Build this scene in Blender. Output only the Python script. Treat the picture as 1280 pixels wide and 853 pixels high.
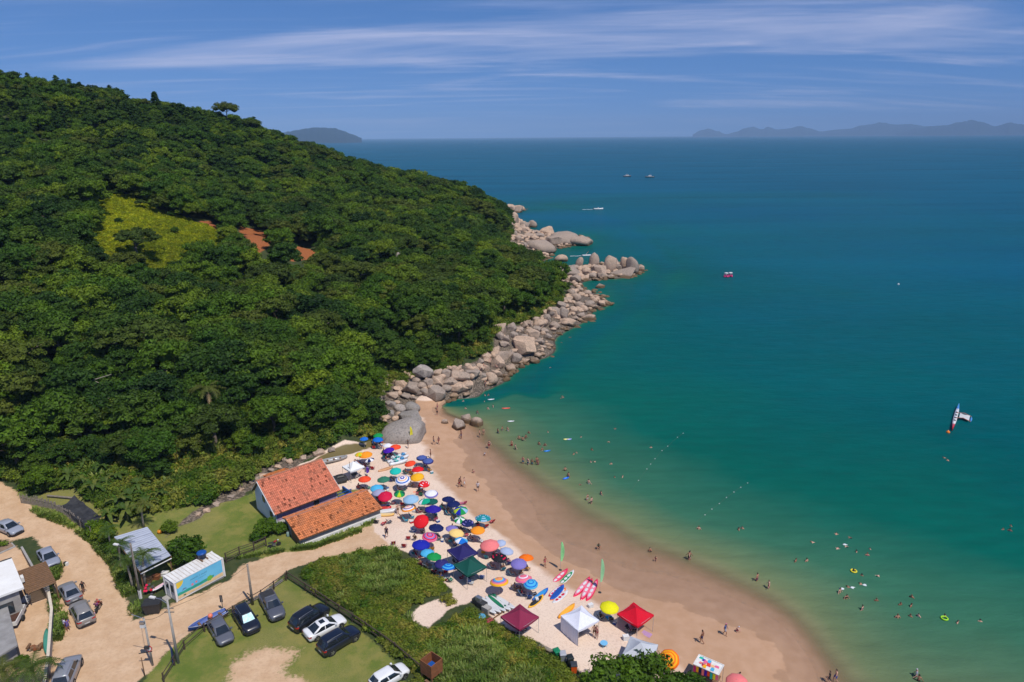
import bpy, bmesh, math, random
import numpy as np
from mathutils import Vector, Matrix, Euler
random.seed(7)
rng = np.random.default_rng(11)
for o in list(bpy.data.objects):
  bpy.data.objects.remove(o, do_unlink=True)
scene = bpy.context.scene
C = scene.collection
R = math.radians
# ------------------------------------------------------------------ camera
CAMZ = 55.0
PITCH, ROLL = 16.67,-0.45
W, H, F = 1280.0,853.0,853.3
CAMROT = (Matrix.Rotation(R(90 - PITCH),3, 'X') @ Matrix.Rotation(R(ROLL),3, 'Z'))
cam_data = bpy.data.cameras.new('camera')
cam_data.sensor_width = 36.0
cam_data.lens = 36.0 * F / W
cam_data.clip_start = 0.5
cam_data.clip_end = 200000.0
cam = bpy.data.objects.new('camera', cam_data)
cam.matrix_world = Matrix.Translation((0,0, CAMZ)) @ CAMROT.to_4x4()
C.objects.link(cam)
scene.camera = cam
# ------------------------------------------------------------------ world, sun, exposure
SUN_EL, SUN_AZ = 60.0,140.0          # azimuth clockwise from +Y
world = bpy.data.worlds.new('World')
scene.world = world
world.use_nodes = True
wn, wl = world.node_tree.nodes, world.node_tree.links
wn.clear()
wout = wn.new('ShaderNodeOutputWorld')
wbg = wn.new('ShaderNodeBackground')
wbg.inputs['Strength'].default_value = 0.105
sky = wn.new('ShaderNodeTexSky')
sky.sky_type = 'NISHITA'
sky.sun_disc = False
sky.sun_elevation = R(SUN_EL)
sky.sun_rotation = R(SUN_AZ)
sky.altitude = 50
sky.air_density = 1.0
sky.dust_density = 0.0
sky.ozone_density = 2.0
# look a little above the true horizon's white band, as the clear air of the photograph does
sv = wn.new('ShaderNodeTexCoord')
sm = wn.new('ShaderNodeVectorMath')
sm.operation = 'MULTIPLY_ADD'
sm.inputs[1].default_value = (1,1,0.85)
sm.inputs[2].default_value = (0,0,0.15)
wl.new(sv.outputs['Generated'], sm.inputs[0])
nm = wn.new('ShaderNodeVectorMath')
nm.operation = 'NORMALIZE'
wl.new(sm.outputs[0], nm.inputs[0])
wl.new(nm.outputs[0], sky.inputs['Vector'])
# thin cirrus: noise stretched along long streaks in the direction vector
tc = wn.new('ShaderNodeTexCoord')
sep = wn.new('ShaderNodeSeparateXYZ')
wl.new(tc.outputs['Generated'], sep.inputs[0])
def wmath(op, a, b=None, c=None):
  n = wn.new('ShaderNodeMath')
  n.operation = op
  for i, v in enumerate((a, b, c)):
    if v is None:
      continue
    if isinstance(v, (int, float)):
      n.inputs[i].default_value = v
    else:
      wl.new(v, n.inputs[i])
  return n.outputs[0]
zc = wmath('MAXIMUM', sep.outputs['Z'],0.0)
inv = wmath('DIVIDE', 1.0, wmath('ADD', zc, 0.09))
comb = wn.new('ShaderNodeCombineXYZ')
wl.new(wmath('MULTIPLY', sep.outputs['X'], inv), comb.inputs[0])
wl.new(wmath('MULTIPLY', sep.outputs['Y'], inv), comb.inputs[1])
def cirrus(scale, rot, stretch, lo, hi, loc=(0,0,0)):
  mp = wn.new('ShaderNodeMapping')
  mp.inputs['Location'].default_value = loc
  mp.inputs['Rotation'].default_value = (0,0, R(rot))
  mp.inputs['Scale'].default_value = stretch
  wl.new(comb.outputs[0], mp.inputs[0])
  n = wn.new('ShaderNodeTexNoise')
  n.inputs['Scale'].default_value = scale
  n.inputs['Detail'].default_value = 7
  n.inputs['Roughness'].default_value = 0.58
  n.inputs['Distortion'].default_value = 1.1
  wl.new(mp.outputs[0], n.inputs['Vector'])
  mr = wn.new('ShaderNodeMapRange')
  mr.interpolation_type = 'SMOOTHSTEP'
  mr.inputs['From Min'].default_value = lo
  mr.inputs['From Max'].default_value = hi
  wl.new(n.outputs['Fac'], mr.inputs['Value'])
  return mr.outputs[0]
c1 = cirrus(0.38,10,(0.5,1.7,1),0.49,0.80,(5.3,0.4,0))
c2 = cirrus(1.1,-9,(0.32,1.8,1),0.48,0.84,(2.7,8.2,0))
cl = wmath('MINIMUM', wmath('ADD', wmath('MULTIPLY', c1,0.95), wmath('MULTIPLY', c2,0.6)),0.85)
hs = wn.new('ShaderNodeHueSaturation')
hs.inputs['Hue'].default_value = 0.5
hs.inputs['Saturation'].default_value = 1.0
hs.inputs['Value'].default_value = 1.0
wl.new(sky.outputs[0], hs.inputs['Color'])
mixc = wn.new('ShaderNodeMix')
mixc.data_type = 'RGBA'
wl.new(cl, mixc.inputs['Factor'])
tint = wn.new('ShaderNodeMix')
tint.data_type = 'RGBA'
tint.blend_type = 'MULTIPLY'
tint.inputs['Factor'].default_value = 1.0
tint.inputs['B'].default_value = (0.36,0.63,1.0,1)
wl.new(hs.outputs[0], tint.inputs['A'])
wl.new(tint.outputs['Result'], mixc.inputs['A'])
mixc.inputs['B'].default_value = (5.2,5.5,7.6,1)
wl.new(mixc.outputs['Result'], wbg.inputs['Color'])
wl.new(wbg.outputs[0], wout.inputs['Surface'])
sun_data = bpy.data.lights.new('sun', 'SUN')
sun_data.energy = 4.0
sun_data.angle = R(0.53)
sun_data.color = (1.0,0.95,0.87)
sun = bpy.data.objects.new('sun', sun_data)
tosun = Vector((math.sin(R(SUN_AZ)) * math.cos(R(SUN_EL)), math.cos(R(SUN_AZ)) * math.cos(R(SUN_EL)), math.sin(R(SUN_EL))))
sun.rotation_euler = tosun.to_track_quat('Z', 'Y').to_euler()
sun.location = tosun * 200
C.objects.link(sun)
vs = scene.view_settings
vs.view_transform = 'Standard'
vs.look = 'None'
vs.exposure = 0.05
vs.gamma = 1.0
scene.render.engine = 'CYCLES'
scene.cycles.max_bounces = 5
scene.cycles.diffuse_bounces = 2
scene.cycles.glossy_bounces = 2
scene.cycles.transmission_bounces = 4
scene.cycles.transparent_max_bounces = 8
scene.cycles.volume_bounces = 0
scene.cycles.use_denoising = True
scene.cycles.caustics_reflective = False
scene.cycles.caustics_refractive = False
# ------------------------------------------------------------------ pixel rays (1280x853 photo pixels give directions only)
CR = np.array(CAMROT)
def ray(px, py):
  d = CR @ np.array([(px - W / 2) / F, -(py - H / 2) / F, -1.0])
  return d
def at_z(px, py, z=0.0):
  d = ray(px, py)
  t = (z - CAMZ) / d[2]
  return np.array([d[0] * t, d[1] * t, z])
def at_y(px, py, Y):
  d = ray(px, py)
  t = Y / d[1]
  return np.array([d[0] * t, Y, CAMZ + d[2] * t])
def proj(x, y, z):
  v = CR.T @ np.array([x, y, z - CAMZ])
  return W / 2 + F * v[0] / -v[2], H / 2 - F * v[1] / -v[2]
def ppm(p):
  """photo pixels per metre across the view at world point p"""
  v = CR.T @ np.array([p[0], p[1], p[2] - CAMZ])
  return F / -v[2]
# ------------------------------------------------------------------ material helpers
MATS = {}
def new_mat(name):
  m = bpy.data.materials.new(name)
  m.use_nodes = True
  nt = m.node_tree
  return m, nt, nt.nodes, nt.links, nt.nodes['Principled BSDF']
def rgba(c):
  return (c[0], c[1], c[2],1.0)
def srgb(r, g, b):
  f = lambda u: (u / 255 / 12.92) if u / 255 <= 0.04045 else ((u / 255 + 0.055) / 1.055) ** 2.4
  return (f(r), f(g), f(b))
def pm(name, c1, c2=None, scale=3.0, rough=0.7, bump=0.0, metal=0.0, spec=0.3, tint=False, coat=0.0, detail=4, bscale=None):
  """procedural paint-like material: noise between two colours, optional bump; tint multiplies by the object's own colour"""
  if name in MATS:
    return MATS[name]
  m, nt, N, L, b = new_mat(name)
  c2 = c2 or tuple(v * 0.8 for v in c1)
  t = N.new('ShaderNodeTexCoord')
  n = N.new('ShaderNodeTexNoise')
  n.inputs['Scale'].default_value = scale
  n.inputs['Detail'].default_value = detail
  L.new(t.outputs['Object'], n.inputs['Vector'])
  mx = N.new('ShaderNodeMix')
  mx.data_type = 'RGBA'
  mx.inputs['A'].default_value = rgba(c1)
  mx.inputs['B'].default_value = rgba(c2)
  mr = N.new('ShaderNodeMapRange')
  mr.inputs['From Min'].default_value = 0.32
  mr.inputs['From Max'].default_value = 0.68
  L.new(n.outputs['Fac'], mr.inputs['Value'])
  L.new(mr.outputs[0], mx.inputs['Factor'])
  col = mx.outputs['Result']
  if tint:
    oi = N.new('ShaderNodeObjectInfo')
    m2 = N.new('ShaderNodeMix')
    m2.data_type = 'RGBA'
    m2.blend_type = 'MULTIPLY'
    m2.inputs['Factor'].default_value = 1.0
    L.new(col, m2.inputs['A'])
    L.new(oi.outputs['Color'], m2.inputs['B'])
    col = m2.outputs['Result']
  L.new(col, b.inputs['Base Color'])
  b.inputs['Roughness'].default_value = rough
  b.inputs['Metallic'].default_value = metal
  b.inputs['Specular IOR Level'].default_value = spec
  b.inputs['Coat Weight'].default_value = coat
  if bump:
    bp = N.new('ShaderNodeBump')
    bp.inputs['Strength'].default_value = bump
    bp.inputs['Distance'].default_value = 0.05
    n2 = N.new('ShaderNodeTexNoise')
    n2.inputs['Scale'].default_value = bscale or scale * 4
    n2.inputs['Detail'].default_value = 5
    L.new(t.outputs['Object'], n2.inputs['Vector'])
    L.new(n2.outputs['Fac'], bp.inputs['Height'])
    L.new(bp.outputs[0], b.inputs['Normal'])
  MATS[name] = m
  return m
# ------------------------------------------------------------------ object helpers
def tag(o, label=None, cat=None, group=None, kind=None):
  if label:
    o['label'] = label
  if cat:
    o['category'] = cat
  if group:
    o['group'] = group
  if kind:
    o['kind'] = kind
  return o
def link(o, parent=None):
  C.objects.link(o)
  if parent is not None:
    o.parent = parent
  return o
def empty(name, loc=(0,0,0), rz=0.0):
  o = bpy.data.objects.new(name, None)
  o.empty_display_size = 0.3
  o.location = loc
  o.rotation_euler = (0,0, rz)
  return link(o)
def mesh_obj(name, me, parent=None, mats=None, loc=(0,0,0)):
  o = bpy.data.objects.new(name, me)
  o.location = loc
  if mats:
    if not isinstance(mats, (list, tuple)):
      mats = [mats]
    for m in mats:
      me.materials.append(m)
  return link(o, parent)
class MB:
  """mesh builder"""
  def __init__(self):
    self.v, self.f, self.mi = [],[],[]
  def add(self, vs_, fs, mi=0):
    k = len(self.v)
    self.v += [tuple(p) for p in vs_]
    for f in fs:
      self.f.append(tuple(i + k for i in f))
      self.mi.append(mi)
    return self
  def box(self, x0, x1, y0, y1, z0, z1, mi=0):
    return self.add([(x0, y0, z0),(x1, y0, z0),(x1, y1, z0),(x0, y1, z0),(x0, y0, z1),(x1, y0, z1),(x1, y1, z1),(x0, y1, z1)],
            [(3,2,1,0),(4,5,6,7),(0,1,5,4),(1,2,6,5),(2,3,7,6),(3,0,4,7)], mi)
  def tube(self, pts, r, n=8, mi=0, cap=True):
    pts = [Vector(p) for p in pts]
    rs = r if isinstance(r, (list, tuple)) else [r] * len(pts)
    rings = []
    vs_ = []
    for i, p in enumerate(pts):
      a = pts[max(0, i - 1)]
      b_ = pts[min(len(pts) - 1, i + 1)]
      d = (b_ - a).normalized()
      u = d.orthogonal().normalized() if abs(d.z) > 0.95 else Vector((0,0,1)).cross(d).normalized()
      w = d.cross(u)
      for k in range(n):
        t = 2 * math.pi * k / n
        vs_.append(p + (u * math.cos(t) + w * math.sin(t)) * rs[i])
    fs = []
    for i in range(len(pts) - 1):
      for k in range(n):
        a, b_ = i * n + k, i * n + (k + 1) % n
        fs.append((a, b_, b_ + n, a + n))
    if cap:
      fs.append(tuple(reversed(range(n))))
      m_ = (len(pts) - 1) * n
      fs.append(tuple(range(m_, m_ + n)))
    return self.add(vs_, fs, mi)
  def lathe(self, prof, n=16, mi=0, c=(0,0,0)):
    """prof = [(r, z)...] about z"""
    vs_ = []
    for r_, z_ in prof:
      for k in range(n):
        t = 2 * math.pi * k / n
        vs_.append((c[0] + r_ * math.cos(t), c[1] + r_ * math.sin(t), c[2] + z_))
    fs = []
    for i in range(len(prof) - 1):
      for k in range(n):
        a, b_ = i * n + k, i * n + (k + 1) % n
        fs.append((a, b_, b_ + n, a + n))
    fs.append(tuple(reversed(range(n))))
    m_ = (len(prof) - 1) * n
    fs.append(tuple(range(m_, m_ + n)))
    return self.add(vs_, fs, mi)
  def mesh(self, name='mesh', smooth=False):
    me = bpy.data.meshes.new(name)
    me.from_pydata(self.v, [], self.f)
    if any(self.mi):
      me.polygons.foreach_set('material_index', self.mi)
    if smooth:
      me.polygons.foreach_set('use_smooth', [True] * len(me.polygons))
    me.update()
    return me
  def obj(self, name, mats=None, parent=None, smooth=False, loc=(0,0,0)):
    return mesh_obj(name, self.mesh(name, smooth), parent, mats, loc)
def copy_tree(o, parent=None):
  c = o.copy()
  C.objects.link(c)
  c.parent = parent
  for ch in CH.get(o.name, ()):
    copy_tree(ch, c)
  return c
CH = {}
def remember(o):
  """note a prototype's children so copies are quick"""
  CH[o.name] = list(o.children)
  for ch in o.children:
    remember(ch)
  return o
def loft(rings, closed=True, cap=True):
  """rings: list of equal-length point lists -> verts, faces"""
  n = len(rings[0])
  vs_ = [p for r_ in rings for p in r_]
  fs = []
  for i in range(len(rings) - 1):
    for k in range(n if closed else n - 1):
      a, b_ = i * n + k, i * n + (k + 1) % n
      fs.append((a, b_, b_ + n, a + n))
  if cap:
    fs.append(tuple(reversed(range(n))))
    m_ = (len(rings) - 1) * n
    fs.append(tuple(range(m_, m_ + n)))
  return vs_, fs
# ------------------------------------------------------------------ terrain heights
# control points: (px, py, z) = ground seen at that pixel at height z; (px, py, Y, canopy) = canopy seen at forward distance Y
CP = []
for px, py, z in [
  # flat ground by the road, car park, houses
  (-200,620,5.0),(0,640,4.2),(0,760,3.2),(0,900,3.0),(100,800,3.0),(100,700,3.3),(170,780,2.9),(250,850,2.8),(350,800,2.7),(450,850,2.7),
  (300,730,2.7),(420,690,2.4),(230,700,2.8),(270,660,2.6),(330,690,2.5),(370,640,2.4),(430,640,2.2),(440,590,2.1),(460,760,2.8),(530,800,2.8),(520,720,2.6),
  (620,820,2.6),(560,880,2.8),(700,880,2.4),(100,950,3.0),(400,950,2.7),(-300,800,4.0),(600,960,2.5),(160,650,3.6),(60,600,4.6),
  # dry sand
  (480,600,1.9),(500,660,2.1),(540,620,1.7),(560,680,2.0),(600,720,1.9),(640,780,2.1),(700,800,2.0),(760,840,1.9),(460,560,1.8),(490,560,1.7),(650,740,1.8),(720,770,1.8),(820,900,1.8),
  # dry / damp edge
  (532,560,1.25),(540,600,1.25),(590,645,1.25),(632,672,1.25),(680,715,1.25),(730,745,1.25),(815,800,1.25),(850,850,1.25),(525,525,1.3),(900,920,1.25),
  # upper swash line
  (548,520,0.6),(570,560,0.5),(605,600,0.45),(625,625,0.42),(655,662,0.42),(690,688,0.42),(770,733,0.42),(840,748,0.42),(902,771,0.42),(945,783,0.42),(974,804,0.42),(988,840,0.42),(1005,900,0.42),
  # water line
  (565,500,0.0),(586,528,0.0),(619,564,0.0),(656,596,0.0),(702,627,0.0),(757,662,0.0),(832,698,0.0),(885,720,0.0),(938,744,0.0),(982,770,0.0),(1014,806,0.0),(1042,848,0.0),(1075,905,0.0),
  # shallows
  (640,545,-0.7),(700,585,-0.75),(760,625,-0.8),(850,670,-0.8),(950,700,-0.85),(1050,750,-0.85),(1150,835,-0.8),(1085,840,-0.42),(610,500,-0.7),
  (700,520,-1.6),(800,580,-1.7),(950,640,-1.7),(1150,730,-1.5),(1280,800,-1.3),
  (780,490,-2.8),(900,540,-3.0),(1100,620,-3.0),(1280,690,-2.8),
  (850,430,-4.5),(1050,480,-5.0),(1280,540,-5.0),(950,370,-6.0),(1280,420,-7.0),(900,310,-7.0),(1150,310,-9),(850,260,-8),(1280,280,-10),(720,225,-9),(1000,230,-10),
  # rocky shore, water side
  (605,492,-0.3),(640,478,-0.3),(672,455,-0.4),(700,430,-0.4),(730,408,-0.4),(768,384,-0.4),(755,366,-0.3),(748,356,-0.8),(808,345,-0.5),(800,332,-0.5),(740,330,-0.8),(690,328,-0.6),(672,332,-0.4),(700,314,-0.5),(742,304,-0.4),(720,294,-0.6),(662,284,-0.6),(652,266,-1),
  (750,345,0.8),(790,337,0.8),(720,342,1.2),(700,304,1.0),(680,308,1.0),(770,420,-3),(800,395,-3.5),(850,345,-4),(790,300,-4.5),
  (700,470,-2.2),(640,515,-1.0),(720,365,0.6),(735,385,0.6),
  # rocky shore, land side
  (500,515,1.6),(490,470,3.0),(540,470,2.4),(580,462,2.8),(620,440,2.8),(650,415,3.2),(690,392,3.0),(715,370,2.6),(660,300,3.2),(648,285,6.0),(640,325,3.0),(690,345,2.4),(520,495,1.6),(470,520,2.6),
  # foot of the hill
  (450,540,2.8),(400,560,3.0),(330,590,3.2),(280,625,3.2),(200,630,4.0),(100,600,5.0),(200,590,5.0),(300,560,4.6)]:
  CP.append(at_z(px, py, z))
for px, py, Y, h in [
  (0,500,88,4),(0,430,99,5),(0,330,127,6),(0,260,157,6),(0,190,203,6),(0,92,268,6),
  (120,500,92,4),(150,430,104,5),(150,330,138,5),(150,285,155,2),(150,240,178,4),(150,180,232,6),(150,118,288,6),
  (220,290,165,2),(80,104,275,6),(230,136,302,6),
  (-250,470,85,5),(-250,330,125,6),(-250,180,190,6),(-250,70,240,6),(-500,300,110,6),(-500,80,190,6),
  (260,520,87,5),(300,470,97,5),(300,400,119,5),(300,345,146,4),(320,300,182,1),(310,275,196,4),(300,220,258,6),(300,150,318,6),
  (420,500,93,5),(430,440,111,6),(440,390,131,6),(450,330,168,6),(450,270,224,6),(450,209,312,6),(380,183,320,6),
  (530,440,116,6),(560,395,135,6),(560,340,170,6),(560,290,220,6),(560,231,308,6),(505,222,310,6),
  (640,385,143,6),(640,345,174,6),(615,300,236,6),(610,248,306,6),(690,352,178,5),(625,270,285,6),(585,430,121,5)]:
  Y = Y * 1.2
  p = at_y(px, py, Y)
  p[2] -= h * 1.15
  CP.append(p)
  if py < 250 and Y > 314:      # beyond the crest the land falls to the sea on the far side
    for dY, zz in ((84,0.62),(168,0.12),(228,-0.15)):
      CP.append(np.array([p[0] * (1 + dY / 1080), p[1] + dY, p[2] * zz - (4 if zz < 0.1 else 0)]))
for x, y, z in [(20,345,-4),(60,330,-6),(150,420,-12),(0,420,-8),(-120,560,-10),(-350,560,-8),(-420,300,70),(-420,120,30),(-260,60,8),(-120,20,4),(0,15,2.6),(90,20,-3),(200,100,-8),(200,250,-12),(240,20,-9),(-420,430,40),(60,20,-1.5),(30,35,1.6)]:
  CP.append(np.array([x * 1.2, y * 1.2, z * (1.2 if z > 3 else 1)], float))
CP = np.array(CP)
# merge near-coincident control points
keep = []
for i in range(len(CP)):
  if all(np.hypot(*(CP[i, :2] - CP[j, :2])) > 1.2 for j in keep):
    keep.append(i)
CP = CP[keep]
def tps_k(r2):
  return np.where(r2 > 1e-9, r2 * np.log(np.maximum(r2,1e-9)),0.0)
S0 = 100.0
P2 = CP[:, :2] / S0
n_ = len(P2)
D2 = ((P2[:, None] - P2[None]) ** 2).sum(-1)
A = np.zeros((n_ + 3, n_ + 3))
A[:n_, :n_] = tps_k(D2) + np.eye(n_) * 2e-4
A[:n_, n_] = 1
A[:n_, n_ + 1:] = P2
A[n_:, :n_] = A[:n_, n_:].T
sol = np.linalg.solve(A, np.concatenate([CP[:, 2], np.zeros(3)]))
def tps(x, y):
  x = np.asarray(x, float).ravel() / S0
  y = np.asarray(y, float).ravel() / S0
  out = np.empty_like(x)
  for s in range(0, len(x),20000):
    xs_, ys_ = x[s:s + 20000], y[s:s + 20000]
    r2 = (xs_[:, None] - P2[None, :, 0]) ** 2 + (ys_[:, None] - P2[None, :, 1]) ** 2
    out[s:s + 20000] = tps_k(r2) @ sol[:n_] + sol[n_] + sol[n_ + 1] * xs_ + sol[n_ + 2] * ys_
  return out
def vnoise(x, y, seed=0):
  """cheap smooth value noise, numpy"""
  xi, yi = np.floor(x).astype(np.int64), np.floor(y).astype(np.int64)
  fx, fy = x - xi, y - yi
  fx, fy = fx * fx * (3 - 2 * fx), fy * fy * (3 - 2 * fy)
  def h(a, b):
    n = (a * 374761393 + b * 668265263 + seed * 144665) & 0x7fffffff
    n = ((n ^ (n >> 13)) * 1274126177) & 0x7fffffff
    return ((n ^ (n >> 16)) & 0xffff) / 65535.0
  return (h(xi, yi) * (1 - fx) + h(xi + 1, yi) * fx) * (1 - fy) + (h(xi, yi + 1) * (1 - fx) + h(xi + 1, yi + 1) * fx) * fy
def fbm(x, y, seed=0, o=4):
  s, a, t = 0,0.5,0
  for i in range(o):
    s = s + a * vnoise(x * 2 ** i, y * 2 ** i, seed + i)
    t += a
    a *= 0.5
  return s / t
def axis(segs):
  out = []
  for a, b, d in segs:
    out += list(np.arange(a, b - 1e-6, d))
  out.append(segs[-1][1])
  return np.array(out)
XS = axis([(-504,-180,4),(-180,-92,2),(-92,84,0.55),(84,132,2),(132,312,6)])
YS = axis([(14,48,2),(48,158,0.55),(158,396,2),(396,672,5)])
GX, GY = np.meshgrid(XS, YS)
GZ = tps(GX, GY).reshape(GX.shape)
GZ = GZ - .17 * np.clip((.6 - GZ) / .45,0,1) * np.clip((GZ + 3) / 2,0,1) * (GY < 140)
hillw = np.clip((GZ - 4.5) / 6,0,1)
GZ = GZ + hillw * (fbm(GX / 14, GY / 14,3) - 0.5) * 3.0 + (fbm(GX / 3.0, GY / 3.0,9) - 0.5) * 0.10 * np.clip((GZ - 0.2) * 2,0,1)
def ground(x, y, G=None):
  GZ_ = GZ if G is None else G
  x, y = np.asarray(x, float), np.asarray(y, float)
  i = np.clip(np.searchsorted(XS, x) - 1,0, len(XS) - 2)
  j = np.clip(np.searchsorted(YS, y) - 1,0, len(YS) - 2)
  fx = np.clip((x - XS[i]) / (XS[i + 1] - XS[i]),0,1)
  fy = np.clip((y - YS[j]) / (YS[j + 1] - YS[j]),0,1)
  return (GZ_[j, i] * (1 - fx) + GZ_[j, i + 1] * fx) * (1 - fy) + (GZ_[j + 1, i] * (1 - fx) + GZ_[j + 1, i + 1] * fx) * fy
def hit(px, py, dz=0.0):
  """first meeting of the pixel's ray with the ground raised by dz"""
  d = ray(px, py)
  d = d / d[1]
  Y = np.arange(18.0,580.0,0.25)
  z = CAMZ + d[2] * Y
  g = ground(d[0] * Y, Y) + dz
  k = np.argmax(z <= g)
  if z[k] > g[k]:
    return at_z(px, py, dz)
  k = max(k, 1)
  a, b = z[k - 1] - g[k - 1], z[k] - g[k]
  t = a / (a - b) if a != b else 0
  Yh = Y[k - 1] + 0.25 * t
  return np.array([d[0] * Yh, Yh, CAMZ + d[2] * Yh - dz])
def poly(pts, dz=0.0):
  return np.array([hit(px, py, dz)[:2] for px, py in pts])
def sdist(P, x, y):
  """signed distance to polygon P (positive inside)"""
  x, y = np.asarray(x, float), np.asarray(y, float)
  d = np.full(x.shape, 1e9)
  ins = np.zeros(x.shape, bool)
  m = len(P)
  for i in range(m):
    (ax, ay),(bx, by) = P[i], P[(i + 1) % m]
    ex, ey = bx - ax, by - ay
    t = np.clip(((x - ax) * ex + (y - ay) * ey) / (ex * ex + ey * ey + 1e-12),0,1)
    d = np.minimum(d, np.hypot(x - ax - t * ex, y - ay - t * ey))
    c = ((ay > y) != (by > y)) & (x < (bx - ax) * (y - ay) / (by - ay + 1e-12) + ax)
    ins ^= c
  return np.where(ins, d, -d)
YPX = [(120,242),(150,244),(168,254),(196,266),(226,274),(252,284),(262,296),(242,312),(228,332),(214,347),(196,334),(168,312),(114,320),(110,294),(126,286),(116,262)]
RPX = [[(250,275),(262,273),(277,286),(279,295),(260,293)],[(298,281),(312,285),(331,289),(340,302),(330,313),(318,323),(312,306),(301,293)],[(360,316),(372,307),(388,311),(398,318),(388,324),(364,326)]]
POLY = {
  'rocks': poly([(478,540),(470,515),(474,490),(482,474),(530,468),(585,456),(615,434),(628,406),(668,400),(704,380),(712,364),(704,352),(684,350),(668,338),(640,326),(634,316),(640,300),(640,284),(632,262),(664,256),(770,292),(830,340),(780,388),(720,428),(650,492),(600,506),(520,498),(510,540)]),
  'houses': poly([(310,620),(340,588),(410,572),(455,560),(500,600),(480,690),(340,705),(300,690),(150,740),(120,700),(130,650),(190,640)]),
  'dirt': poly([(-60,590),(0,603),(22,615),(45,640),(90,662),(118,683),(140,710),(152,742),(166,775),(185,772),(215,757),(285,724),(300,707),(352,690),(380,688),(420,672),(470,655),(482,660),(492,685),(450,688),(405,697),(370,710),(356,717),(325,742),(285,764),(238,790),(207,815),(165,860),(150,960),(60,960),(63,835),(70,775),(66,740),(74,705),(60,690),(40,672),(0,676),(-60,680)]),
  'yard': poly([(-60,680),(0,676),(30,690),(55,745),(62,775),(60,835),(55,960),(-80,960)]),
  'sand': poly([(345,588),(400,568),(440,552),(474,548),(490,545),(505,520),(492,508),(505,497),(540,490),(600,492),(640,480),(900,560),(1400,700),(1400,1000),(760,1000),(735,845),(700,822),(672,803),(640,790),(610,768),(598,752),(560,762),(536,788),(508,773),(528,757),(566,743),(566,738),(545,718),(510,692),(488,682),(470,664),(462,655),(474,640),(455,612),(424,612),(400,585)]),
  'lawn': poly([(196,672),(240,648),(300,625),(322,615),(335,645),(340,668),(350,690),(320,686),(290,697),(275,692),(240,690)]),
  'park': poly([(165,870),(207,817),(238,792),(287,766),(325,744),(357,720),(400,752),(450,790),(505,838),(540,960),(150,960)]),
  'rough': poly([(362,715),(405,699),(450,690),(488,684),(510,694),(543,718),(568,736),(568,742),(528,756),(508,772),(536,788),(566,770),(600,758),(608,769),(640,792),(672,805),(698,824),(730,850),(740,960),(540,960),(505,836),(450,788),(400,750)]),
  'yellow': poly(YPX, 0.6),
  'garden': poly([(0,612),(24,612),(40,622),(60,614),(95,612),(132,640),(136,660),(150,700),(115,685),(80,655),(40,645)]),
  'red1': poly(RPX[0],0.2),
  'red2': poly(RPX[1],0.2),
  'red3': poly(RPX[2],0.2),
  'patch': poly([(285,835),(310,815),(345,808),(372,815),(362,835),(395,850),(420,870),(300,900),(280,860)]),
  'stream': poly([(318,606),(345,592),(395,572),(440,556),(470,546),(478,552),(440,566),(400,580),(350,598),(330,606)]),
  'bank': poly([(205,672),(240,640),(300,605),(335,580),(400,562),(400,566),(340,592),(318,612),(300,622),(240,650)]),
}
MASKD = {k: sdist(p, GX, GY) for k, p in POLY.items()}
wob = (fbm(GX / 2.2, GY / 2.2,21) - 0.5) * 2.2 + (fbm(GX / 0.7, GY / 0.7,31) - 0.5) * 0.8
def soft(k, w=0.5, wb=0.5):
  return np.clip(0.5 + (MASKD[k] + wob * wb) / (2 * w),0,1)
m_sand, m_dirt = soft('sand', 0.5,0.4), np.maximum(soft('dirt', 0.6,0.55), soft('yard', 0.6,0.3))
m_lawn = np.maximum.reduce([soft('lawn', 0.5,0.4), soft('park', 0.5,0.35), soft('houses', .6,.6), soft('garden', .6,.6)])
m_patch = soft('patch', 1.6,1.4)
m_red = np.maximum.reduce([soft('red1', 1,.8), soft('red2', 1,.8), soft('red3', 1,.8)])
m_stream = soft('stream', 0.6,0.5)
m_bank = np.maximum(soft('bank', 0.6,1.0), soft('rocks', 1.0,0.8))
m_dirt = np.maximum(m_dirt, m_patch * 0.75)
m_sand = np.where((GZ < 0.9) & (m_bank < .5),1.0, m_sand)
m_sand = np.where((GY > 180) & (GZ > 0.2),0.0, m_sand)
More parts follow.
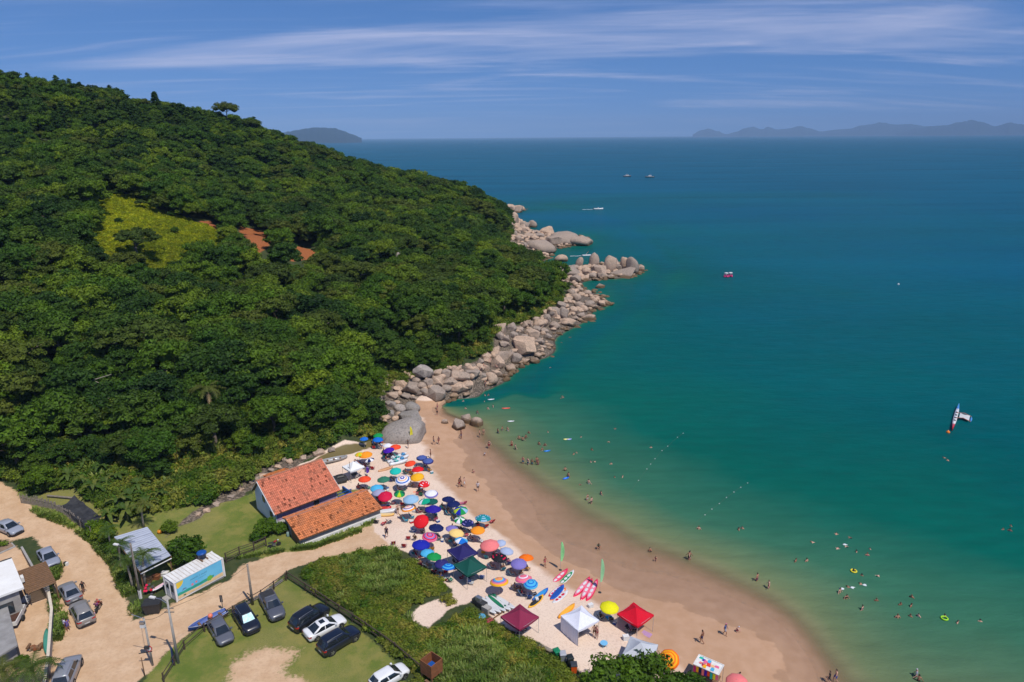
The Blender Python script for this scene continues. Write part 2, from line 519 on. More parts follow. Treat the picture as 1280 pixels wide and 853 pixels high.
# dark rock shelf under the water off the rocky shore
m_shelf = np.clip((MASKD['rocks'] + 9 + wob) / 7,0,1) * np.where(GY > 112,1,0) * np.clip((MASKD['sand'] * -1 + 3) / 3 + (GY > 135),0,1)
GZ = GZ - m_stream * 0.25 - m_shelf * np.clip(-GZ * 1.5,0,1) * 1.0
def ground_material():
  m, nt, N, L, b = new_mat('ground')
  geo = N.new('ShaderNodeNewGeometry')
  sepz = N.new('ShaderNodeSeparateXYZ')
  L.new(geo.outputs['Position'], sepz.inputs[0])
  def attr(n):
    a = N.new('ShaderNodeAttribute')
    a.attribute_name = n
    s = N.new('ShaderNodeSeparateColor')
    L.new(a.outputs['Color'], s.inputs[0])
    return s.outputs
  def noise(sc, det=5, rough=0.55, dist=0.0):
    n = N.new('ShaderNodeTexNoise')
    n.inputs['Scale'].default_value = sc
    n.inputs['Detail'].default_value = det
    n.inputs['Roughness'].default_value = rough
    n.inputs['Distortion'].default_value = dist
    L.new(geo.outputs['Position'], n.inputs['Vector'])
    return n.outputs['Fac']
  def ramp(f, lo, hi):
    r_ = N.new('ShaderNodeMapRange')
    r_.interpolation_type = 'SMOOTHSTEP'
    r_.inputs['From Min'].default_value = lo
    r_.inputs['From Max'].default_value = hi
    L.new(f, r_.inputs['Value'])
    return r_.outputs[0]
  def math2(op, a, b_):
    n = N.new('ShaderNodeMath')
    n.operation = op
    for i, v in enumerate((a, b_)):
      if isinstance(v, (int, float)):
        n.inputs[i].default_value = v
      else:
        L.new(v, n.inputs[i])
    return n.outputs[0]
  def mix(f, a, b_):
    n = N.new('ShaderNodeMix')
    n.data_type = 'RGBA'
    if isinstance(f, (int, float)):
      n.inputs['Factor'].default_value = f
    else:
      L.new(f, n.inputs['Factor'])
    for key, v in (('A', a),('B', b_)):
      if isinstance(v, tuple):
        n.inputs[key].default_value = rgba(v)
      else:
        L.new(v, n.inputs[key])
    return n.outputs['Result']
  r1, r2 = attr('region_a'), attr('region_b')
  n_big, n_mid, n_fine, n_grain = noise(0.12), noise(0.6), noise(3.0), noise(14.0,3)
  # forest floor
  col = mix(ramp(n_mid, .35,.65),(0.030,0.048,0.014),(0.055,0.066,0.022))
  # short grass of lawn and car park
  grass = mix(ramp(n_mid, .3,.7),(0.115,0.155,0.022),(0.20,0.20,0.045))
  grass = mix(math2('MULTIPLY', ramp(n_fine, .35,.75),.6), grass, (0.13,0.175,0.022))
  grass = mix(math2('MULTIPLY', ramp(n_big, .42,.62),0.6), grass, (0.29,0.235,0.08))
  grass = mix(math2('MULTIPLY', ramp(n_grain, .38,.62),0.5), grass, (0.06,0.10,0.02))
  grass = mix(math2('MULTIPLY', ramp(noise(0.35,6,.65),.48,.62),0.55), grass, (0.25,0.215,0.06))
  lawn_f = ramp(math2('ADD', r1[2], math2('MULTIPLY', math2('SUBTRACT', n_fine, 0.5),0.9)),.3,.7)
  col = mix(lawn_f, col, grass)
  # worn dirt road
  dirt = mix(ramp(n_mid, .3,.7),(0.52,0.335,0.195),(0.61,0.42,0.265))
  dirt = mix(math2('MULTIPLY', ramp(n_fine, .4,.75),0.45), dirt, (0.42,0.265,0.155))
  dirt = mix(math2('MULTIPLY', ramp(n_grain, .55,.8),0.3), dirt, (0.62,0.46,0.32))
  dirt_f = ramp(math2('ADD', r1[1], math2('MULTIPLY', math2('SUBTRACT', n_fine, 0.5),0.8)),.35,.65)
  col = mix(dirt_f, col, dirt)
  # scarps of red earth, stream bed, stony bank
  col = mix(ramp(math2('ADD', r2[0], math2('MULTIPLY', math2('SUBTRACT', n_fine, 0.5),0.6)),.35,.65), col, mix(ramp(n_fine, .3,.7),(0.25,0.075,0.022),(0.35,0.125,0.045)))
  # sand: dry, damp and wet by height above the sea
  hz = math2('ADD', sepz.outputs[2], math2('MULTIPLY', math2('SUBTRACT', n_mid, 0.5),0.16))
  hz = math2('ADD', hz, math2('MULTIPLY', math2('SUBTRACT', n_big, 0.5),0.55))
  dry = mix(ramp(n_fine, .25,.8),(0.72,0.555,0.44),(0.65,0.49,0.385))
  dry = mix(math2('MULTIPLY', ramp(n_big, .4,.65),0.6), dry, (0.76,0.61,0.48))
  damp = mix(ramp(n_mid, .3,.7),(0.43,0.255,0.15),(0.48,0.295,0.185))
  wet = mix(ramp(n_mid, .3,.7),(0.32,0.19,0.112),(0.36,0.22,0.135))
  sand = mix(ramp(hz, 1.12,1.34), damp, dry)
  cusp = math2('ADD', hz, math2('MULTIPLY', math2('SUBTRACT', noise(0.22,3,.5,.6),0.5),0.5))
  sand = mix(math2('MULTIPLY', ramp(cusp, 0.50,0.455),.75), sand, wet)
  sand = mix(ramp(cusp, 0.34,0.1), sand, wet)
  tread_shade = math2('MULTIPLY', math2('MULTIPLY', ramp(noise(4.5,2,.4),.52,.66), ramp(hz, 1.0,1.5)),.38)  # shade of footprint dimples put into the dry sand colour
  sand = mix(tread_shade, sand, (0.50,0.36,0.265))
  sand_f = ramp(math2('ADD', r1[0], math2('MULTIPLY', math2('SUBTRACT', n_fine, 0.5),0.5)),.35,.65)
  col = mix(sand_f, col, sand)
  col = mix(ramp(r2[2],.4,.7), col, mix(ramp(n_fine, .4,.7),(0.075,0.06,0.045),(0.26,0.20,0.15)))
  col = mix(ramp(r2[1],.4,.7), col, (0.16,0.125,0.05))
  ash = N.new('ShaderNodeAttribute')
  ash.attribute_name = 'region_b'
  shelf = math2('MULTIPLY', ash.outputs['Alpha'], ramp(sepz.outputs[2],0.5,-0.2))
  col = mix(math2('MULTIPLY', ramp(shelf, .3,.7), ramp(n_mid, .25,.6)), col, (0.045,0.040,0.028))
  L.new(col, b.inputs['Base Color'])
  wetf = math2('MULTIPLY', math2('MULTIPLY', ramp(hz, 0.55,0.3), sand_f),1.0)
  rr = N.new('ShaderNodeMapRange')
  rr.inputs['To Min'].default_value = 0.92
  rr.inputs['To Max'].default_value = 0.45
  L.new(math2('MAXIMUM', wetf, r2[1]), rr.inputs['Value'])
  L.new(rr.outputs[0], b.inputs['Roughness'])
  b.inputs['Specular IOR Level'].default_value = 0.25
  bp = N.new('ShaderNodeBump')
  bp.inputs['Distance'].default_value = 0.12
  dryness = ramp(hz, 0.9,1.3)
  bs = N.new('ShaderNodeMapRange')
  bs.inputs['To Min'].default_value = 0.06
  bs.inputs['To Max'].default_value = 0.3
  L.new(dryness, bs.inputs['Value'])
  L.new(bs.outputs[0], bp.inputs['Strength'])
  L.new(math2('ADD', math2('MULTIPLY', noise(2.2,6),1.0), math2('MULTIPLY', noise(7.0,3),0.45)), bp.inputs['Height'])
  L.new(bp.outputs[0], b.inputs['Normal'])
  return m
GROUND = ground_material()
def build_ground():
  ny, nx = GX.shape
  V = np.stack([GX, GY, GZ],-1).reshape(-1,3)
  idx = np.arange(ny * nx).reshape(ny, nx)
  quads = np.stack([idx[:-1, :-1], idx[:-1,1:], idx[1:, 1:], idx[1:, :-1]],-1).reshape(-1,4)
  ca = np.stack([m_sand, m_dirt, m_lawn, np.ones_like(m_sand)],-1).reshape(-1,4)
  cb = np.stack([m_red, m_stream, m_bank, m_shelf],-1).reshape(-1,4)
  fm = lambda a: a.ravel()[quads].mean(1)
  fz = fm(GZ)
  fs_, fd, fl, fr = fm(m_sand), fm(m_dirt), fm(m_lawn), fm(m_red)
  reg = np.zeros(len(quads), int)             # 0 hillside
  reg[fl > .5] = 3
  reg[(fd > .5) & (fl <= fd)] = 2
  reg[fs_ > .5] = 1
  reg[fz < -0.05] = 4
  reg[fr > .5] = 5
  for k, name in enumerate(('hillside', 'beach_sand', 'dirt_road', 'lawn', 'seabed', 'red_earth_scarp')):
    q = quads[reg == k]
    if not len(q):
      continue
    used, invq = np.unique(q.ravel(), return_inverse=True)
    me = bpy.data.meshes.new(name)
    me.vertices.add(len(used))
    me.vertices.foreach_set('co', V[used].astype(np.float32).ravel())
    me.loops.add(len(invq))
    me.loops.foreach_set('vertex_index', invq.astype(np.int32))
    me.polygons.add(len(q))
    me.polygons.foreach_set('loop_start', np.arange(0, len(invq),4, dtype=np.int32))
    me.polygons.foreach_set('loop_total', np.full(len(q),4, np.int32))
    me.polygons.foreach_set('use_smooth', np.ones(len(q), bool))
    me.update(calc_edges=True)
    for nm, arr in (('region_a', ca),('region_b', cb)):
      at = me.attributes.new(nm, 'FLOAT_COLOR', 'POINT')
      at.data.foreach_set('color', arr[used].astype(np.float32).ravel())
    o = mesh_obj(name, me, None, GROUND)
    tag(o, kind='structure')
build_ground()
# ------------------------------------------------------------------ sea
def sea_material():
  m, nt, N, L, b = new_mat('sea_water')
  out = N['Material Output']
  a = N.new('ShaderNodeAttribute')
  a.attribute_name = 'depth'
  geo = N.new('ShaderNodeNewGeometry')
  def noise(sc, det, st=(1,1,1), rough=0.5):
    mp = N.new('ShaderNodeMapping')
    mp.inputs['Scale'].default_value = st
    L.new(geo.outputs['Position'], mp.inputs[0])
    n = N.new('ShaderNodeTexNoise')
    n.inputs['Scale'].default_value = sc
    n.inputs['Detail'].default_value = det
    n.inputs['Roughness'].default_value = rough
    L.new(mp.outputs[0], n.inputs['Vector'])
    return n.outputs['Fac']
  def math2(op, a_, b_):
    n = N.new('ShaderNodeMath')
    n.operation = op
    for i, v in enumerate((a_, b_)):
      if isinstance(v, (int, float)):
        n.inputs[i].default_value = v
      else:
        L.new(v, n.inputs[i])
    return n.outputs[0]
  # depth with slow drifting patches of silt
  dep = math2('MULTIPLY', a.outputs['Fac'], math2('ADD', 0.72, math2('MULTIPLY', noise(0.035,4),0.56)))
  cr = N.new('ShaderNodeValToRGB')
  e = cr.color_ramp.elements
  e[0].position, e[0].color = 0.0, rgba((0.27,0.195,0.11))
  e[1].position, e[1].color = 1.0, rgba((0.000,0.078,0.135))
  for pos, c in ((0.05,(0.125,0.165,0.08)),(0.11,(0.034,0.128,0.076)),(0.19,(0.002,0.096,0.072)),(0.36,(0.0,0.080,0.085)),(0.62,(0.0,0.082,0.114))):
    x = e.new(pos)
    x.color = rgba(c)
  L.new(math2('DIVIDE', dep, 12.0), cr.inputs[0])
  # wind lanes and cat's paws: ripple sheen put into the water colour as streaks
  ripple_sheen = math2('ADD', math2('MULTIPLY', noise(0.012,5,(0.35,1.6,1)),0.7), math2('MULTIPLY', noise(0.35,4,(0.4,1.5,1)),0.5))
  rv = N.new('ShaderNodeMapRange')
  for k_, v_ in (('From Min', .42),('From Max', .78),('To Min', .84),('To Max', 1.18)):
    rv.inputs[k_].default_value = v_
  L.new(ripple_sheen, rv.inputs['Value'])
  rs_ = N.new('ShaderNodeVectorMath')
  rs_.operation = 'SCALE'
  L.new(cr.outputs[0], rs_.inputs[0])
  L.new(rv.outputs[0], rs_.inputs['Scale'])
  mr = N.new('ShaderNodeMapRange')
  mr.interpolation_type = 'SMOOTHSTEP'
  mr.inputs['From Min'].default_value = 0.0
  mr.inputs['From Max'].default_value = 0.48
  mr.inputs['To Min'].default_value = 0.03
  L.new(dep, mr.inputs['Value'])
  b.inputs['Roughness'].default_value = 0.5
  b.inputs['Specular IOR Level'].default_value = 0.0
  L.new(rs_.outputs[0], b.inputs['Base Color'])
  L.new(mr.outputs[0], b.inputs['Alpha'])
  bp = N.new('ShaderNodeBump')
  bp.inputs['Strength'].default_value = 0.8
  bp.inputs['Distance'].default_value = 0.4
  hgt = math2('ADD', math2('MULTIPLY', noise(0.22,3,(0.45,1.0,1)),1.0), math2('MULTIPLY', noise(0.9,4,(0.5,1.0,1)),0.42))
  hgt = math2('ADD', hgt, math2('MULTIPLY', noise(3.2,2,(0.6,1,1)),0.12))
  L.new(hgt, bp.inputs['Height'])
  L.new(bp.outputs[0], b.inputs['Normal'])
  # thin broken foam where the last wash runs out
  fo = N.new('ShaderNodeMapRange')
  for k_, v_ in (('From Min', .0),('From Max', .14),('To Min', 1.0),('To Max', 0.0)):
    fo.inputs[k_].default_value = v_
  L.new(a.outputs['Fac'], fo.inputs['Value'])
  fn_ = N.new('ShaderNodeMapRange')
  for k_, v_ in (('From Min', .40),('From Max', .70)):
    fn_.inputs[k_].default_value = v_
  L.new(noise(0.9,5,(1,1,1),.65), fn_.inputs['Value'])
  has = N.new('ShaderNodeMath')
  has.operation = 'GREATER_THAN'
  has.inputs[1].default_value = 0.002
  L.new(a.outputs['Fac'], has.inputs[0])
  foam = math2('MULTIPLY', math2('MULTIPLY', fo.outputs[0], fn_.outputs[0]), math2('MULTIPLY', has.outputs[0],0.28))
  fm = N.new('ShaderNodeMix')
  fm.data_type = 'RGBA'
  L.new(foam, fm.inputs['Factor'])
  L.new(rs_.outputs[0], fm.inputs['A'])
  fm.inputs['B'].default_value = (.75,.74,.70,1)
  L.new(fm.outputs['Result'], b.inputs['Base Color'])
  L.new(math2('MAXIMUM', mr.outputs[0], foam), b.inputs['Alpha'])
  # reflection of a wind-roughened surface: weaker than a mirror-flat one
  fr_ = N.new('ShaderNodeFresnel')
  fr_.inputs['IOR'].default_value = 1.33
  L.new(bp.outputs[0], fr_.inputs['Normal'])
  gl = N.new('ShaderNodeBsdfGlossy')
  gl.inputs['Roughness'].default_value = 0.14
  L.new(bp.outputs[0], gl.inputs['Normal'])
  ms = N.new('ShaderNodeMixShader')
  L.new(math2('MULTIPLY', fr_.outputs[0],0.22), ms.inputs[0])
  L.new(b.outputs[0], ms.inputs[1])
  L.new(gl.outputs[0], ms.inputs[2])
  L.new(ms.outputs[0], out.inputs['Surface'])
  return m
def build_sea():
  xs = axis([(-90000,-6000,12000),(-6000,-1000,1000),(-1000,-200,100),(-200,-60,10),(-60,130,1.0),(130,312,7),(312,1000,86),(1000,6000,1000),(6000,90000,12000)])
  ys = axis([(-500,10,51),(10,40,5),(40,170,1.0),(170,396,2.0),(396,672,12),(672,1200,66),(1200,6000,600),(6000,42000,6000)])
  X, Y = np.meshgrid(xs, ys)
  zz = ground(X, Y)
  outside = (X < XS[0] - 1) | (X > XS[-1] + 1) | (Y < YS[0] - 1) | (Y > YS[-1] + 1)
  zz = np.where(outside & ~((X < XS[0]) & (X > -1500) & (Y < 540)),-20.0, zz)
  d = np.clip(-zz, 0, None)
  inside = (X > XS[0]) & (X < XS[-1]) & (Y > YS[0]) & (Y < YS[-1])
  off = np.hypot(np.maximum(np.maximum(X - XS[-1], XS[0] - X),0), np.maximum(np.maximum(Y - YS[-1], YS[0] - Y),0))
  d = np.where(inside, d, np.maximum(d, 4) + off * 0.012)
  d = np.maximum(d, np.where(Y > 240,(Y - 240) * 0.010,0)) * np.where(inside & (zz > 0),0,1)
  d = np.minimum(d + np.where(inside & (zz < .05), ground(X, Y, m_shelf) * 1.6,0),14)
  ny, nx = X.shape
  V = np.stack([X, Y, np.zeros_like(X)],-1).reshape(-1,3)
  idx = np.arange(ny * nx).reshape(ny, nx)
  q = np.stack([idx[:-1, :-1], idx[:-1,1:], idx[1:, 1:], idx[1:, :-1]],-1).reshape(-1,4)
  fzmin = zz.ravel()[q].min(1)
  q = q[fzmin < 0.6]            # no water under the land
  used, invq = np.unique(q.ravel(), return_inverse=True)
  me = bpy.data.meshes.new('sea')
  me.from_pydata(V[used].tolist(),[], invq.reshape(-1,4).tolist())
  at = me.attributes.new('depth', 'FLOAT', 'POINT')
  at.data.foreach_set('value', d.ravel()[used].astype(np.float32))
  o = mesh_obj('sea', me, None, sea_material())
  tag(o, kind='structure')
build_sea()
# ------------------------------------------------------------------ vegetation
def leaf_material(name, ca, cb, cc, trans=0.25, nscale=0.9, patch=0.05, dry=(1.3,1.22,0.9)):
  """leaf colour varies by plant (its own random) and by clump"""
  m, nt, N, L, b = new_mat(name)
  out = N['Material Output']
  oi = N.new('ShaderNodeObjectInfo')
  geo = N.new('ShaderNodeNewGeometry')
  cr = N.new('ShaderNodeValToRGB')
  e = cr.color_ramp.elements
  e[0].color, e[1].color = rgba(ca), rgba(cc)
  x = e.new(0.5)
  x.color = rgba(cb)
  L.new(oi.outputs['Random'], cr.inputs[0])
  t = N.new('ShaderNodeTexCoord')
  n = N.new('ShaderNodeTexNoise')
  n.inputs['Scale'].default_value = nscale
  n.inputs['Detail'].default_value = 3
  L.new(t.outputs['Object'], n.inputs['Vector'])
  rnd = N.new('ShaderNodeMath')
  rnd.operation = 'MULTIPLY_ADD'
  L.new(geo.outputs['Random Per Island'], rnd.inputs[0])
  rnd.inputs[1].default_value = 0.5
  L.new(n.outputs['Fac'], rnd.inputs[2])
  mr = N.new('ShaderNodeMapRange')
  mr.inputs['From Min'].default_value = 0.35
  mr.inputs['From Max'].default_value = 1.15
  mr.inputs['To Min'].default_value = 0.46
  mr.inputs['To Max'].default_value = 1.45
  L.new(rnd.outputs[0], mr.inputs['Value'])
  # broad patches of drier or fresher growth over the ground
  nb = N.new('ShaderNodeTexNoise')
  nb.inputs['Scale'].default_value = patch
  nb.inputs['Detail'].default_value = 3
  L.new(geo.outputs['Position'], nb.inputs['Vector'])
  pr = N.new('ShaderNodeMapRange')
  pr.inputs['From Min'].default_value = 0.36
  pr.inputs['From Max'].default_value = 0.66
  L.new(nb.outputs['Fac'], pr.inputs['Value'])
  pmx = N.new('ShaderNodeMix')
  pmx.data_type = 'RGBA'
  pmx.blend_type = 'MULTIPLY'
  pmx.inputs['Factor'].default_value = 1.0
  L.new(cr.outputs[0], pmx.inputs['A'])
  pcl = N.new('ShaderNodeMix')
  pcl.data_type = 'RGBA'
  pcl.inputs['A'].default_value = rgba((0.78,0.8,0.75))
  pcl.inputs['B'].default_value = rgba(dry)
  L.new(pr.outputs[0], pcl.inputs['Factor'])
  L.new(pcl.outputs['Result'], pmx.inputs['B'])
  vm = N.new('ShaderNodeVectorMath')
  vm.operation = 'SCALE'
  L.new(pmx.outputs['Result'], vm.inputs[0])
  L.new(mr.outputs[0], vm.inputs['Scale'])
  L.new(vm.outputs[0], b.inputs['Base Color'])
  b.inputs['Roughness'].default_value = 0.62
  b.inputs['Specular IOR Level'].default_value = 0.22
  tr = N.new('ShaderNodeBsdfTranslucent')
  v2 = N.new('ShaderNodeVectorMath')
  v2.operation = 'MULTIPLY'
  v2.inputs[1].default_value = (1.25,1.25,0.6)
  L.new(vm.outputs[0], v2.inputs[0])
  L.new(v2.outputs[0], tr.inputs['Color'])
  mx = N.new('ShaderNodeMixShader')
  mx.inputs[0].default_value = trans
  L.new(b.outputs[0], mx.inputs[1])
  L.new(tr.outputs[0], mx.inputs[2])
  L.new(mx.outputs[0], out.inputs['Surface'])
  return m
LEAF_DARK = leaf_material('leaves_dark', (0.020,0.056,0.007),(0.038,0.088,0.008),(0.066,0.12,0.010))
LEAF_MID = leaf_material('leaves_mid', (0.040,0.100,0.007),(0.076,0.146,0.008),(0.135,0.195,0.012))
LEAF_OLIVE = leaf_material('leaves_olive', (0.042,0.078,0.010),(0.066,0.104,0.012),(0.10,0.128,0.016))
LEAF_FERN = leaf_material('leaves_fern', (0.20,0.25,0.010),(0.27,0.32,0.010),(0.36,0.37,0.014),0.4)
LEAF_GRASS = leaf_material('leaves_grass', (0.13,0.22,0.033),(0.19,0.29,0.05),(0.29,0.33,0.10),0.4,0.9,0.16,(1.35,1.2,1.2))
LEAF_SCRUB = leaf_material('leaves_scrub', (0.085,0.145,0.016),(0.135,0.19,0.02),(0.22,0.22,0.04),0.3,0.9,0.2,(1.5,1.25,1.2))
LEAF_PALM = leaf_material('leaves_palm', (0.045,0.092,0.016),(0.07,0.118,0.02),(0.12,0.14,0.03),0.3)
BARK = pm('bark', (0.12,0.09,0.065),(0.20,0.16,0.12),5,0.9,0.4)
BARK_PALE = pm('bark_pale', (0.32,0.28,0.23),(0.22,0.19,0.15),4,0.9,0.4)
def leaf_cards(cent, nrm, size, r, ratio=0.55):
  """one four-cornered leaf per row: verts (N*4,3)"""
  n = len(cent)
  rv = r.normal(size=(n, 3))
  u = np.cross(nrm, rv)
  u /= np.linalg.norm(u, axis=1, keepdims=True) + 1e-9
  w = np.cross(nrm, u)
  s = np.asarray(size).reshape(-1,1)
  tipdrop = nrm * s * 0.12
  a = cent - u * s * 0.5
  b_ = cent + w * s * ratio * 0.5
  c = cent + u * s * 0.5 - tipdrop
  d = cent - w * s * ratio * 0.5
  return np.stack([a, b_, c, d],1).reshape(-1,3)
ICO = None
def ico_data(sub):
  bm = bmesh.new()
  bmesh.ops.create_icosphere(bm, subdivisions=sub, radius=1.0)
  v = np.array([x.co[:] for x in bm.verts])
  f = [tuple(x.index for x in y.verts) for y in bm.faces]
  bm.free()
  return v, f
ICO1, ICO2, ICO3 = ico_data(1), ico_data(2), ico_data(3)
def crown_mesh(name, seed, blobs, leaves, leaf, mat, core=0.72):
  """blobs: list of (centre, radii); leaves per blob on the shell of each"""
  r = np.random.default_rng(seed)
  V, Fc = [],[]
  k = 0
  for (c, rad) in blobs:
    c, rad = np.array(c, float), np.array(rad, float)
    v, f = ICO1
    vv = v * rad * core * r.uniform(0.8,1.1,(len(v),1)) + c
    V.append(vv)
    Fc += [tuple(i + k for i in t) for t in f]
    k += len(vv)
    d = r.normal(size=(leaves, 3))
    d[:, 2] = np.abs(d[:, 2]) * 0.9 + d[:, 2] * 0.35
    d /= np.linalg.norm(d, axis=1, keepdims=True)
    p = c + d * rad * r.uniform(0.72,1.14,(leaves, 1))
    nr = d + r.normal(size=(leaves, 3)) * 0.55
    nr[:, 2] += 0.25
    nr /= np.linalg.norm(nr, axis=1, keepdims=True)
    vv = leaf_cards(p, nr, leaf * r.uniform(0.6,1.25, leaves), r)
    V.append(vv)
    Fc += [(k + 4 * i, k + 4 * i + 1, k + 4 * i + 2, k + 4 * i + 3) for i in range(leaves)]
    k += len(vv)
  me = bpy.data.meshes.new(name)
  me.from_pydata(np.concatenate(V).tolist(),[], Fc)
  me.materials.append(mat)
  me.update()
  return me
def blobs_for(seed, R_, Hc, z0, n, br, flat=1.0):
  r = random.Random(seed)
  out = [((0,0, z0 + Hc * 0.55),(R_ * 0.62, R_ * 0.62, Hc * 0.45))]
  for i in range(n):
    t = (i + 0.5) / n
    el = math.asin(min(1, max(-0.25,1.2 * t - 0.22)))
    az = i * 2.39996 + r.uniform(-.4,.4)
    rr = r.uniform(0.62,0.98)
    q = br * r.uniform(0.72,1.25)
    out.append(((R_ * rr * math.cos(el) * math.cos(az), R_ * rr * math.cos(el) * math.sin(az), z0 + Hc * (0.35 + 0.6 * rr * math.sin(el))),(q, q, q * 0.8 * flat)))
  return out
def trunk_mesh(name, seed, h, rad, limbs, spread):
  r = random.Random(seed)
  mb = MB()
  b1 = Vector((r.uniform(-.3,.3), r.uniform(-.3,.3), h * 0.55))
  top = Vector((r.uniform(-.4,.4), r.uniform(-.4,.4), h))
  mb.tube([(0,0,-0.6),(0,0,0.1), b1, top],[rad * 1.4, rad * 1.1, rad * 0.8, rad * 0.5],7)
  for i in range(limbs):
    a = i * 2.4 + r.uniform(-.4,.4)
    s = b1.lerp(top, r.uniform(0.1,0.9))
    e = s + Vector((math.cos(a) * spread, math.sin(a) * spread, r.uniform(0.6,1.3)))
    mid = s.lerp(e, 0.5) + Vector((0,0,0.25))
    mb.tube([s, mid, e],[rad * 0.45, rad * 0.32, rad * 0.15],5)
  return mb.mesh(name, True)
def make_tree(name, seed, R_, Hc, z0, nb, br, leaves, leaf, mat, flat=1.0, bark=None):
  root = empty(name)
  mesh_obj('trunk', trunk_mesh('trunk', seed, z0 + Hc * 0.4,0.16 + 0.03 * R_, 5, R_ * 0.55), root, bark or BARK)
  mesh_obj('crown', crown_mesh('crown', seed, blobs_for(seed, R_, Hc, z0, nb, br, flat), leaves, leaf, mat), root)
  return remember(root)
def make_conifer(name, seed, h, R_, mat):
  r = np.random.default_rng(seed)
  root = empty(name)
  mb = MB()
  mb.tube([(0,0,-0.5),(0,0, h * 0.5),(0,0, h * 0.97)],[0.22,0.15,0.04],7)
  for i in range(16):
    z = h * (0.3 + 0.6 * i / 16)
    a = i * 2.4
    L_ = R_ * (1.05 - z / h) * 1.2
    mb.tube([(0,0, z),(math.cos(a) * L_, math.sin(a) * L_, z + 0.2)],[0.05,0.02],4)
  mb.obj('trunk', BARK, root, True)
  bl = []
  for i in range(26):
    z = h * (0.28 + 0.68 * i / 26)
    a = i * 2.4 + r.uniform(-.3,.3)
    L_ = R_ * (1.08 - z / h) * r.uniform(0.6,1.1)
    q = 0.35 + 0.5 * (1.05 - z / h)
    bl.append(((math.cos(a) * L_, math.sin(a) * L_, z),(q * 1.2, q * 1.2, q * 0.75)))
  mesh_obj('crown', crown_mesh('crown', seed, bl, 55,0.42, mat, 0.6), root)
  return remember(root)
def frond(mb, base, az, L_, rise, droop, w, r, mi=0, n=9):
  """feathered palm frond: a rib with leaflets either side"""
  pts = []
  for i in range(n + 1):
    t = i / n
    d = L_ * t
    pts.append(Vector(base) + Vector((math.cos(az) * d, math.sin(az) * d, rise * math.sin(t * 1.5) - droop * t * t)))
  side = Vector((-math.sin(az), math.cos(az),0))
  for i in range(n):
    a, b_ = pts[i], pts[i + 1]
    t = i / n
    wl_ = w * (0.35 + 1.3 * math.sin(math.pi * min(1, t * 0.85 + 0.15)))
    f = (b_ - a)
    for s in (-1,1):
      for q in (0.0,0.5):
        o = a.lerp(b_, q)
        tip = o + side * s * wl_ + f * 0.9 + Vector((0,0,-0.28 * wl_ + r.uniform(-.05,.05)))
        mb.add([o, a.lerp(b_, q + 0.42), tip],[(0,1,2)], mi)
  mb.tube(pts, [0.035 * (1 - 0.8 * i / n) for i in range(n + 1)],4, mi, False)
def make_palm(name, seed, h, L_, nfr, lean=0.5, droop=1.4, dead=True):
  r = random.Random(seed)
  root = empty(name)
  mb = MB()
  top = Vector((lean, lean * 0.4, h))
  mb.tube([(0,0,-0.4),(lean * 0.15,0, h * 0.35),(lean * 0.55, lean * 0.2, h * 0.7), top],[0.2,0.15,0.13,0.12],8)
  mb.obj('trunk', BARK_PALE, root, True)
  mb = MB()
  for i in range(nfr):
    frond(mb, top, i * 2.4 + r.uniform(-.2,.2), L_ * r.uniform(.8,1.1), L_ * r.uniform(0.15,0.6), droop * r.uniform(.6,1.3),0.34, r)
  mb.obj('crown', LEAF_PALM, root)
  if dead:
    mb = MB()
    for i in range(4):
      frond(mb, top + Vector((0,0,-.1)), i * 1.7 + .4, L_ * 0.62,-0.2, L_ * 0.75,0.22, r)
    mb.obj('dead_frond', pm('dead_frond', (0.26,0.18,0.09),(0.36,0.27,0.14),4,0.9), root)
  return remember(root)
def make_banana(name, seed, h):
  r = random.Random(seed)
  root = empty(name)
  mb = MB()
  mb.tube([(0,0,-0.3),(0.05,0, h * 0.5),(0,0.05, h)],[0.17,0.13,0.08],7)
  mb.obj('stem', pm('banana_stem', (0.16,0.17,0.06),(0.22,0.19,0.09),4,0.7), root, True)
  for i in range(8):
    mb = MB()
    az = i * 2.4 + r.uniform(-.3,.3)
    L_ = r.uniform(1.7,2.6)
    rise, droop = r.uniform(0.5,1.5), r.uniform(0.6,1.7)
    side = Vector((-math.sin(az), math.cos(az),0))
    rows = []
    for k in range(9):
      t = k / 8
      p = Vector((math.cos(az) * L_ * t, math.sin(az) * L_ * t, h + rise * math.sin(t * 1.7) - droop * t * t))
      w = 0.34 * math.sin(math.pi * min(1,0.08 + t * 0.9)) ** 0.6 + 0.01
      tw = 0.09 * math.sin(k * 2.1 + i)
      rows.append([p + side * w + Vector((0,0,-0.12 * w + tw)), p, p - side * w + Vector((0,0,-0.12 * w - tw))])
    v, f = loft(rows, False, False)
    mb.add(v, f)
    mb.obj('leaf', LEAF_PALM, root)
  return remember(root)
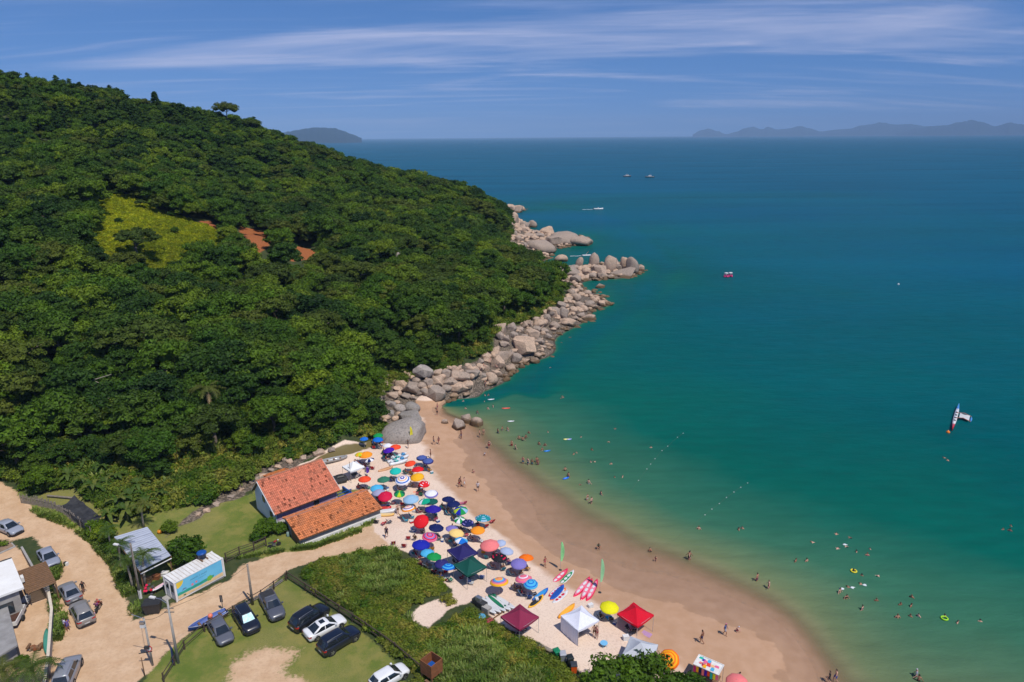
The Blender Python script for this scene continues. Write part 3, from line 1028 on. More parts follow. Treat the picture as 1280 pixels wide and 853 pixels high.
def scatter(name, pts, rot, scl, idx, protos, label, cat):
  """one mass of plants as a single object: points carrying instances of the plant meshes"""
  me = bpy.data.meshes.new(name)
  me.vertices.add(len(pts))
  me.vertices.foreach_set('co', np.asarray(pts, np.float32).ravel())
  for nm, arr, ty in (('spin', rot, 'FLOAT'),('size', scl, 'FLOAT'),('kind_index', idx, 'INT')):
    at = me.attributes.new(nm, ty, 'POINT')
    at.data.foreach_set('value', np.asarray(arr, np.float32 if ty == 'FLOAT' else np.int32))
  o = mesh_obj(name, me)
  ng = bpy.data.node_groups.new(name + '_nodes', 'GeometryNodeTree')
  ng.interface.new_socket('Geometry', in_out='INPUT', socket_type='NodeSocketGeometry')
  ng.interface.new_socket('Geometry', in_out='OUTPUT', socket_type='NodeSocketGeometry')
  N, L = ng.nodes, ng.links
  gi, go = N.new('NodeGroupInput'), N.new('NodeGroupOutput')
  m2p = N.new('GeometryNodeMeshToPoints')
  L.new(gi.outputs[0], m2p.inputs[0])
  iop = N.new('GeometryNodeInstanceOnPoints')
  L.new(m2p.outputs[0], iop.inputs['Points'])
  join = N.new('GeometryNodeJoinGeometry')
  for p in reversed(protos):
    oi = N.new('GeometryNodeObjectInfo')
    oi.transform_space = 'ORIGINAL'
    oi.inputs['As Instance'].default_value = True
    oi.inputs['Object'].default_value = p
    L.new(oi.outputs['Geometry'], join.inputs[0])
  L.new(join.outputs[0], iop.inputs['Instance'])
  iop.inputs['Pick Instance'].default_value = True
  def named(nm, ty):
    a = N.new('GeometryNodeInputNamedAttribute')
    a.data_type = ty
    a.inputs['Name'].default_value = nm
    return a.outputs['Attribute']
  L.new(named('kind_index', 'INT'), iop.inputs['Instance Index'])
  cx = N.new('ShaderNodeCombineXYZ')
  L.new(named('spin', 'FLOAT'), cx.inputs[2])
  e2r = N.new('FunctionNodeEulerToRotation')
  L.new(cx.outputs[0], e2r.inputs[0])
  L.new(e2r.outputs[0], iop.inputs['Rotation'])
  L.new(named('size', 'FLOAT'), iop.inputs['Scale'])
  L.new(iop.outputs[0], go.inputs[0])
  md = o.modifiers.new('scatter', 'NODES')
  md.node_group = ng
  tag(o, label, cat, kind='stuff')
  return o
POLY['cove_foot'] = poly([(60,640),(60,600),(110,585),(180,592),(210,610),(240,600),(300,575),(335,580),(300,605),(240,645),(205,672),(150,672),(115,660)])
# prototypes of the wood's trees: each is also the first tree of its kind
TREES = [
  ('broadleaf_tree', make_tree('broadleaf_tree', 1,2.7,3.6,2.2,17,0.9,120,0.42, LEAF_DARK), 'dark green broadleaf tree with a rounded crown in the wood on the hillside', 'dark broadleaf trees of the hillside wood'),
  ('broadleaf_tree', make_tree('broadleaf_tree', 2,3.1,3.4,2.4,20,0.85,115,0.40, LEAF_MID), 'mid green broadleaf tree with a lumpy crown in the wood on the hillside', 'mid green trees of the hillside wood'),
  ('broadleaf_tree', make_tree('broadleaf_tree', 3,2.4,4.2,2.0,17,0.8,120,0.38, LEAF_MID), 'tall narrow green tree standing up out of the hillside wood', 'tall narrow trees of the hillside wood'),
  ('broadleaf_tree', make_tree('broadleaf_tree', 4,3.3,2.6,3.0,20,0.78,110,0.38, LEAF_OLIVE, 0.75), 'olive green tree with a wide flat crown in the hillside wood', 'olive flat-topped trees of the hillside wood'),
  ('broadleaf_tree', make_tree('broadleaf_tree', 5,2.2,2.4,1.0,14,0.75,115,0.36, LEAF_DARK), 'low dark bushy tree filling the hillside wood', 'low bushy trees of the hillside wood'),
  ('pine_tree', make_conifer('pine_tree', 6,8.5,2.3, LEAF_DARK), 'dark pine tree with layered boughs on the wooded hillside', 'pines on the wooded hillside'),
  ('palm_tree', make_palm('palm_tree', 7,5.2,2.5,15), 'palm tree with drooping fronds and a brown skirt rising from the wood', 'palms in the hillside wood'),
]
scat_r = np.random.default_rng(5)
def jitter_grid(x0, x1, y0, y1, sp):
  gx, gy = np.meshgrid(np.arange(x0, x1, sp), np.arange(y0, y1, sp * 0.87))
  gx = gx + (np.arange(gx.shape[0])[:, None] % 2) * sp * 0.5
  gx = gx + scat_r.uniform(-.42,.42, gx.shape) * sp
  gy = gy + scat_r.uniform(-.42,.42, gy.shape) * sp
  return gx.ravel(), gy.ravel()
def forest_points():
  x1, y1 = jitter_grid(-180,48,79,180,2.95)
  x2, y2 = jitter_grid(-396,72,180,422,3.4)
  x, y = np.concatenate([x1, x2]), np.concatenate([y1, y2])
  z = ground(x, y)
  ok = (z > 2.0) & (x > -0.98 * y - 8)
  for k, mrg in (('sand', 0.8),('dirt', 1.6),('yard', 2),('lawn', 2.4),('park', 1),('rough', 1),('red1', 0.6),('red2', 0.6),('red3', 0.6),('stream', 1.8),('rocks', 0.6),('bank', 1.2),('houses', -0.5),('garden', -0.5)):
    ok &= sdist(POLY[k], x, y) < -mrg
  ok &= sdist(POLY['cove_foot'], x, y) < 0.0
  yel = sdist(POLY['yellow'], x, y)
  ok &= (yel < 0.0) | ((yel >= 0.0) & (scat_r.uniform(size=len(x)) < 0.14))
  # trees whose crowns would stand in front of the cleared slope and the scarps are not there in the photograph
  near = y < POLY['yellow'][:, 1].max()
  rag = fbm(x / 5, y / 5,19)
  spare = scat_r.uniform(size=len(x)) < .92
  for hh in (1.5,4.0,6.5):
   v = np.stack([x, y, z + hh - CAMZ],-1) @ CR
   u_, w_ = W / 2 + F * v[:, 0] / -v[:, 2], H / 2 - F * v[:, 1] / -v[:, 2]
   ok &= ~((sdist(np.array(YPX, float), u_, w_) > 6 - 9 * rag) & near & spare)
   for q, k in zip(RPX, ('red1', 'red2', 'red3')):
    ok &= ~((sdist(np.array(q, float), u_, w_) > -5) & (y < POLY[k][:, 1].max() + 1))
  gap = fbm(x / 6, y / 6,91) + scat_r.normal(size=len(x)) * .05
  ok &= (gap < .72) | (sdist(POLY['rocks'], x, y) > -8)
  return x[ok], y[ok], z[ok]
def place_trees():
  x, y, z = forest_points()
  n = len(x)
  q = scat_r.uniform(size=n)
  patch = fbm(x / 22, y / 22,77)
  kind = np.select([q < 0.30, q < 0.56, q < 0.70, q < 0.80, q < 0.965],[0,1,2,3,4],1)
  kind = np.where((patch > 0.64) & (q < 0.4),3, kind)
  kind = np.where((patch < 0.40) & (q < 0.6),0, kind)
  ridge = (z > 52) & (x < -110)
  kind = np.where(ridge & (scat_r.uniform(size=n) < 0.3),5, kind)
  kind = np.where((scat_r.uniform(size=n) < 0.014) & (y < 312),6, kind)
  s = 1.2 * (0.55 + 0.75 * scat_r.uniform(size=n) ** 1.4) * np.where(kind == 4,0.95,1.0)
  s = np.where(sdist(POLY['yellow'], x, y) > 0, s * 0.45, s)
  s = np.where(kind == 5, s * scat_r.uniform(.55,1.05, n), s) * np.where(ridge, .88,1)
  edge = sdist(POLY['rocks'], x, y)
  s = np.where(edge > -4, s * 0.72, s)
  s = s * (0.85 + 0.5 * fbm(x / 9, y / 9,55))
  rot = scat_r.uniform(0,6.283, n)
  z = z - 0.25
  # nearest (largest in the picture) 290 in view become separate trees
  v = np.stack([x, y, z + 3 - CAMZ],-1) @ CR
  u_, w_ = W / 2 + F * v[:, 0] / -v[:, 2], H / 2 - F * v[:, 1] / -v[:, 2]
  show = (u_ > -25) & (u_ < W + 25) & (w_ < H + 20)
  # hidden by the trees in front: keep those whose crown top clears the ground raised by the canopy
  big = s * np.where(kind == 4,0.8,1.0) / -v[:, 2] * show
  order = np.argsort(-big)[:290]
  single = np.zeros(n, bool)
  single[order] = True
  for k in range(len(TREES)):       # every kind lends its own first tree
    if not (single & (kind == k)).any():
      c = np.where((kind == k) & show)[0]
      single[c[np.argmax(big[c])]] = True
  seen = set()
  for i in np.where(single)[0]:
    nm, root, label, grp = TREES[kind[i]]
    o = root if kind[i] not in seen else copy_tree(root)
    seen.add(kind[i])
    o.location = (x[i], y[i], z[i])
    o.rotation_euler = (0,0, rot[i])
    o.scale = (s[i],) * 3
    where = 'within the hillside wood'
    for pk, dd, tx in (('rocks', 14, 'above the shore boulders'),('stream', 15, 'beside the stream'),('sand', 14, 'behind the beach'),('cove_foot', 12, 'behind the banana thicket'),('garden', 30, 'above the stick fence'),('yellow', 14, 'beside the yellow fern clearing'),('lawn', 45, 'behind the tiled houses')):
      if sdist(POLY[pk], np.array([x[i]]), np.array([y[i]]))[0] > -dd:
        where = tx
        break
    size = 'small' if s[i] < .85 else 'large' if s[i] > 1.25 else 'middling'
    lb = size + ' ' + label.split(' in the ')[0].split(' standing')[0].split(' filling')[0].split(' on the ')[0].split(' rising')[0] + ' ' + where
    tag(o, lb, 'tree', lb.replace(' tree', ' trees'))
  rest = ~single
  protos = []
  for nm, root, label, grp in TREES:
    protos.append([c for c in CH[root.name] if c.name.startswith('crown')][0])
  P = np.stack([x, y, z],-1)[rest]
  scatter('distant_wood', P, rot[rest], s[rest], kind[rest], protos, 'dense green wood covering the upper hillside and headland', 'wood')
  print('trees', n, 'single', single.sum())
place_trees()
# ------------------------------------------------------------------ single plants and ground cover near the houses
def place(root, px, py, s=1.0, rz=None, first=False, label=None, cat=None, group=None, dz=0.0):
  o = root if first else copy_tree(root)
  p = hit(px, py)
  o.location = (p[0], p[1], p[2] + dz)
  o.scale = (s, s, s)
  o.rotation_euler = (0,0, random.uniform(0,6.28) if rz is None else rz)
  tag(o, label, cat, group)
  return o
bp_ = make_banana('banana_plant', 21,2.2)
for i, (px, py, s) in enumerate([(120,622,1.2),(135,615,1.0),(150,640,1.2),(165,632,1.1),(148,608,1.1),(105,612,1.0),(88,606,1.1),(66,598,1.1),(50,590,1.2),(58,608,.9),(175,618,1.1),(185,640,1.0),(128,596,1.1),(108,590,1.0),(160,652,1.2),(138,655,1.0),(200,628,.9),(78,592,1.0),(35,583,1.2)]):
  place(bp_, px, py, s * .72, None, i == 0, 'banana plant with ragged arching leaves in the thicket above the road fence', 'banana plant', 'banana plants of the thicket')
pp_ = make_palm('palm_tree', 31,4.4,2.0,13,.3,1.1, False)
for i, (px, py, s, lb) in enumerate([(166,735,.9, 'slim palm with a small tuft leaning against the lamp pole by the metal shed'),(182,732,1.0, 'slim straight palm with a tiny tuft in front of the metal shed roof'),(152,712,.85, 'palm with yellow-green fronds at the corner of the metal shed'),
                  (180,660,.85, 'bushy palm behind the upper edge of the metal shed'),(140,690,.75, 'short palm behind the verge left of the metal shed')]):
  place(pp_, px, py, s, None, i == 0, lb, 'palm')
pq_ = make_palm('palm_tree', 32,2.6,2.2,16,.2,1.3, False)
for i, (px, py, s, lb) in enumerate([(8,868,1.1, 'palm tuft at the corner of the sandy yard below the lean-to'),(45,868,1.2, 'palm tuft inside the white-topped wall of the yard'), ]):
  place(pq_, px, py, s, None, i == 0, lb, 'palm')
sh_ = empty('shrub')
mesh_obj('stem', trunk_mesh('stem', 51,1.0,.07,4,.5), sh_, BARK)
mesh_obj('foliage', crown_mesh('foliage', 51, blobs_for(51,1.35,1.9,0.1,13,.6),110,.30, LEAF_MID), sh_)
remember(sh_)
for i, (px, py, s, lb) in enumerate([(233,702,1.5, 'round leafy bush behind the white container'),(333,668,1.05, 'green bush at the near corner of the salmon-roofed house'),(354,666,.7, 'small bright bush between the two tiled buildings'),(322,676,.6, 'low dark bush by the lawn fence'),
                  (146,690,.9, 'scrubby bush at the road end of the metal shed'),(132,676,1.0, 'bush at the end of the stick fence'),(158,725,.6, 'small bush at the foot of the palms'),(220,700,.9, 'leafy bush between the metal shed and the container'),(212,665,.7, 'small bush at the edge of the lawn behind the metal shed'),
                  (120,668,.9, 'grey-green bush beside the end of the shade net'),(28,832,.5, 'small weed bush in the sandy yard')]):
  place(sh_, px, py, s, None, i == 0, lb, 'bush')
# sea-grape tree at the bottom of the picture
st_ = make_tree('shore_tree', 61,4.3,3.0,1.0,26,1.15,170,.42, LEAF_MID)
place(st_, 792,892,1.14,.4, True, 'broad dark green shore tree in front of the grey gazebo', 'tree')
st2 = make_tree('shore_tree', 62,2.2,2.2,.6,14,.8,150,.4, LEAF_MID)
place(st2,858,880,1.0,1.4, True, 'low rounded shore tree beside the goods stall', 'tree')
bt_ = make_tree('spreading_pine', 63,5.2,4.2,8.5,16,1.6,120,.6, LEAF_OLIVE)
p = at_y(284,150,372)
bt_.location = (p[0], p[1], float(ground(p[0], p[1])))
bt_.scale = (1.15,1.15,1.12)
tag(bt_, 'spreading dark-limbed tree standing above the ridge line', 'tree')
p = at_y(314,155,374)
b2_ = copy_tree(bt_)
b2_.location = (p[0], p[1], float(ground(p[0], p[1])))
b2_.scale = (.95,.95,.78)
tag(b2_, 'broad bushy tree on the ridge beside the spreading one', 'tree')
# bare trunk standing out of the wood and a fallen pale branch
for (px, py, Y, h, nm, lb) in ((199,216,240,6.0, 'dead_tree', 'bare pale dead trunk standing out of the wood on the hill'),(128,540,112,4.0, 'dead_branch', 'bare grey forked branch lying over the trees above the banana thicket')):
  p = at_y(px, py, Y)
  z = float(ground(p[0], p[1]))
  mb = MB()
  if nm == 'dead_tree':
    mb.tube([(p[0], p[1], z),(p[0] + .2, p[1], z + h * .6),(p[0] - .3, p[1], z + h * 1.3)],[.28,.2,.06],6)
    mb.tube([(p[0], p[1], z + h * .8),(p[0] - 1.4, p[1], z + h * 1.2)],[.12,.04],5)
    mb.tube([(p[0], p[1], z + h * .9),(p[0] + 1.1, p[1], z + h * 1.25)],[.1,.03],5)
  else:
    q = Vector((p[0], p[1], z + 6.8))
    mb.tube([q + Vector((-3,0,-.6)), q, q + Vector((3.2,.5,.9))],[.14,.11,.04],5)
    mb.tube([q, q + Vector((2.6,-.6,-.8)), q + Vector((3.4,-1,-2))],[.09,.07,.03],5)
    mb.tube([q + Vector((-3,0,-.6)), q + Vector((-4,.3,.8))],[.08,.03],5)
  tag(mb.obj(nm, BARK_PALE, None, True), lb, 'dead wood')
# ground cover prototypes: first clump of each kind
def tuft_mesh(name, seed, n, h, spread, w, mat):
  r = np.random.default_rng(seed)
  V, Fc = [],[]
  for i in range(n):
    a = r.uniform(0,6.28)
    b = np.array([math.cos(a), math.sin(a),0]) * spread * math.sqrt(r.uniform())
    d = np.array([math.cos(a), math.sin(a),0]) * r.uniform(.2,.9) * h * .6
    hh = h * r.uniform(.6,1.15)
    s = np.array([-math.sin(a), math.cos(a),0]) * w * r.uniform(.7,1.3)
    k = len(V)
    V += [b - s, b + s, b + d * .45 + s * .8 + [0,0, hh * .7], b + d * .45 - s * .8 + [0,0, hh * .7], b + d + [0,0, hh * .85]]
    Fc += [(k, k + 1, k + 2, k + 3),(k + 3, k + 2, k + 4)]
  me = bpy.data.meshes.new(name)
  me.from_pydata([tuple(v) for v in V],[], Fc)
  me.materials.append(mat)
  me.update()
  return me
def region_pts(keys, n, seed, exclude=(), margin=0.2):
  r = np.random.default_rng(seed)
  P = np.concatenate([POLY[k] for k in keys])
  x = r.uniform(P[:, 0].min(), P[:, 0].max(), n)
  y = r.uniform(P[:, 1].min(), P[:, 1].max(), n)
  ok = np.zeros(n, bool)
  for k in keys:
    ok |= sdist(POLY[k], x, y) > margin
  for k in exclude:
    ok &= sdist(POLY[k], x, y) < -.4
  return x[ok], y[ok], r
def seedling(nm, me, lb, px, py):
  o = mesh_obj(nm, me)
  p = hit(px, py)
  o.location = tuple(p)
  tag(o, lb, 'plant')
  return o
LEAF_TALL = LEAF_GRASS
g1 = seedling('grass_clump', tuft_mesh('grass_clump', 71,46,1.05,.5,.05, LEAF_TALL), 'tall green grass clump at the sandy gap in the scrub', 512,776)
g2 = seedling('low_scrub_bush', crown_mesh('low_scrub_bush', 72, blobs_for(72,.85,.9,-.15,8,.42),55,.22, LEAF_SCRUB), 'low scrub bush at the tip of the scrub beside the path', 560,752)
g3 = seedling('low_scrub_bush', crown_mesh('low_scrub_bush', 73, blobs_for(73,.7,.8,-.15,7,.4),60,.2, LEAF_MID), 'bright low bush at the beach edge of the scrub', 690,828)
g4 = seedling('fern_clump', crown_mesh('fern_clump', 74, blobs_for(74,.8,.55,-.1,7,.42,.6),50,.30, LEAF_FERN), 'yellow-green fern clump on the cleared hill slope', 190,326)
g5 = seedling('grass_clump', tuft_mesh('short_grass', 75,26,.28,.25,.035, LEAF_GRASS), 'short grass tuft on the road verge', 110,672)
# tall grass on the left of the scrub, bushes on the right
x, y, r = region_pts(['rough'],18000,5, margin=1.1)
zn = fbm(x / 5, y / 5,41) + np.array([0.0] * len(x))
dfar = sdist(POLY['rough'], x, y)
kind = np.where(zn + r.normal(size=len(x)) * .04 > .52,1,0)
kind = np.where((dfar < 3) & (kind == 0) & (x > -14),1, kind)
kind = np.where((kind == 1) & (r.uniform(size=len(x)) < .3),2, kind)
kp_ = r.uniform(size=len(x)) < np.where(kind == 0,.6,.4)
x, y, kind = x[kp_], y[kp_], kind[kp_]
scatter('coastal_scrub', np.stack([x, y, ground(x, y)],-1), r.uniform(0,6.28, len(x)),.55 + np.where(kind == 0,.8,.75) * r.uniform(size=len(x)) ** 2, kind, [g1, g2, g3], 'mass of tall grass and low scrub between the car park and the beach', 'scrub')
# ferns on the cleared slope
x, y, r = region_pts(['yellow'],24000,6, margin=-3)
k_ = r.permutation(len(x))[:3600]
x, y = x[k_], y[k_]
scatter('fern_slope', np.stack([x, y, ground(x, y)],-1), r.uniform(0,6.28, len(x)), r.uniform(.7,1.9, len(x)), np.zeros(len(x), int),[g4], 'bright yellow-green fern cover on the cleared hill slope', 'ferns')
# undergrowth at the foot of the hill and the forest edges
POLY['under'] = poly([(0,598),(30,600),(70,628),(60,640),(120,668),(140,690),(200,668),(240,645),(300,610),(338,582),(400,560),(450,545),(475,538),(470,505),(478,480),(560,460),(615,430),(630,405),(700,378),(690,350),(640,330),(600,330),(450,440),(300,540),(100,560),(0,560)])
x, y, r = region_pts(['under'],30000,8, exclude=('dirt', 'lawn', 'sand', 'bank', 'stream', 'houses', 'garden'), margin=-.5)
k_ = sdist(POLY['rocks'], x, y) < r.uniform(-1,3.0, len(x))
x, y = x[k_], y[k_]
k_ = r.permutation(len(x))[:5200]
x, y = x[k_], y[k_]
kind = np.where(r.uniform(size=len(x)) < .2,0, np.where(r.uniform(size=len(x)) < .5,1,2))
scatter('undergrowth', np.stack([x, y, ground(x, y)],-1), r.uniform(0,6.28, len(x)), r.uniform(1.0,2.4, len(x)), kind, [g1, g2, g3], 'tangled undergrowth at the foot of the hill and the edge of the wood', 'undergrowth')
# short grass on verges, lawn and car park
POLY['verge1'] = poly([(30,636),(62,640),(96,660),(125,680),(150,705),(172,745),(180,768),(168,770),(154,742),(140,708),(118,682),(88,660),(45,642)])
POLY['verge2'] = poly([(56,712),(74,706),(72,740),(80,775),(74,800),(66,800),(70,770)])
POLY['verge3'] = poly([(290,700),(340,690),(390,686),(460,662),(466,652),(400,682),(350,690)])
x, y, r = region_pts(['verge1', 'verge2', 'verge3'],60000,9, exclude=('patch',), margin=0)
kk = (fbm(x / 4, y / 4,61) + r.normal(size=len(x)) * .08) > .5
x, y = x[kk][:6000], y[kk][:6000]
inv = np.maximum.reduce([sdist(POLY[k], x, y) for k in ('verge1', 'verge2', 'verge3')]) > 0
scatter('short_grass', np.stack([x, y, ground(x, y)],-1), r.uniform(0,6.28, len(x)), np.where(inv, r.uniform(1.2,2.2, len(x)), r.uniform(.25,.55, len(x))), np.zeros(len(x), int),[g5], 'short grass on the road verges', 'grass')
# ------------------------------------------------------------------ granite boulders
def granite(name, ca, cb, cc):
  m, nt, N, L, b = new_mat(name)
  geo = N.new('ShaderNodeNewGeometry')
  sp = N.new('ShaderNodeSeparateXYZ')
  L.new(geo.outputs['Position'], sp.inputs[0])
  def noise(sc, det=6, st=(1,1,1), rough=0.6):
    mp = N.new('ShaderNodeMapping')
    mp.inputs['Scale'].default_value = st
    L.new(geo.outputs['Position'], mp.inputs[0])
    n = N.new('ShaderNodeTexNoise')
    n.inputs['Scale'].default_value = sc
    n.inputs['Detail'].default_value = det
    n.inputs['Roughness'].default_value = rough
    L.new(mp.outputs[0], n.inputs['Vector'])
    return n.outputs['Fac']
  def ramp(f, lo, hi, a=0.0, c=1.0):
    r_ = N.new('ShaderNodeMapRange')
    r_.interpolation_type = 'SMOOTHSTEP'
    for k, v in (('From Min', lo),('From Max', hi),('To Min', a),('To Max', c)):
      r_.inputs[k].default_value = v
    L.new(f, r_.inputs['Value'])
    return r_.outputs[0]
  def mix(f, a, b_):
    n = N.new('ShaderNodeMix')
    n.data_type = 'RGBA'
    L.new(f, n.inputs['Factor'])
    for k, v in (('A', a),('B', b_)):
      if isinstance(v, tuple):
        n.inputs[k].default_value = rgba(v)
      else:
        L.new(v, n.inputs[k])
    return n.outputs['Result']
  oi = N.new('ShaderNodeObjectInfo')
  col = mix(ramp(noise(0.5),.3,.7), ca, cb)
  col = mix(ramp(oi.outputs['Random'],0,1,0,0.95), col, cc)
  col = mix(ramp(noise(3.0,5),.46,.74,0,.65), col, (0.11,0.095,0.085))
  col = mix(ramp(noise(1.1,4,(1.6,1.6,0.18)),.55,.75,0,.6), col, (0.10,0.09,0.085))
  zz = N.new('ShaderNodeMath')
  zz.operation = 'MULTIPLY_ADD'
  L.new(noise(0.7,4), zz.inputs[0])
  zz.inputs[1].default_value = -1.1
  L.new(sp.outputs[2], zz.inputs[2])
  col = mix(ramp(zz.outputs[0],1.0,0.1,0,.93), col, (0.12,0.075,0.036))     # weed and tide stain
  L.new(col, b.inputs['Base Color'])
  b.inputs['Roughness'].default_value = 0.85
  b.inputs['Specular IOR Level'].default_value = 0.2
  bp = N.new('ShaderNodeBump')
  bp.inputs['Strength'].default_value = 0.7
  bp.inputs['Distance'].default_value = 0.25
  L.new(noise(1.6,8), bp.inputs['Height'])
  L.new(bp.outputs[0], b.inputs['Normal'])
  return m
GRANITE = granite('granite', (0.58,0.405,0.285),(0.44,0.315,0.225),(0.31,0.25,0.205))
GRANITE_GREY = granite('granite_grey', (0.42,0.36,0.31),(0.33,0.285,0.25),(0.26,0.235,0.21))
def boulder_mesh(seed, pts, wear=.10):
  """a quarried-looking block: the hull of random points, edges worn round, faces a little dished"""
  r = np.random.default_rng(seed)
  p = r.normal(size=(pts, 3))
  p /= np.linalg.norm(p, axis=1, keepdims=True)
  p = np.sign(p) * np.abs(p) ** 0.75 * r.uniform(.82,1.05,(pts, 1))
  bm = bmesh.new()
  for q in p:
    bm.verts.new(tuple(q))
  h = bmesh.ops.convex_hull(bm, input=bm.verts)
  bmesh.ops.delete(bm, geom=list({g for g in h['geom_interior'] + h['geom_unused'] if isinstance(g, bmesh.types.BMVert)}), context='VERTS')
  bmesh.ops.dissolve_limit(bm, angle_limit=R(20), verts=bm.verts, edges=bm.edges)
  bmesh.ops.bevel(bm, geom=list(bm.edges), offset=wear, segments=2, profile=.6, affect='EDGES', clamp_overlap=True)
  bmesh.ops.triangulate(bm, faces=bm.faces)
  bmesh.ops.subdivide_edges(bm, edges=[e for e in bm.edges if e.calc_length() > .35], cuts=1)
  bmesh.ops.triangulate(bm, faces=bm.faces)
  v = np.array([q.co[:] for q in bm.verts])
  ph = r.uniform(0,6.28,4)
  w = np.sin(v[:, 0] * 4 + ph[0]) * np.sin(v[:, 1] * 4.6 + ph[1]) + np.sin(v[:, 2] * 5 + ph[2]) * np.sin(v[:, 0] * 3 + ph[3])
  v *= (1 + .035 * w)[:, None]
  v /= np.abs(v).max(0)
  me = bpy.data.meshes.new('boulder')
  me.from_pydata(v.tolist(),[],[tuple(q.index for q in f.verts) for f in bm.faces])
  bm.free()
  me.polygons.foreach_set('use_smooth', [True] * len(me.polygons))
  me.materials.append(GRANITE)
  me.update()
  me.set_sharp_from_angle(angle=R(32))
  return me
BMESH = [boulder_mesh(40 + i, c, w) for i, (c, w) in enumerate(((34,.2),(26,.18),(16,.14),(14,.12),(18,.12),(12,.12),(15,.1),(30,.2),(13,.1),(20,.14)))]
def round_boulder(seed, cuts):
  r = np.random.default_rng(seed)
  v = ICO3[0].copy()
  for _ in range(cuts):
    n = r.normal(size=3)
    n /= np.linalg.norm(n)
    v -= np.outer(np.maximum(v @ n - r.uniform(.6,.88),0) * .9, n)
  w = np.sin(v[:, 0] * 3 + seed) * np.sin(v[:, 1] * 3.4 + 1) + .5 * np.sin(v[:, 2] * 6 + seed) * np.sin(v[:, 0] * 7)
  v *= (1 + .07 * w)[:, None]
  v /= np.abs(v).max(0)
  me = bpy.data.meshes.new('boulder')
  me.from_pydata(v.tolist(),[], ICO3[1])
  me.polygons.foreach_set('use_smooth', [True] * len(ICO3[1]))
  me.materials.append(GRANITE)
  me.update()
  return me
ROUND = [round_boulder(90 + i, c) for i, c in enumerate((2,4,5,3))]
BMESH += ROUND[1:3]
BMESH_GREY = []
for m_ in ROUND + BMESH[:4]:
  c_ = m_.copy()
  c_.materials[0] = GRANITE_GREY
  BMESH_GREY.append(c_)
RR = random.Random(77)
BCOUNT = [0]
def boulder(px, py, w, h, label, group=None, meshes=None, tall=1.0, sink=0.3, yaw=None, name='boulder', zmin=None):
  """a boulder seen centred at (px,py), w x h photo pixels, resting on the ground under its lower part"""
  p = hit(px, py + h * 0.32)
  k = ppm(p)
  a = w / k * 0.5 * 1.1
  h = h * 1.08
  dist = math.hypot(p[0], p[1])
  phi = math.atan2(CAMZ - p[2], dist)
  b_ = a * RR.uniform(0.75,0.95)
  hh = h / k * 0.5
  c2 = (hh * hh - (b_ * math.sin(phi)) ** 2) / math.cos(phi) ** 2
  c = math.sqrt(c2) if c2 > (0.42 * a) ** 2 else 0.45 * a
  c = min(c * tall, 1.9 * a)
  me = RR.choice(meshes or BMESH)
  o = bpy.data.objects.new(name, me)
  zc = max(p[2],-0.6) + c * (0.62 - sink * 0.6)
  o.location = (p[0], p[1] + b_ * 0.3, zc)
  # long axis roughly across the view, random flips keep shared meshes from repeating
  o.rotation_euler = (RR.uniform(-.2,.2), RR.uniform(-.25,.25), RR.choice((0, math.pi)) + RR.uniform(-.35,.35) if yaw is None else yaw)
  o.scale = (a, b_, c * 1.05)
  link(o)
  tag(o, label, 'boulder', group)
  BCOUNT[0] += 1
  return o
def zz(x0, y0, s, items):
  return [(x0 + cx / s, y0 + cy / s, w / s, h / s) for cx, cy, w, h in items]
G_SHORE = 'boulders of the rocky shore below the wood'
G_SPUR = 'boulders of the stone spur in the sea'
G_HEAD = 'boulders at the tip of the headland'
boulder(460 + 220 / 4.923,420 + 580 / 4.923,56,34, 'huge smooth grey boulder standing on the sand behind the umbrellas', None, [BMESH_GREY[0]], yaw=0.1, sink=.85, tall=1.25)
boulder(560 + 545 / 5.818,380 + 300 / 5.818,33,21, 'massive pinkish boulder overhanging the water on the rocky shore', None, [BMESH[2]])
LB_A = 'weathered grey granite boulder at the edge of the cove sand'
for it in zz(460,420,4.923,[(270,440,92,70),(250,507,145,60),(115,470,92,60),(140,415,72,52),(195,445,72,50)]):
  boulder(*it, LB_A, 'grey boulders at the cove end of the sand', BMESH_GREY)
LB_B = 'brown boulder lying alone at the waterline of the cove'
for it in zz(460,420,4.923,[(545,550,95,75),(607,515,72,62),(670,535,75,75),(470,528,42,32)]):
  boulder(*it, LB_B, 'boulders at the waterline of the cove', sink=0.45)
LB_C = 'pinkish granite block in the boulder bank behind the cove'
for it in zz(460,420,4.923,[(150,365,70,50),(270,325,112,82),(90,310,60,60),(420,350,122,92),(430,275,82,55),(370,285,60,45),(510,280,112,62),(560,312,112,60),(600,300,90,55),(480,320,72,40),
               (330,310,62,50),(60,360,80,50),(110,255,42,45),(70,285,45,60),(430,225,72,45),(480,232,62,50),(545,242,72,60),(590,247,82,55),(540,205,62,50),(640,225,92,45),(240,235,100,55),
               (200,300,70,50),(300,270,60,40),(350,345,60,45),(390,320,50,40),(530,370,62,25),(490,405,50,20),(285,380,52,25),(230,370,72,35),(180,330,60,40),(60,400,70,45),(320,350,50,40)]):
  boulder(*it, LB_C, G_SHORE)
LB_D = 'sunlit granite boulder on the rocky shore where bathers rest'
for it in zz(460,420,4.923,[(650,190,60,40),(690,160,52,42),(690,195,60,50),(720,190,60,60),(725,125,62,42),(770,95,85,75),(820,110,102,70),(870,115,62,62),(800,165,85,92),(740,150,62,32),
               (755,265,82,82),(800,230,82,52),(885,200,82,62),(910,140,72,72),(1020,160,72,52),(955,150,72,42),(845,245,50,30),(945,190,40,45),(1045,120,52,32),(700,245,60,40),(670,220,50,45)]):
  boulder(*it, LB_D, 'boulders where bathers rest on the rocky shore')
LB_E = 'brown-stained granite boulder of the bank under the trees of the headland'
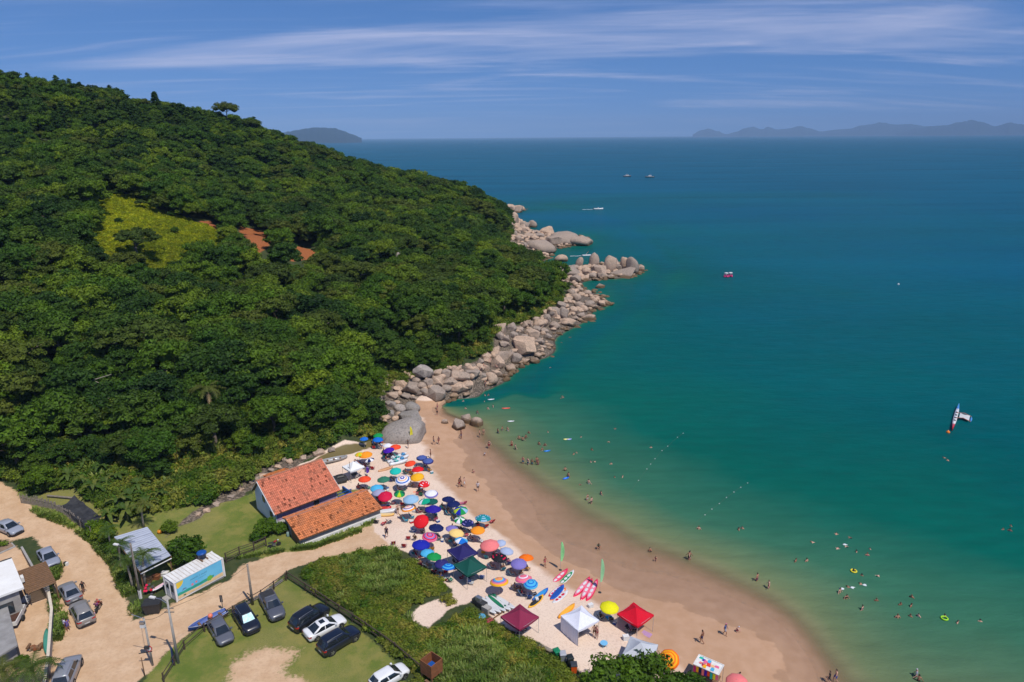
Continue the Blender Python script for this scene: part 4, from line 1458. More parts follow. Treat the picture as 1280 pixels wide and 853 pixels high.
for it in zz(560,380,5.818,[(370,175,100,115),(375,235,62,58),(460,170,72,72),(555,155,52,58),(590,140,62,52),(670,145,95,62),(770,65,95,85),(835,70,75,95),(720,105,62,58),(610,215,115,68),(645,185,62,52),
               (770,160,75,55),(870,135,115,52),(730,240,62,52),(665,270,95,52),(430,250,62,48),(410,290,75,42),(520,190,60,50),(480,225,70,50),(560,240,60,40),(700,200,60,45),(690,60,60,40),(640,110,60,40)]):
  boulder(*it, LB_E, 'boulders of the bank under the headland trees')
LB_F = 'low wave-washed rock breaking the surface off the rocky shore'
for it in zz(560,380,5.818,[(1020,105,112,45),(965,120,42,32),(1045,155,62,25),(820,305,38,26),(880,280,42,26),(740,300,62,24),(815,215,62,26),(950,180,80,16),(690,310,50,26),(850,185,60,24)]):
  boulder(*it, LB_F, 'wave-washed rocks off the shore', sink=0.75)
LB_G = 'tumbled brown granite boulder on the point facing the stone spur'
for it in zz(600,240,4.923,[(740,605,55,38),(800,692,45,30),(750,690,52,42),(705,705,62,42),(660,625,52,42),(615,605,42,38),(590,650,62,52),(560,620,52,42),(540,660,52,52),(675,690,62,42),(665,780,92,36),(545,805,98,42),
               (510,750,62,82),(450,745,82,72),(370,805,82,62),(300,805,52,48),(410,775,52,48),(460,825,62,52),(750,725,62,32),(640,720,52,42),(500,700,62,52),(610,700,60,45),(570,730,60,50),(620,760,50,35),(590,775,50,30)]):
  boulder(*it, LB_G, 'boulders of the point facing the spur')
LB_H = 'rounded boulder in the row of stones running out as a spur into the sea'
for it in zz(600,240,4.923,[(500,435,78,62),(735,480,98,58),(830,432,82,52),(990,472,46,42),(880,510,155,46),(925,518,62,36),(535,495,155,62),(655,490,52,52),(720,540,62,32),(430,480,95,62),(345,485,42,36),(590,540,62,52),(640,530,72,46),(545,530,52,42),(760,515,72,36),(805,525,52,26),(855,465,42,42),(615,520,42,42),(690,515,60,40),(470,520,60,40),(400,510,50,40),(580,470,60,40)]):
  boulder(*it, LB_H, G_SPUR)
for it, d in zip(zz(600,240,4.923,[(610,448,42,62),(703,435,62,78),(800,458,78,92),(890,452,52,86),(940,470,72,92)]),
        ('small upright pointed boulder on the stone spur beside a tall dome', 'tall domed boulder standing upright in the middle of the stone spur', 'broad upright boulder like a shoulder on the stone spur', 'narrow dark upright boulder between two broad ones on the spur', 'tall leaning slab of granite near the end of the stone spur')):
  boulder(*it, d, None, ROUND, tall=1.25, sink=0.1)
LB_I = 'pale boulder of the stony shore at the far tip of the headland'
for it in zz(600,240,4.923,[(190,100,58,52),(235,140,48,84),(205,170,62,92),(180,220,62,74),(270,205,72,42),(265,225,62,46),(325,222,52,62),(410,245,98,66),(460,300,122,62),(365,270,62,32),(200,320,42,42),(145,335,32,32),(90,345,24,24),(240,400,62,46),
               (265,325,52,32),(300,270,62,32),(330,285,42,32),(170,375,62,32),(290,370,72,42),(235,290,52,42),(190,290,42,32),(270,430,52,26),(250,355,52,32),(310,330,50,30),(220,345,40,30),(210,405,40,30),(255,275,50,30),(210,260,40,40),(330,250,50,30)]):
  boulder(*it, LB_I, G_HEAD)
boulder(600 + 525 / 4.923,240 + 292 / 4.923,36,14, 'long pale whaleback rock sloping into the sea at the headland tip', None, [ROUND[0]])
boulder(600 + 375 / 4.923,240 + 340 / 4.923,36,15, 'wide brown weed-stained rock dome beside the pale whaleback', None, [ROUND[3]])
boulder(600 + 620 / 4.923,240 + 312 / 4.923,32,11, 'low pale rock tongue reaching furthest into the sea', None, [ROUND[0]])
for px_, py_, w_, h_, d in ((409,491,36,14, 'bare grey rock face showing among the trees above the beach'),(443,495,8,14, 'narrow grey rock beside a bare rock face in the trees'),(498,331,11,14, 'lone pale boulder poking out of the wood on the headland slope'),(530,470,26,12, 'shadowed dark grey outcrop at the wood edge above the boulder bank')):
  b0 = boulder(px_, py_, w_, h_, d, None, BMESH_GREY, tall=1.2, sink=-0.9)
# stones too many and small to pick apart between the boulders
def rubble():
  r = np.random.default_rng(9)
  P = POLY['rocks']
  x = r.uniform(P[:, 0].min(), P[:, 0].max(),9000)
  y = r.uniform(P[:, 1].min(), P[:, 1].max(),9000)
  z = ground(x, y)
  ok = (sdist(P, x, y) > 0.0) & (z > -0.7) & ~((sdist(POLY['sand'], x, y) > 0) & (y < 130))
  x, y, z = x[ok], y[ok], z[ok]
  k = r.permutation(len(x))[:1100]
  v0, f0 = ICO2
  V, Fc = [],[]
  o_ = 0
  for i in k:
    s = r.uniform(0.35,1.0) * (1 + max(0, y[i] - 180) / 220)
    vv = v0.copy()
    for _ in range(5):
      n = r.normal(size=3)
      n /= np.linalg.norm(n)
      t = vv @ n - 0.65
      vv = vv - np.outer(np.maximum(t, 0) * .9, n)
    vv = vv * s * np.array([1.2,1.0,0.75]) * r.uniform(.8,1.2,3)
    a = r.uniform(0,6.28)
    ca, sa = math.cos(a), math.sin(a)
    vv = np.stack([vv[:, 0] * ca - vv[:, 1] * sa, vv[:, 0] * sa + vv[:, 1] * ca, vv[:, 2]],1) + np.array([x[i], y[i], z[i] + s * .25])
    V.append(vv)
    Fc += [tuple(q + o_ for q in t) for t in f0]
    o_ += len(vv)
  me = bpy.data.meshes.new('rubble')
  me.from_pydata(np.concatenate(V).tolist(),[], Fc)
  me.polygons.foreach_set('use_smooth', [True] * len(Fc))
  o = mesh_obj('shore_rubble', me, None, GRANITE)
  tag(o, 'small stones filling the gaps of the rocky shore', 'stones', kind='stuff')
rubble()
# stones along the stream bank behind the house
LB_J = 'pale stone in the line along the stream bank behind the tiled houses'
for px_, py_, w_, h_ in [(437 - 60,572,12,6),(398,566,16,6),(415,562,10,5),(362,577,9,6),(348,583,10,6),(338,588,9,6),(330,593,11,7),(322,597,8,6),(315,603,8,5),(300,612,8,5),(288,620,9,5),(270,630,10,5),(258,638,9,6),(247,643,8,5),(205,662,7,5),(355,575,7,5)]:
  boulder(px_, py_, w_, h_, LB_J, 'stones of the stream bank', name='bank_stone', sink=0.4)
print('boulders', BCOUNT[0])
# ------------------------------------------------------------------ buildings, fences, poles
WHITE = pm('white_paint', (0.74,0.73,0.70),(0.62,0.60,0.57),1.2,0.7,0.15)
PURPLE = pm('purple_paint', (0.38,0.26,0.37),(0.31,0.21,0.31),1.5,0.75,0.15)
PALE_BLUE = pm('pale_blue_render', (0.66,0.72,0.78),(0.58,0.63,0.69),1.0,0.8,0.2)
GREY_RENDER = pm('grey_render', (0.30,0.29,0.28),(0.22,0.21,0.20),1.3,0.85,0.3)
CONCRETE = pm('concrete', (0.38,0.36,0.33),(0.28,0.26,0.24),1.6,0.85,0.3)
WOOD = pm('wood', (0.22,0.12,0.06),(0.15,0.085,0.045),4,0.75,0.3)
WOOD_RED = pm('wood_red', (0.27,0.105,0.045),(0.19,0.07,0.03),4,0.65,0.3)
WOOD_GREY = pm('wood_grey', (0.27,0.23,0.19),(0.18,0.15,0.12),5,0.9,0.4)
DARK = pm('dark_metal', (0.035,0.035,0.038),(0.05,0.05,0.05),3,0.5)
METAL_ROOF = pm('metal_roof', (0.50,0.53,0.60),(0.43,0.46,0.53),0.8,0.45,0.05, metal=0.3, spec=0.5)
GLASS = pm('window_glass', (0.02,0.03,0.04),(0.03,0.045,0.055),1.0,0.06,0.0, spec=0.8)
BLUE = pm('blue_plastic', (0.012,0.085,0.32),(0.010,0.065,0.26),2,0.4)
STEEL = pm('steel', (0.5,0.5,0.5),(0.4,0.4,0.4),4,0.35, metal=0.8)
BLACK_PLASTIC = pm('black_plastic', (0.028,0.028,0.03),(0.04,0.04,0.04),3,0.5)
def tile_material():
  m, nt, N, L, b = new_mat('roof_tile')
  geo = N.new('ShaderNodeNewGeometry')
  cr = N.new('ShaderNodeValToRGB')
  cr.color_ramp.interpolation = 'CONSTANT'
  e = cr.color_ramp.elements
  e[0].color = rgba((1,1,1))
  e[1].position, e[1].color = 0.955, rgba((0.30,0.27,0.25))
  for p_, v in ((0.3,0.9),(0.55,1.1),(0.8,0.82),(0.9,0.58)):
    x = e.new(p_)
    x.color = rgba((v, v, v))
  L.new(geo.outputs['Random Per Island'], cr.inputs[0])
  n = N.new('ShaderNodeTexNoise')
  n.inputs['Scale'].default_value = 0.8
  n.inputs['Detail'].default_value = 5
  L.new(geo.outputs['Position'], n.inputs['Vector'])
  mx = N.new('ShaderNodeMix')
  mx.data_type = 'RGBA'
  mx.blend_type = 'MULTIPLY'
  mx.inputs['Factor'].default_value = 1
  oi = N.new('ShaderNodeObjectInfo')
  L.new(oi.outputs['Color'], mx.inputs['A'])
  L.new(cr.outputs[0], mx.inputs['B'])
  m2 = N.new('ShaderNodeMix')
  m2.data_type = 'RGBA'
  mr = N.new('ShaderNodeMapRange')
  mr.inputs['From Min'].default_value = 0.52
  mr.inputs['From Max'].default_value = 0.75
  mr.inputs['To Max'].default_value = 0.55
  L.new(n.outputs['Fac'], mr.inputs['Value'])
  L.new(mr.outputs[0], m2.inputs['Factor'])
  L.new(mx.outputs['Result'], m2.inputs['A'])
  m2.inputs['B'].default_value = rgba((0.24,0.13,0.085))
  L.new(m2.outputs['Result'], b.inputs['Base Color'])
  b.inputs['Roughness'].default_value = 0.85
  b.inputs['Specular IOR Level'].default_value = 0.15
  return m
TILE = tile_material()
def tiled_slope(parent, a, b_, c, d, color, seed=0, name='roof_tiles', tw=0.26, th=0.40):
  """rows of curved clay tiles on the slope a-b (ridge) to d-c (eave)"""
  a, b_, c, d = map(Vector, (a, b_, c, d))
  nu, nv = int((b_ - a).length / tw), int((d - a).length / th)
  up = (b_ - a).cross(d - a).normalized()
  if up.z < 0:
    up = -up
  r = random.Random(seed)
  mb = MB()
  for i in range(nv):
    for j in range(nu):
      u0, u1 = j / nu, (j + 1) / nu
      v0, v1 = i / nv, min(1.02,(i + 1.12) / nv)
      def P(u, v, h):
        return a.lerp(b_, u).lerp(d.lerp(c, u), v) + up * h
      lift = 0.03 + r.uniform(-.012,.012)
      um = (u0 + u1) / 2
      du = (u1 - u0) * 0.94
      q0, q1, q2 = um - du / 2, um, um + du / 2
      h0, h1 = 0.015,0.05
      mb.add([P(q0, v0, h0), P(q1 - du * .2, v0, h0 + .06), P(q1 + du * .2, v0, h0 + .06), P(q2, v0, h0),
          P(q0, v1, h1 + lift), P(q1 - du * .2, v1, h1 + .07 + lift), P(q1 + du * .2, v1, h1 + .07 + lift), P(q2, v1, h1 + lift)],
         [(4,5,1,0),(5,6,2,1),(6,7,3,2)])
  o = mb.obj(name, TILE, parent)
  o.color = (*color, 1)
  o['kind'] = 'stuff'
  return o
class Frame:
  """local frame on the ground: origin, u axis direction (deg from +X)"""
  def __init__(self, o, u):
    self.o = Vector(o)
    self.u = Vector((u[0], u[1],0)).normalized()
    self.v = Vector((self.u.y, -self.u.x, 0))     # towards the camera side
  def p(self, u, v, z):
    q = self.o + self.u * u + self.v * v
    return (q.x, q.y, z)
  def box(self, mb, u0, u1, v0, v1, z0, z1, mi=0):
    P = self.p
    mb.add([P(u0, v0, z0), P(u1, v0, z0), P(u1, v1, z0), P(u0, v1, z0), P(u0, v0, z1), P(u1, v0, z1), P(u1, v1, z1), P(u0, v1, z1)],
       [(0,1,2,3),(7,6,5,4),(4,5,1,0),(5,6,2,1),(6,7,3,2),(7,4,0,3)], mi)
    return mb
def thing(name, label, cat, group=None):
  return tag(empty(name), label, cat, group)
def framed_box(f, name, parent, mat, *b):
  return f.box(MB(), *b).obj(name, mat, parent)
# --- house with the large salmon roof
def house_a():
  t = thing('tiled_house', 'house with a large salmon tiled gable roof, purple and white walls, beside the beach', 'house')
  f = Frame((-32.95,91.4,0),(0.736,0.677))
  L_, vf, vb, zr, ze, zb = 5.1,5.2,2.6,8.0,4.8,5.5
  g = 2.2
  gu = L_ - 0.45
  # walls as a house-shaped shell
  prof = [(vf - .55, g),(vf - .55, ze + .12),(0, zr - .18),(-vb + .4, zb + .12),(-vb + .4, g)]
  for uu in (-gu, gu):
    mb = MB()
    a = [f.p(uu - .1, v, z) for v, z in prof]
    b = [f.p(uu + .1, v, z) for v, z in prof]
    v, fs = loft([a, b])
    mb.add(v, fs)
    mb.obj('wall', PALE_BLUE, t)
  framed_box(f, 'wall', t, PURPLE, -gu, gu, vf - .75, vf - .55,3.35, ze + .05)
  framed_box(f, 'wall', t, WHITE, -gu, gu, vf - .76, vf - .52, g, 3.347)
  framed_box(f, 'wall', t, PURPLE, -gu, gu, -vb + .4,-vb + .6, g, zb + .1)
  fl = framed_box(f, 'plinth', t, WHITE, -gu - .25, gu + 1.8, vf - .5, vf + .45, g - .2, g + .35)
  # roof deck and tiles
  r = MB()
  for side, (vo, zo) in enumerate(((vf, ze),(-vb, zb))):
    a = [f.p(-L_, 0, zr), f.p(L_, 0, zr), f.p(L_, vo, zo), f.p(-L_, vo, zo)]
    r.add(a + [(p[0], p[1], p[2] - .14) for p in a],[(0,1,2,3),(7,6,5,4),(0,4,5,1),(1,5,6,2),(2,6,7,3),(3,7,4,0)])
  roof = r.obj('roof', WOOD, t)
  tiled_slope(roof, f.p(-L_, 0, zr), f.p(L_, 0, zr), f.p(L_, vf, ze), f.p(-L_, vf, ze),(0.62,0.20,0.115),1)
  tiled_slope(roof, f.p(L_, 0, zr), f.p(-L_, 0, zr), f.p(-L_, -vb, zb), f.p(L_, -vb, zb),(0.62,0.20,0.115),2)
  MB().tube([f.p(-L_ - .05,0, zr + .07), f.p(L_ + .05,0, zr + .07)],0.13,8).obj('ridge_cap', pm('ridge_tile', (0.42,0.17,0.10),(0.3,0.15,0.1),3,.85), roof)
  # openings
  for u0, u1, z0, z1, v in ((1.0,1.8,3.5,4.5, vf - .55),):
    w = framed_box(f, 'window', t, WOOD, u0, u1, v, v + .06, z0, z1)
    framed_box(f, 'pane', w, GLASS, u0 + .08, u1 - .08, v + .061, v + .075, z0 + .08, z1 - .08)
  w = framed_box(f, 'window', t, BLUE, 0.6,2.3, vf - .52, vf - .45,2.55,3.25)
  framed_box(f, 'pane', w, GLASS, 0.7,2.2, vf - .449, vf - .43,2.65,3.15)
  d = framed_box(f, 'door', t, DARK, -gu - .14,-gu - .10,2.6,3.5, g, g + 2.1)
  framed_box(f, 'handle', d, STEEL, -gu - .19,-gu - .14,3.3,3.4, g + 1.0, g + 1.1)
  w = framed_box(f, 'window', t, DARK, -gu - .15,-gu - .10,0.5,1.3,4.9,5.9)
  framed_box(f, 'pane', w, GLASS, -gu - .165,-gu - .151,0.6,1.2,5.0,5.8)
  # bargeboards
  for uu in (-L_ - .03, L_ + .03):
    MB().tube([f.p(uu, vf, ze - .04), f.p(uu, 0, zr - .04), f.p(uu, -vb, zb - .04)],0.07,4).obj('bargeboard', WHITE, roof)
  # blue and white counter at the beach end
  c = thing('beach_counter', 'blue and white open service counter at the beach end of the salmon-roofed house', 'counter')
  framed_box(f, 'counter_front', c, WHITE, L_ - .2, L_ + 2.2, vf - 1.0, vf - .8,2.0,3.1)
  framed_box(f, 'counter_top', c, BLUE, L_ - .2, L_ + 2.3, vf - 1.15, vf - .65,3.1,3.2)
  framed_box(f, 'counter_side', c, BLUE, L_ + 2.1, L_ + 2.3, vf - 3.6, vf - 1.15,2.0,3.2)
  framed_box(f, 'rail', c, BLUE, L_ - .2, L_ + 2.3, vf - 1.1, vf - 1.0,3.6,3.7)
  for u_ in (L_ - .1, L_ + 2.2):
    framed_box(f, 'post', c, BLUE, u_ - .05, u_ + .05, vf - 1.1, vf - 1.0,3.2,3.6)
  # small annex with its own tiles behind
  n = thing('annex', 'small orange-roofed annex peeping out behind the salmon-roofed house', 'annex')
  framed_box(f, 'wall', n, PALE_BLUE, -1.6,1.4,-vb - 3.2,-vb - .1,2.2,5.2)
  rr = framed_box(f, 'roof', n, WOOD, -1.8,1.6,-vb - 3.4,-vb + .1,5.2,5.3)
  tiled_slope(rr, f.p(-1.9,-vb - .2,6.3), f.p(1.7,-vb - .2,6.3), f.p(1.7,-vb - 3.4,5.35), f.p(-1.9,-vb - 3.4,5.35),(0.55,0.17,0.05),3)
  MB().tube([f.p(.8,-vb - 1,6.0), f.p(.8,-vb - 1,7.3)],0.05,6).obj('flue', STEEL, n)
def house_b():
  t = thing('boat_shed', 'long low shed with an orange clay tile roof and white base wall beside the road', 'shed')
  f = Frame((-26.55,87.1,0),(0.773,0.636))
  L_, vf, vb, zr, ze, zb = 6.25,4.5,1.3,4.7,3.65,4.3
  g = 2.0
  gu = L_ - .35
  prof = [(vf - .4, g),(vf - .4, ze + .05),(0, zr - .15),(-vb + .25, zb - .1),(-vb + .25, g)]
  for uu in (-gu, gu):
    a = [f.p(uu - .1, v, z) for v, z in prof]
    b = [f.p(uu + .1, v, z) for v, z in prof]
    v, fs = loft([a, b])
    MB().add(v, fs).obj('wall', GREY_RENDER, t)
  framed_box(f, 'wall', t, GREY_RENDER, -gu, gu, vf - .6, vf - .4,2.75, ze + .03)
  framed_box(f, 'wall', t, WHITE, -gu - .1, gu + .1, vf - .6, vf - .18, g - .2,2.747)
  framed_box(f, 'wall', t, GREY_RENDER, -gu, gu, -vb + .25,-vb + .45, g, zb - .1)
  d = framed_box(f, 'door', t, pm('ochre_boards', (0.30,0.19,0.06),(0.20,0.12,0.04),5,.8),-gu - .15,-gu - .1,1.2,3.4, g, 3.9)
  for k in range(5):
    framed_box(f, 'plank', d, WOOD, -gu - .18,-gu - .15,1.25 + k * .43,1.6 + k * .43, g + .05,3.85)
  r = MB()
  for vo, zo in ((vf, ze),(-vb, zb)):
    a = [f.p(-L_, 0, zr), f.p(L_, 0, zr), f.p(L_, vo, zo), f.p(-L_, vo, zo)]
    r.add(a + [(p[0], p[1], p[2] - .12) for p in a],[(0,1,2,3),(7,6,5,4),(0,4,5,1),(1,5,6,2),(2,6,7,3),(3,7,4,0)])
  roof = r.obj('roof', WOOD, t)
  col = (0.66,0.23,0.09)
  tiled_slope(roof, f.p(-L_, 0, zr), f.p(L_, 0, zr), f.p(L_, vf, ze), f.p(-L_, vf, ze), col, 4)
  tiled_slope(roof, f.p(L_, 0, zr), f.p(-L_, 0, zr), f.p(-L_, -vb, zb), f.p(L_, -vb, zb), col, 5)
  MB().tube([f.p(-L_ - .05,0, zr + .06), f.p(L_ + .05,0, zr + .06)],0.12,8).obj('ridge_cap', pm('ridge_tile', (0.42,0.17,0.10)), roof)
  tk = thing('gas_bottle', 'pale green gas bottle against the end wall of the long shed', 'gas bottle')
  p = f.p(-gu - .5,.6,2.35)
  MB().lathe([(.02,0),(.17,.02),(.19,.12),(.19,.62),(.14,.72),(.05,.75)],12, c=p).obj('body', pm('bottle_green', (.25,.36,.33)), tk, True)
  MB().lathe([(.10,.72),(.10,.86)],10, c=p).obj('collar', STEEL, tk)
def container():
  t = thing('site_container', 'white site container with a painted seaside banner along its front', 'container')
  f = Frame((-39.6,68.15,0),(3.67,4.9))
  L_, D_, z0, z1 = 6.1,-2.4,2.95,5.4
  framed_box(f, 'body', t, WHITE, 0, L_, D_, 0, z0, z1)
  rf = framed_box(f, 'roof', t, WHITE, -.04, L_ + .04, D_ - .04,.04, z1 + .003, z1 + .06)
  for i in range(13):
    u = .3 + i * (L_ - .6) / 12
    framed_box(f, 'roof_rib', rf, pm('roof_white_worn', (.62,.58,.53),(.45,.40,.35),2,.8), u - .05, u + .05, D_ + .1,-.1, z1 + .06, z1 + .085)
  for u in (0, L_):
    for v in (D_, 0):
      framed_box(f, 'corner_post', t, WHITE, u - .08, u + .08, v - .08, v + .08, z0 - .05, z1 + .1)
  framed_box(f, 'skid', t, CONCRETE, .1, L_ - .1, D_ + .1,-.1,2.5, z0)
  # end door and step
  d = framed_box(f, 'door', t, WHITE, -.06,-.003, D_ + .3, D_ + 1.2, z0 + .05, z1 - .3)
  framed_box(f, 'pane', d, GLASS, -.075,-.061, D_ + .45, D_ + 1.05, z0 + 1.2, z1 - .5)
  w = framed_box(f, 'window', t, STEEL, -.05,-.003, D_ + 1.5, D_ + 2.1, z0 + 1.0, z1 - .4)
  framed_box(f, 'pane', w, GLASS, -.065,-.051, D_ + 1.55, D_ + 2.05, z0 + 1.05, z1 - .45)
  framed_box(f, 'step', t, CONCRETE, -.75,-.08, D_ + .2, D_ + 1.2,2.6,2.95)
  # banner: flat print on a panel proud of the wall
  bn = framed_box(f, 'banner', t, pm('banner_sky', srgb(92,176,214), srgb(110,190,222),.6,.6),.18, L_ - .18,.003,.03, z0 + .22, z1 - .06)
  def flat(name, pts, col, dv, rough=.6):
    mb = MB()
    mb.add([f.p(u, dv, z) for u, z in pts],[tuple(range(len(pts)))])
    o = mb.obj(name, pm('banner_' + name, col, tuple(c * .85 for c in col),2, rough), bn)
    return o
  zb, zt = z0 + .22, z1 - .06
  flat('painted_sea', [(.2, zb + .38)] + [(.2 + i * .2, zb + .72 + .03 * math.sin(i * 1.3) + (.16 if 16 < i else 0) * .3) for i in range(24)] + [(4.6, zb + .38)], srgb(46,158,136),.0335)
  flat('painted_sand', [(.2, zb + .005),(L_ - .2, zb + .005),(L_ - .2, zb + .5),(4.6, zb + .42),(3.0, zb + .30),(.2, zb + .40)], srgb(222,196,150),.037)
  flat('painted_sun', [(.2, zt - .02),(.2, zt - .78)] + [(.2 + .85 * math.sin(a), zt - .02 - .78 * math.cos(a)) for a in [i * math.pi / 16 for i in range(1,9)]], srgb(232,200,70),.035)
  flat('painted_dolphin', [(.75, zb + .8),(.95, zb + 1.05),(1.25, zb + 1.0),(1.35, zb + .82),(1.15, zb + .9),(.95, zb + .88)], srgb(88,120,150),.036)
  flat('painted_turtle', [(1.0 + .18 * math.cos(a), zb + .16 + .09 * math.sin(a)) for a in [i * math.pi / 4 for i in range(8)]], srgb(40,105,70),.040)
  for k, (cu, cz, s) in enumerate(((2.05, zb + .95,.16),(2.55, zb + 1.05,.14))):
    flat('painted_emblem', [(cu + s * math.cos(a), cz + s * math.sin(a)) for a in [i * math.pi / 4 for i in range(8)]], srgb(214,130,140),.036)
  flat('painted_bush', [(4.2 + (.32 + .09 * (i % 2)) * math.cos(a), zb + .6 + (.3 + .1 * (i % 2)) * math.sin(a)) for i, a in enumerate([i * math.pi / 7 for i in range(14)])], srgb(110,180,70),.041)
  # two lines of lettering, too blurred to read in the photograph: dark strokes of letter height
  r = random.Random(4)
  mb = MB()
  for u0, u1, zc, h in ((1.75,4.0, zt - .52,.15),(2.9,3.85, zt - .86,.085)):
    u = u0
    while u < u1:
      w = r.uniform(.05,.09)
      if r.random() > .14:
        P = lambda a, b: f.p(a, .0345, b)
        mb.add([P(u, zc - h / 2), P(u + w * .3, zc - h / 2), P(u + w * .3, zc + h / 2), P(u, zc + h / 2)],[(0,1,2,3)])
        zz_ = zc + r.choice((-.35,0,.35)) * h
        mb.add([P(u + w * .3, zz_ - h * .12), P(u + w, zz_ - h * .12), P(u + w, zz_ + h * .12), P(u + w * .3, zz_ + h * .12)],[(0,1,2,3)])
      u += w + .035
  mb.obj('lettering', pm('banner_ink', srgb(40,70,95), srgb(45,78,100),2,.6), bn)
  # blue water tank on the roof
  k = thing('water_tank', 'blue plastic water tank on the container roof', 'water tank')
  p = f.p(4.6, D_ + .5, z1 + .25)
  MB().lathe([(.40,0),(.44,.05),(.52,.55),(.55,.57),(.55,.62)],20, c=p).obj('tank', pm('tank_dark', (.03,.05,.09),(.05,.07,.11),3,.5), k, True)
  MB().lathe([(.58,.62),(.58,.72),(.45,.80),(.1,.84)],20, c=p).obj('lid', BLUE, k, True)
  for du in (-.35,.35):
    framed_box(f, 'support_beam', k, WOOD, 4.6 + du - .06,4.6 + du + .06, D_ - .3, D_ + 1.2, z1 + .09, z1 + .25)
def metal_shed():
  t = thing('metal_shed', 'open-sided shed under a ribbed pale metal roof beside the palms', 'shed')
  A, B_, C_, D_ = Vector((-51.3,76.9,6.1)), Vector((-48.2,79.2,6.1)), Vector((-42.4,73.4,5.6)), Vector((-44.7,70.4,5.5))
  # roof sheets, each a ribbed panel across the short span
  n = 9
  for i in range(n):
    t0, t1 = i / n, (i + 1) / n - .004
    mb = MB()
    rows = []
    for k in range(9):
      q = t0 + (t1 - t0) * k / 8
      a, b = A.lerp(D_, q), B_.lerp(C_, q)
      h = (.045 if k % 4 in (0,) else 0) + (.012 if i % 2 else 0)
      rows.append([a + Vector((0,0, h)), b + Vector((0,0, h))])
    v, fs = loft(rows, False, False)
    mb.add(v, fs)
    mb.add([p - Vector((0,0,.03)) for p in v],[tuple(reversed(q)) for q in fs])
    mb.obj('roof_sheet', METAL_ROOF, t)
  for p in (A, B_, C_, D_, A.lerp(D_, .5), B_.lerp(C_, .5)):
    q = p.lerp((A + C_) / 2,.06)
    MB().tube([(q.x, q.y, 2.4),(q.x, q.y, p.z - .06)],.08,6).obj('post', WOOD, t)
  MB().tube([D_ - Vector((0,0,.35)), C_ - Vector((0,0,.35))],.07,6).obj('beam', WHITE, t)
  MB().tube([A - Vector((0,0,.15)), D_ - Vector((0,0,.15))],.08,6).obj('beam', WOOD, t)
  MB().tube([B_ - Vector((0,0,.15)), C_ - Vector((0,0,.15))],.08,6).obj('beam', WOOD, t)
  # things kept under it
  for k, (fx, fy, s, m, nm, lb, ct) in enumerate((
      (.86,.25,.5, WOOD, 'crate', 'brown crate under the open front of the metal shed', 'crate'),
      (.88,.5,.45, WOOD_RED, 'crate', 'reddish crate standing beside a brown one in the metal shed', 'crate'),
      (.9,.78,.4, WHITE, 'cool_box', 'white cool box under the metal shed eave', 'cool box'))):
    p = A.lerp(D_, fx).lerp(B_.lerp(C_, fx), fy)
    o = thing(nm, lb, ct)
    MB().box(p.x - s, p.x + s, p.y - s * .7, p.y + s * .7,2.65,2.65 + s * 1.5).obj('body', m, o)
    MB().box(p.x - s * 1.06, p.x + s * 1.06, p.y - s * .76, p.y + s * .76,2.652 + s * 1.5,2.74 + s * 1.5).obj('lid', m, o)
def prism(pts, z0, z1):
  mb = MB()
  n = len(pts)
  area = sum(pts[i][0] * pts[(i + 1) % n][1] - pts[(i + 1) % n][0] * pts[i][1] for i in range(n))
  if area < 0:
    pts = pts[::-1]
  mb.add([(x, y, z0) for x, y in pts] + [(x, y, z1) for x, y in pts],[tuple(reversed(range(n))), tuple(range(n, 2 * n))] + [(i, (i + 1) % n, n + (i + 1) % n, n + i) for i in range(n)])
  return mb
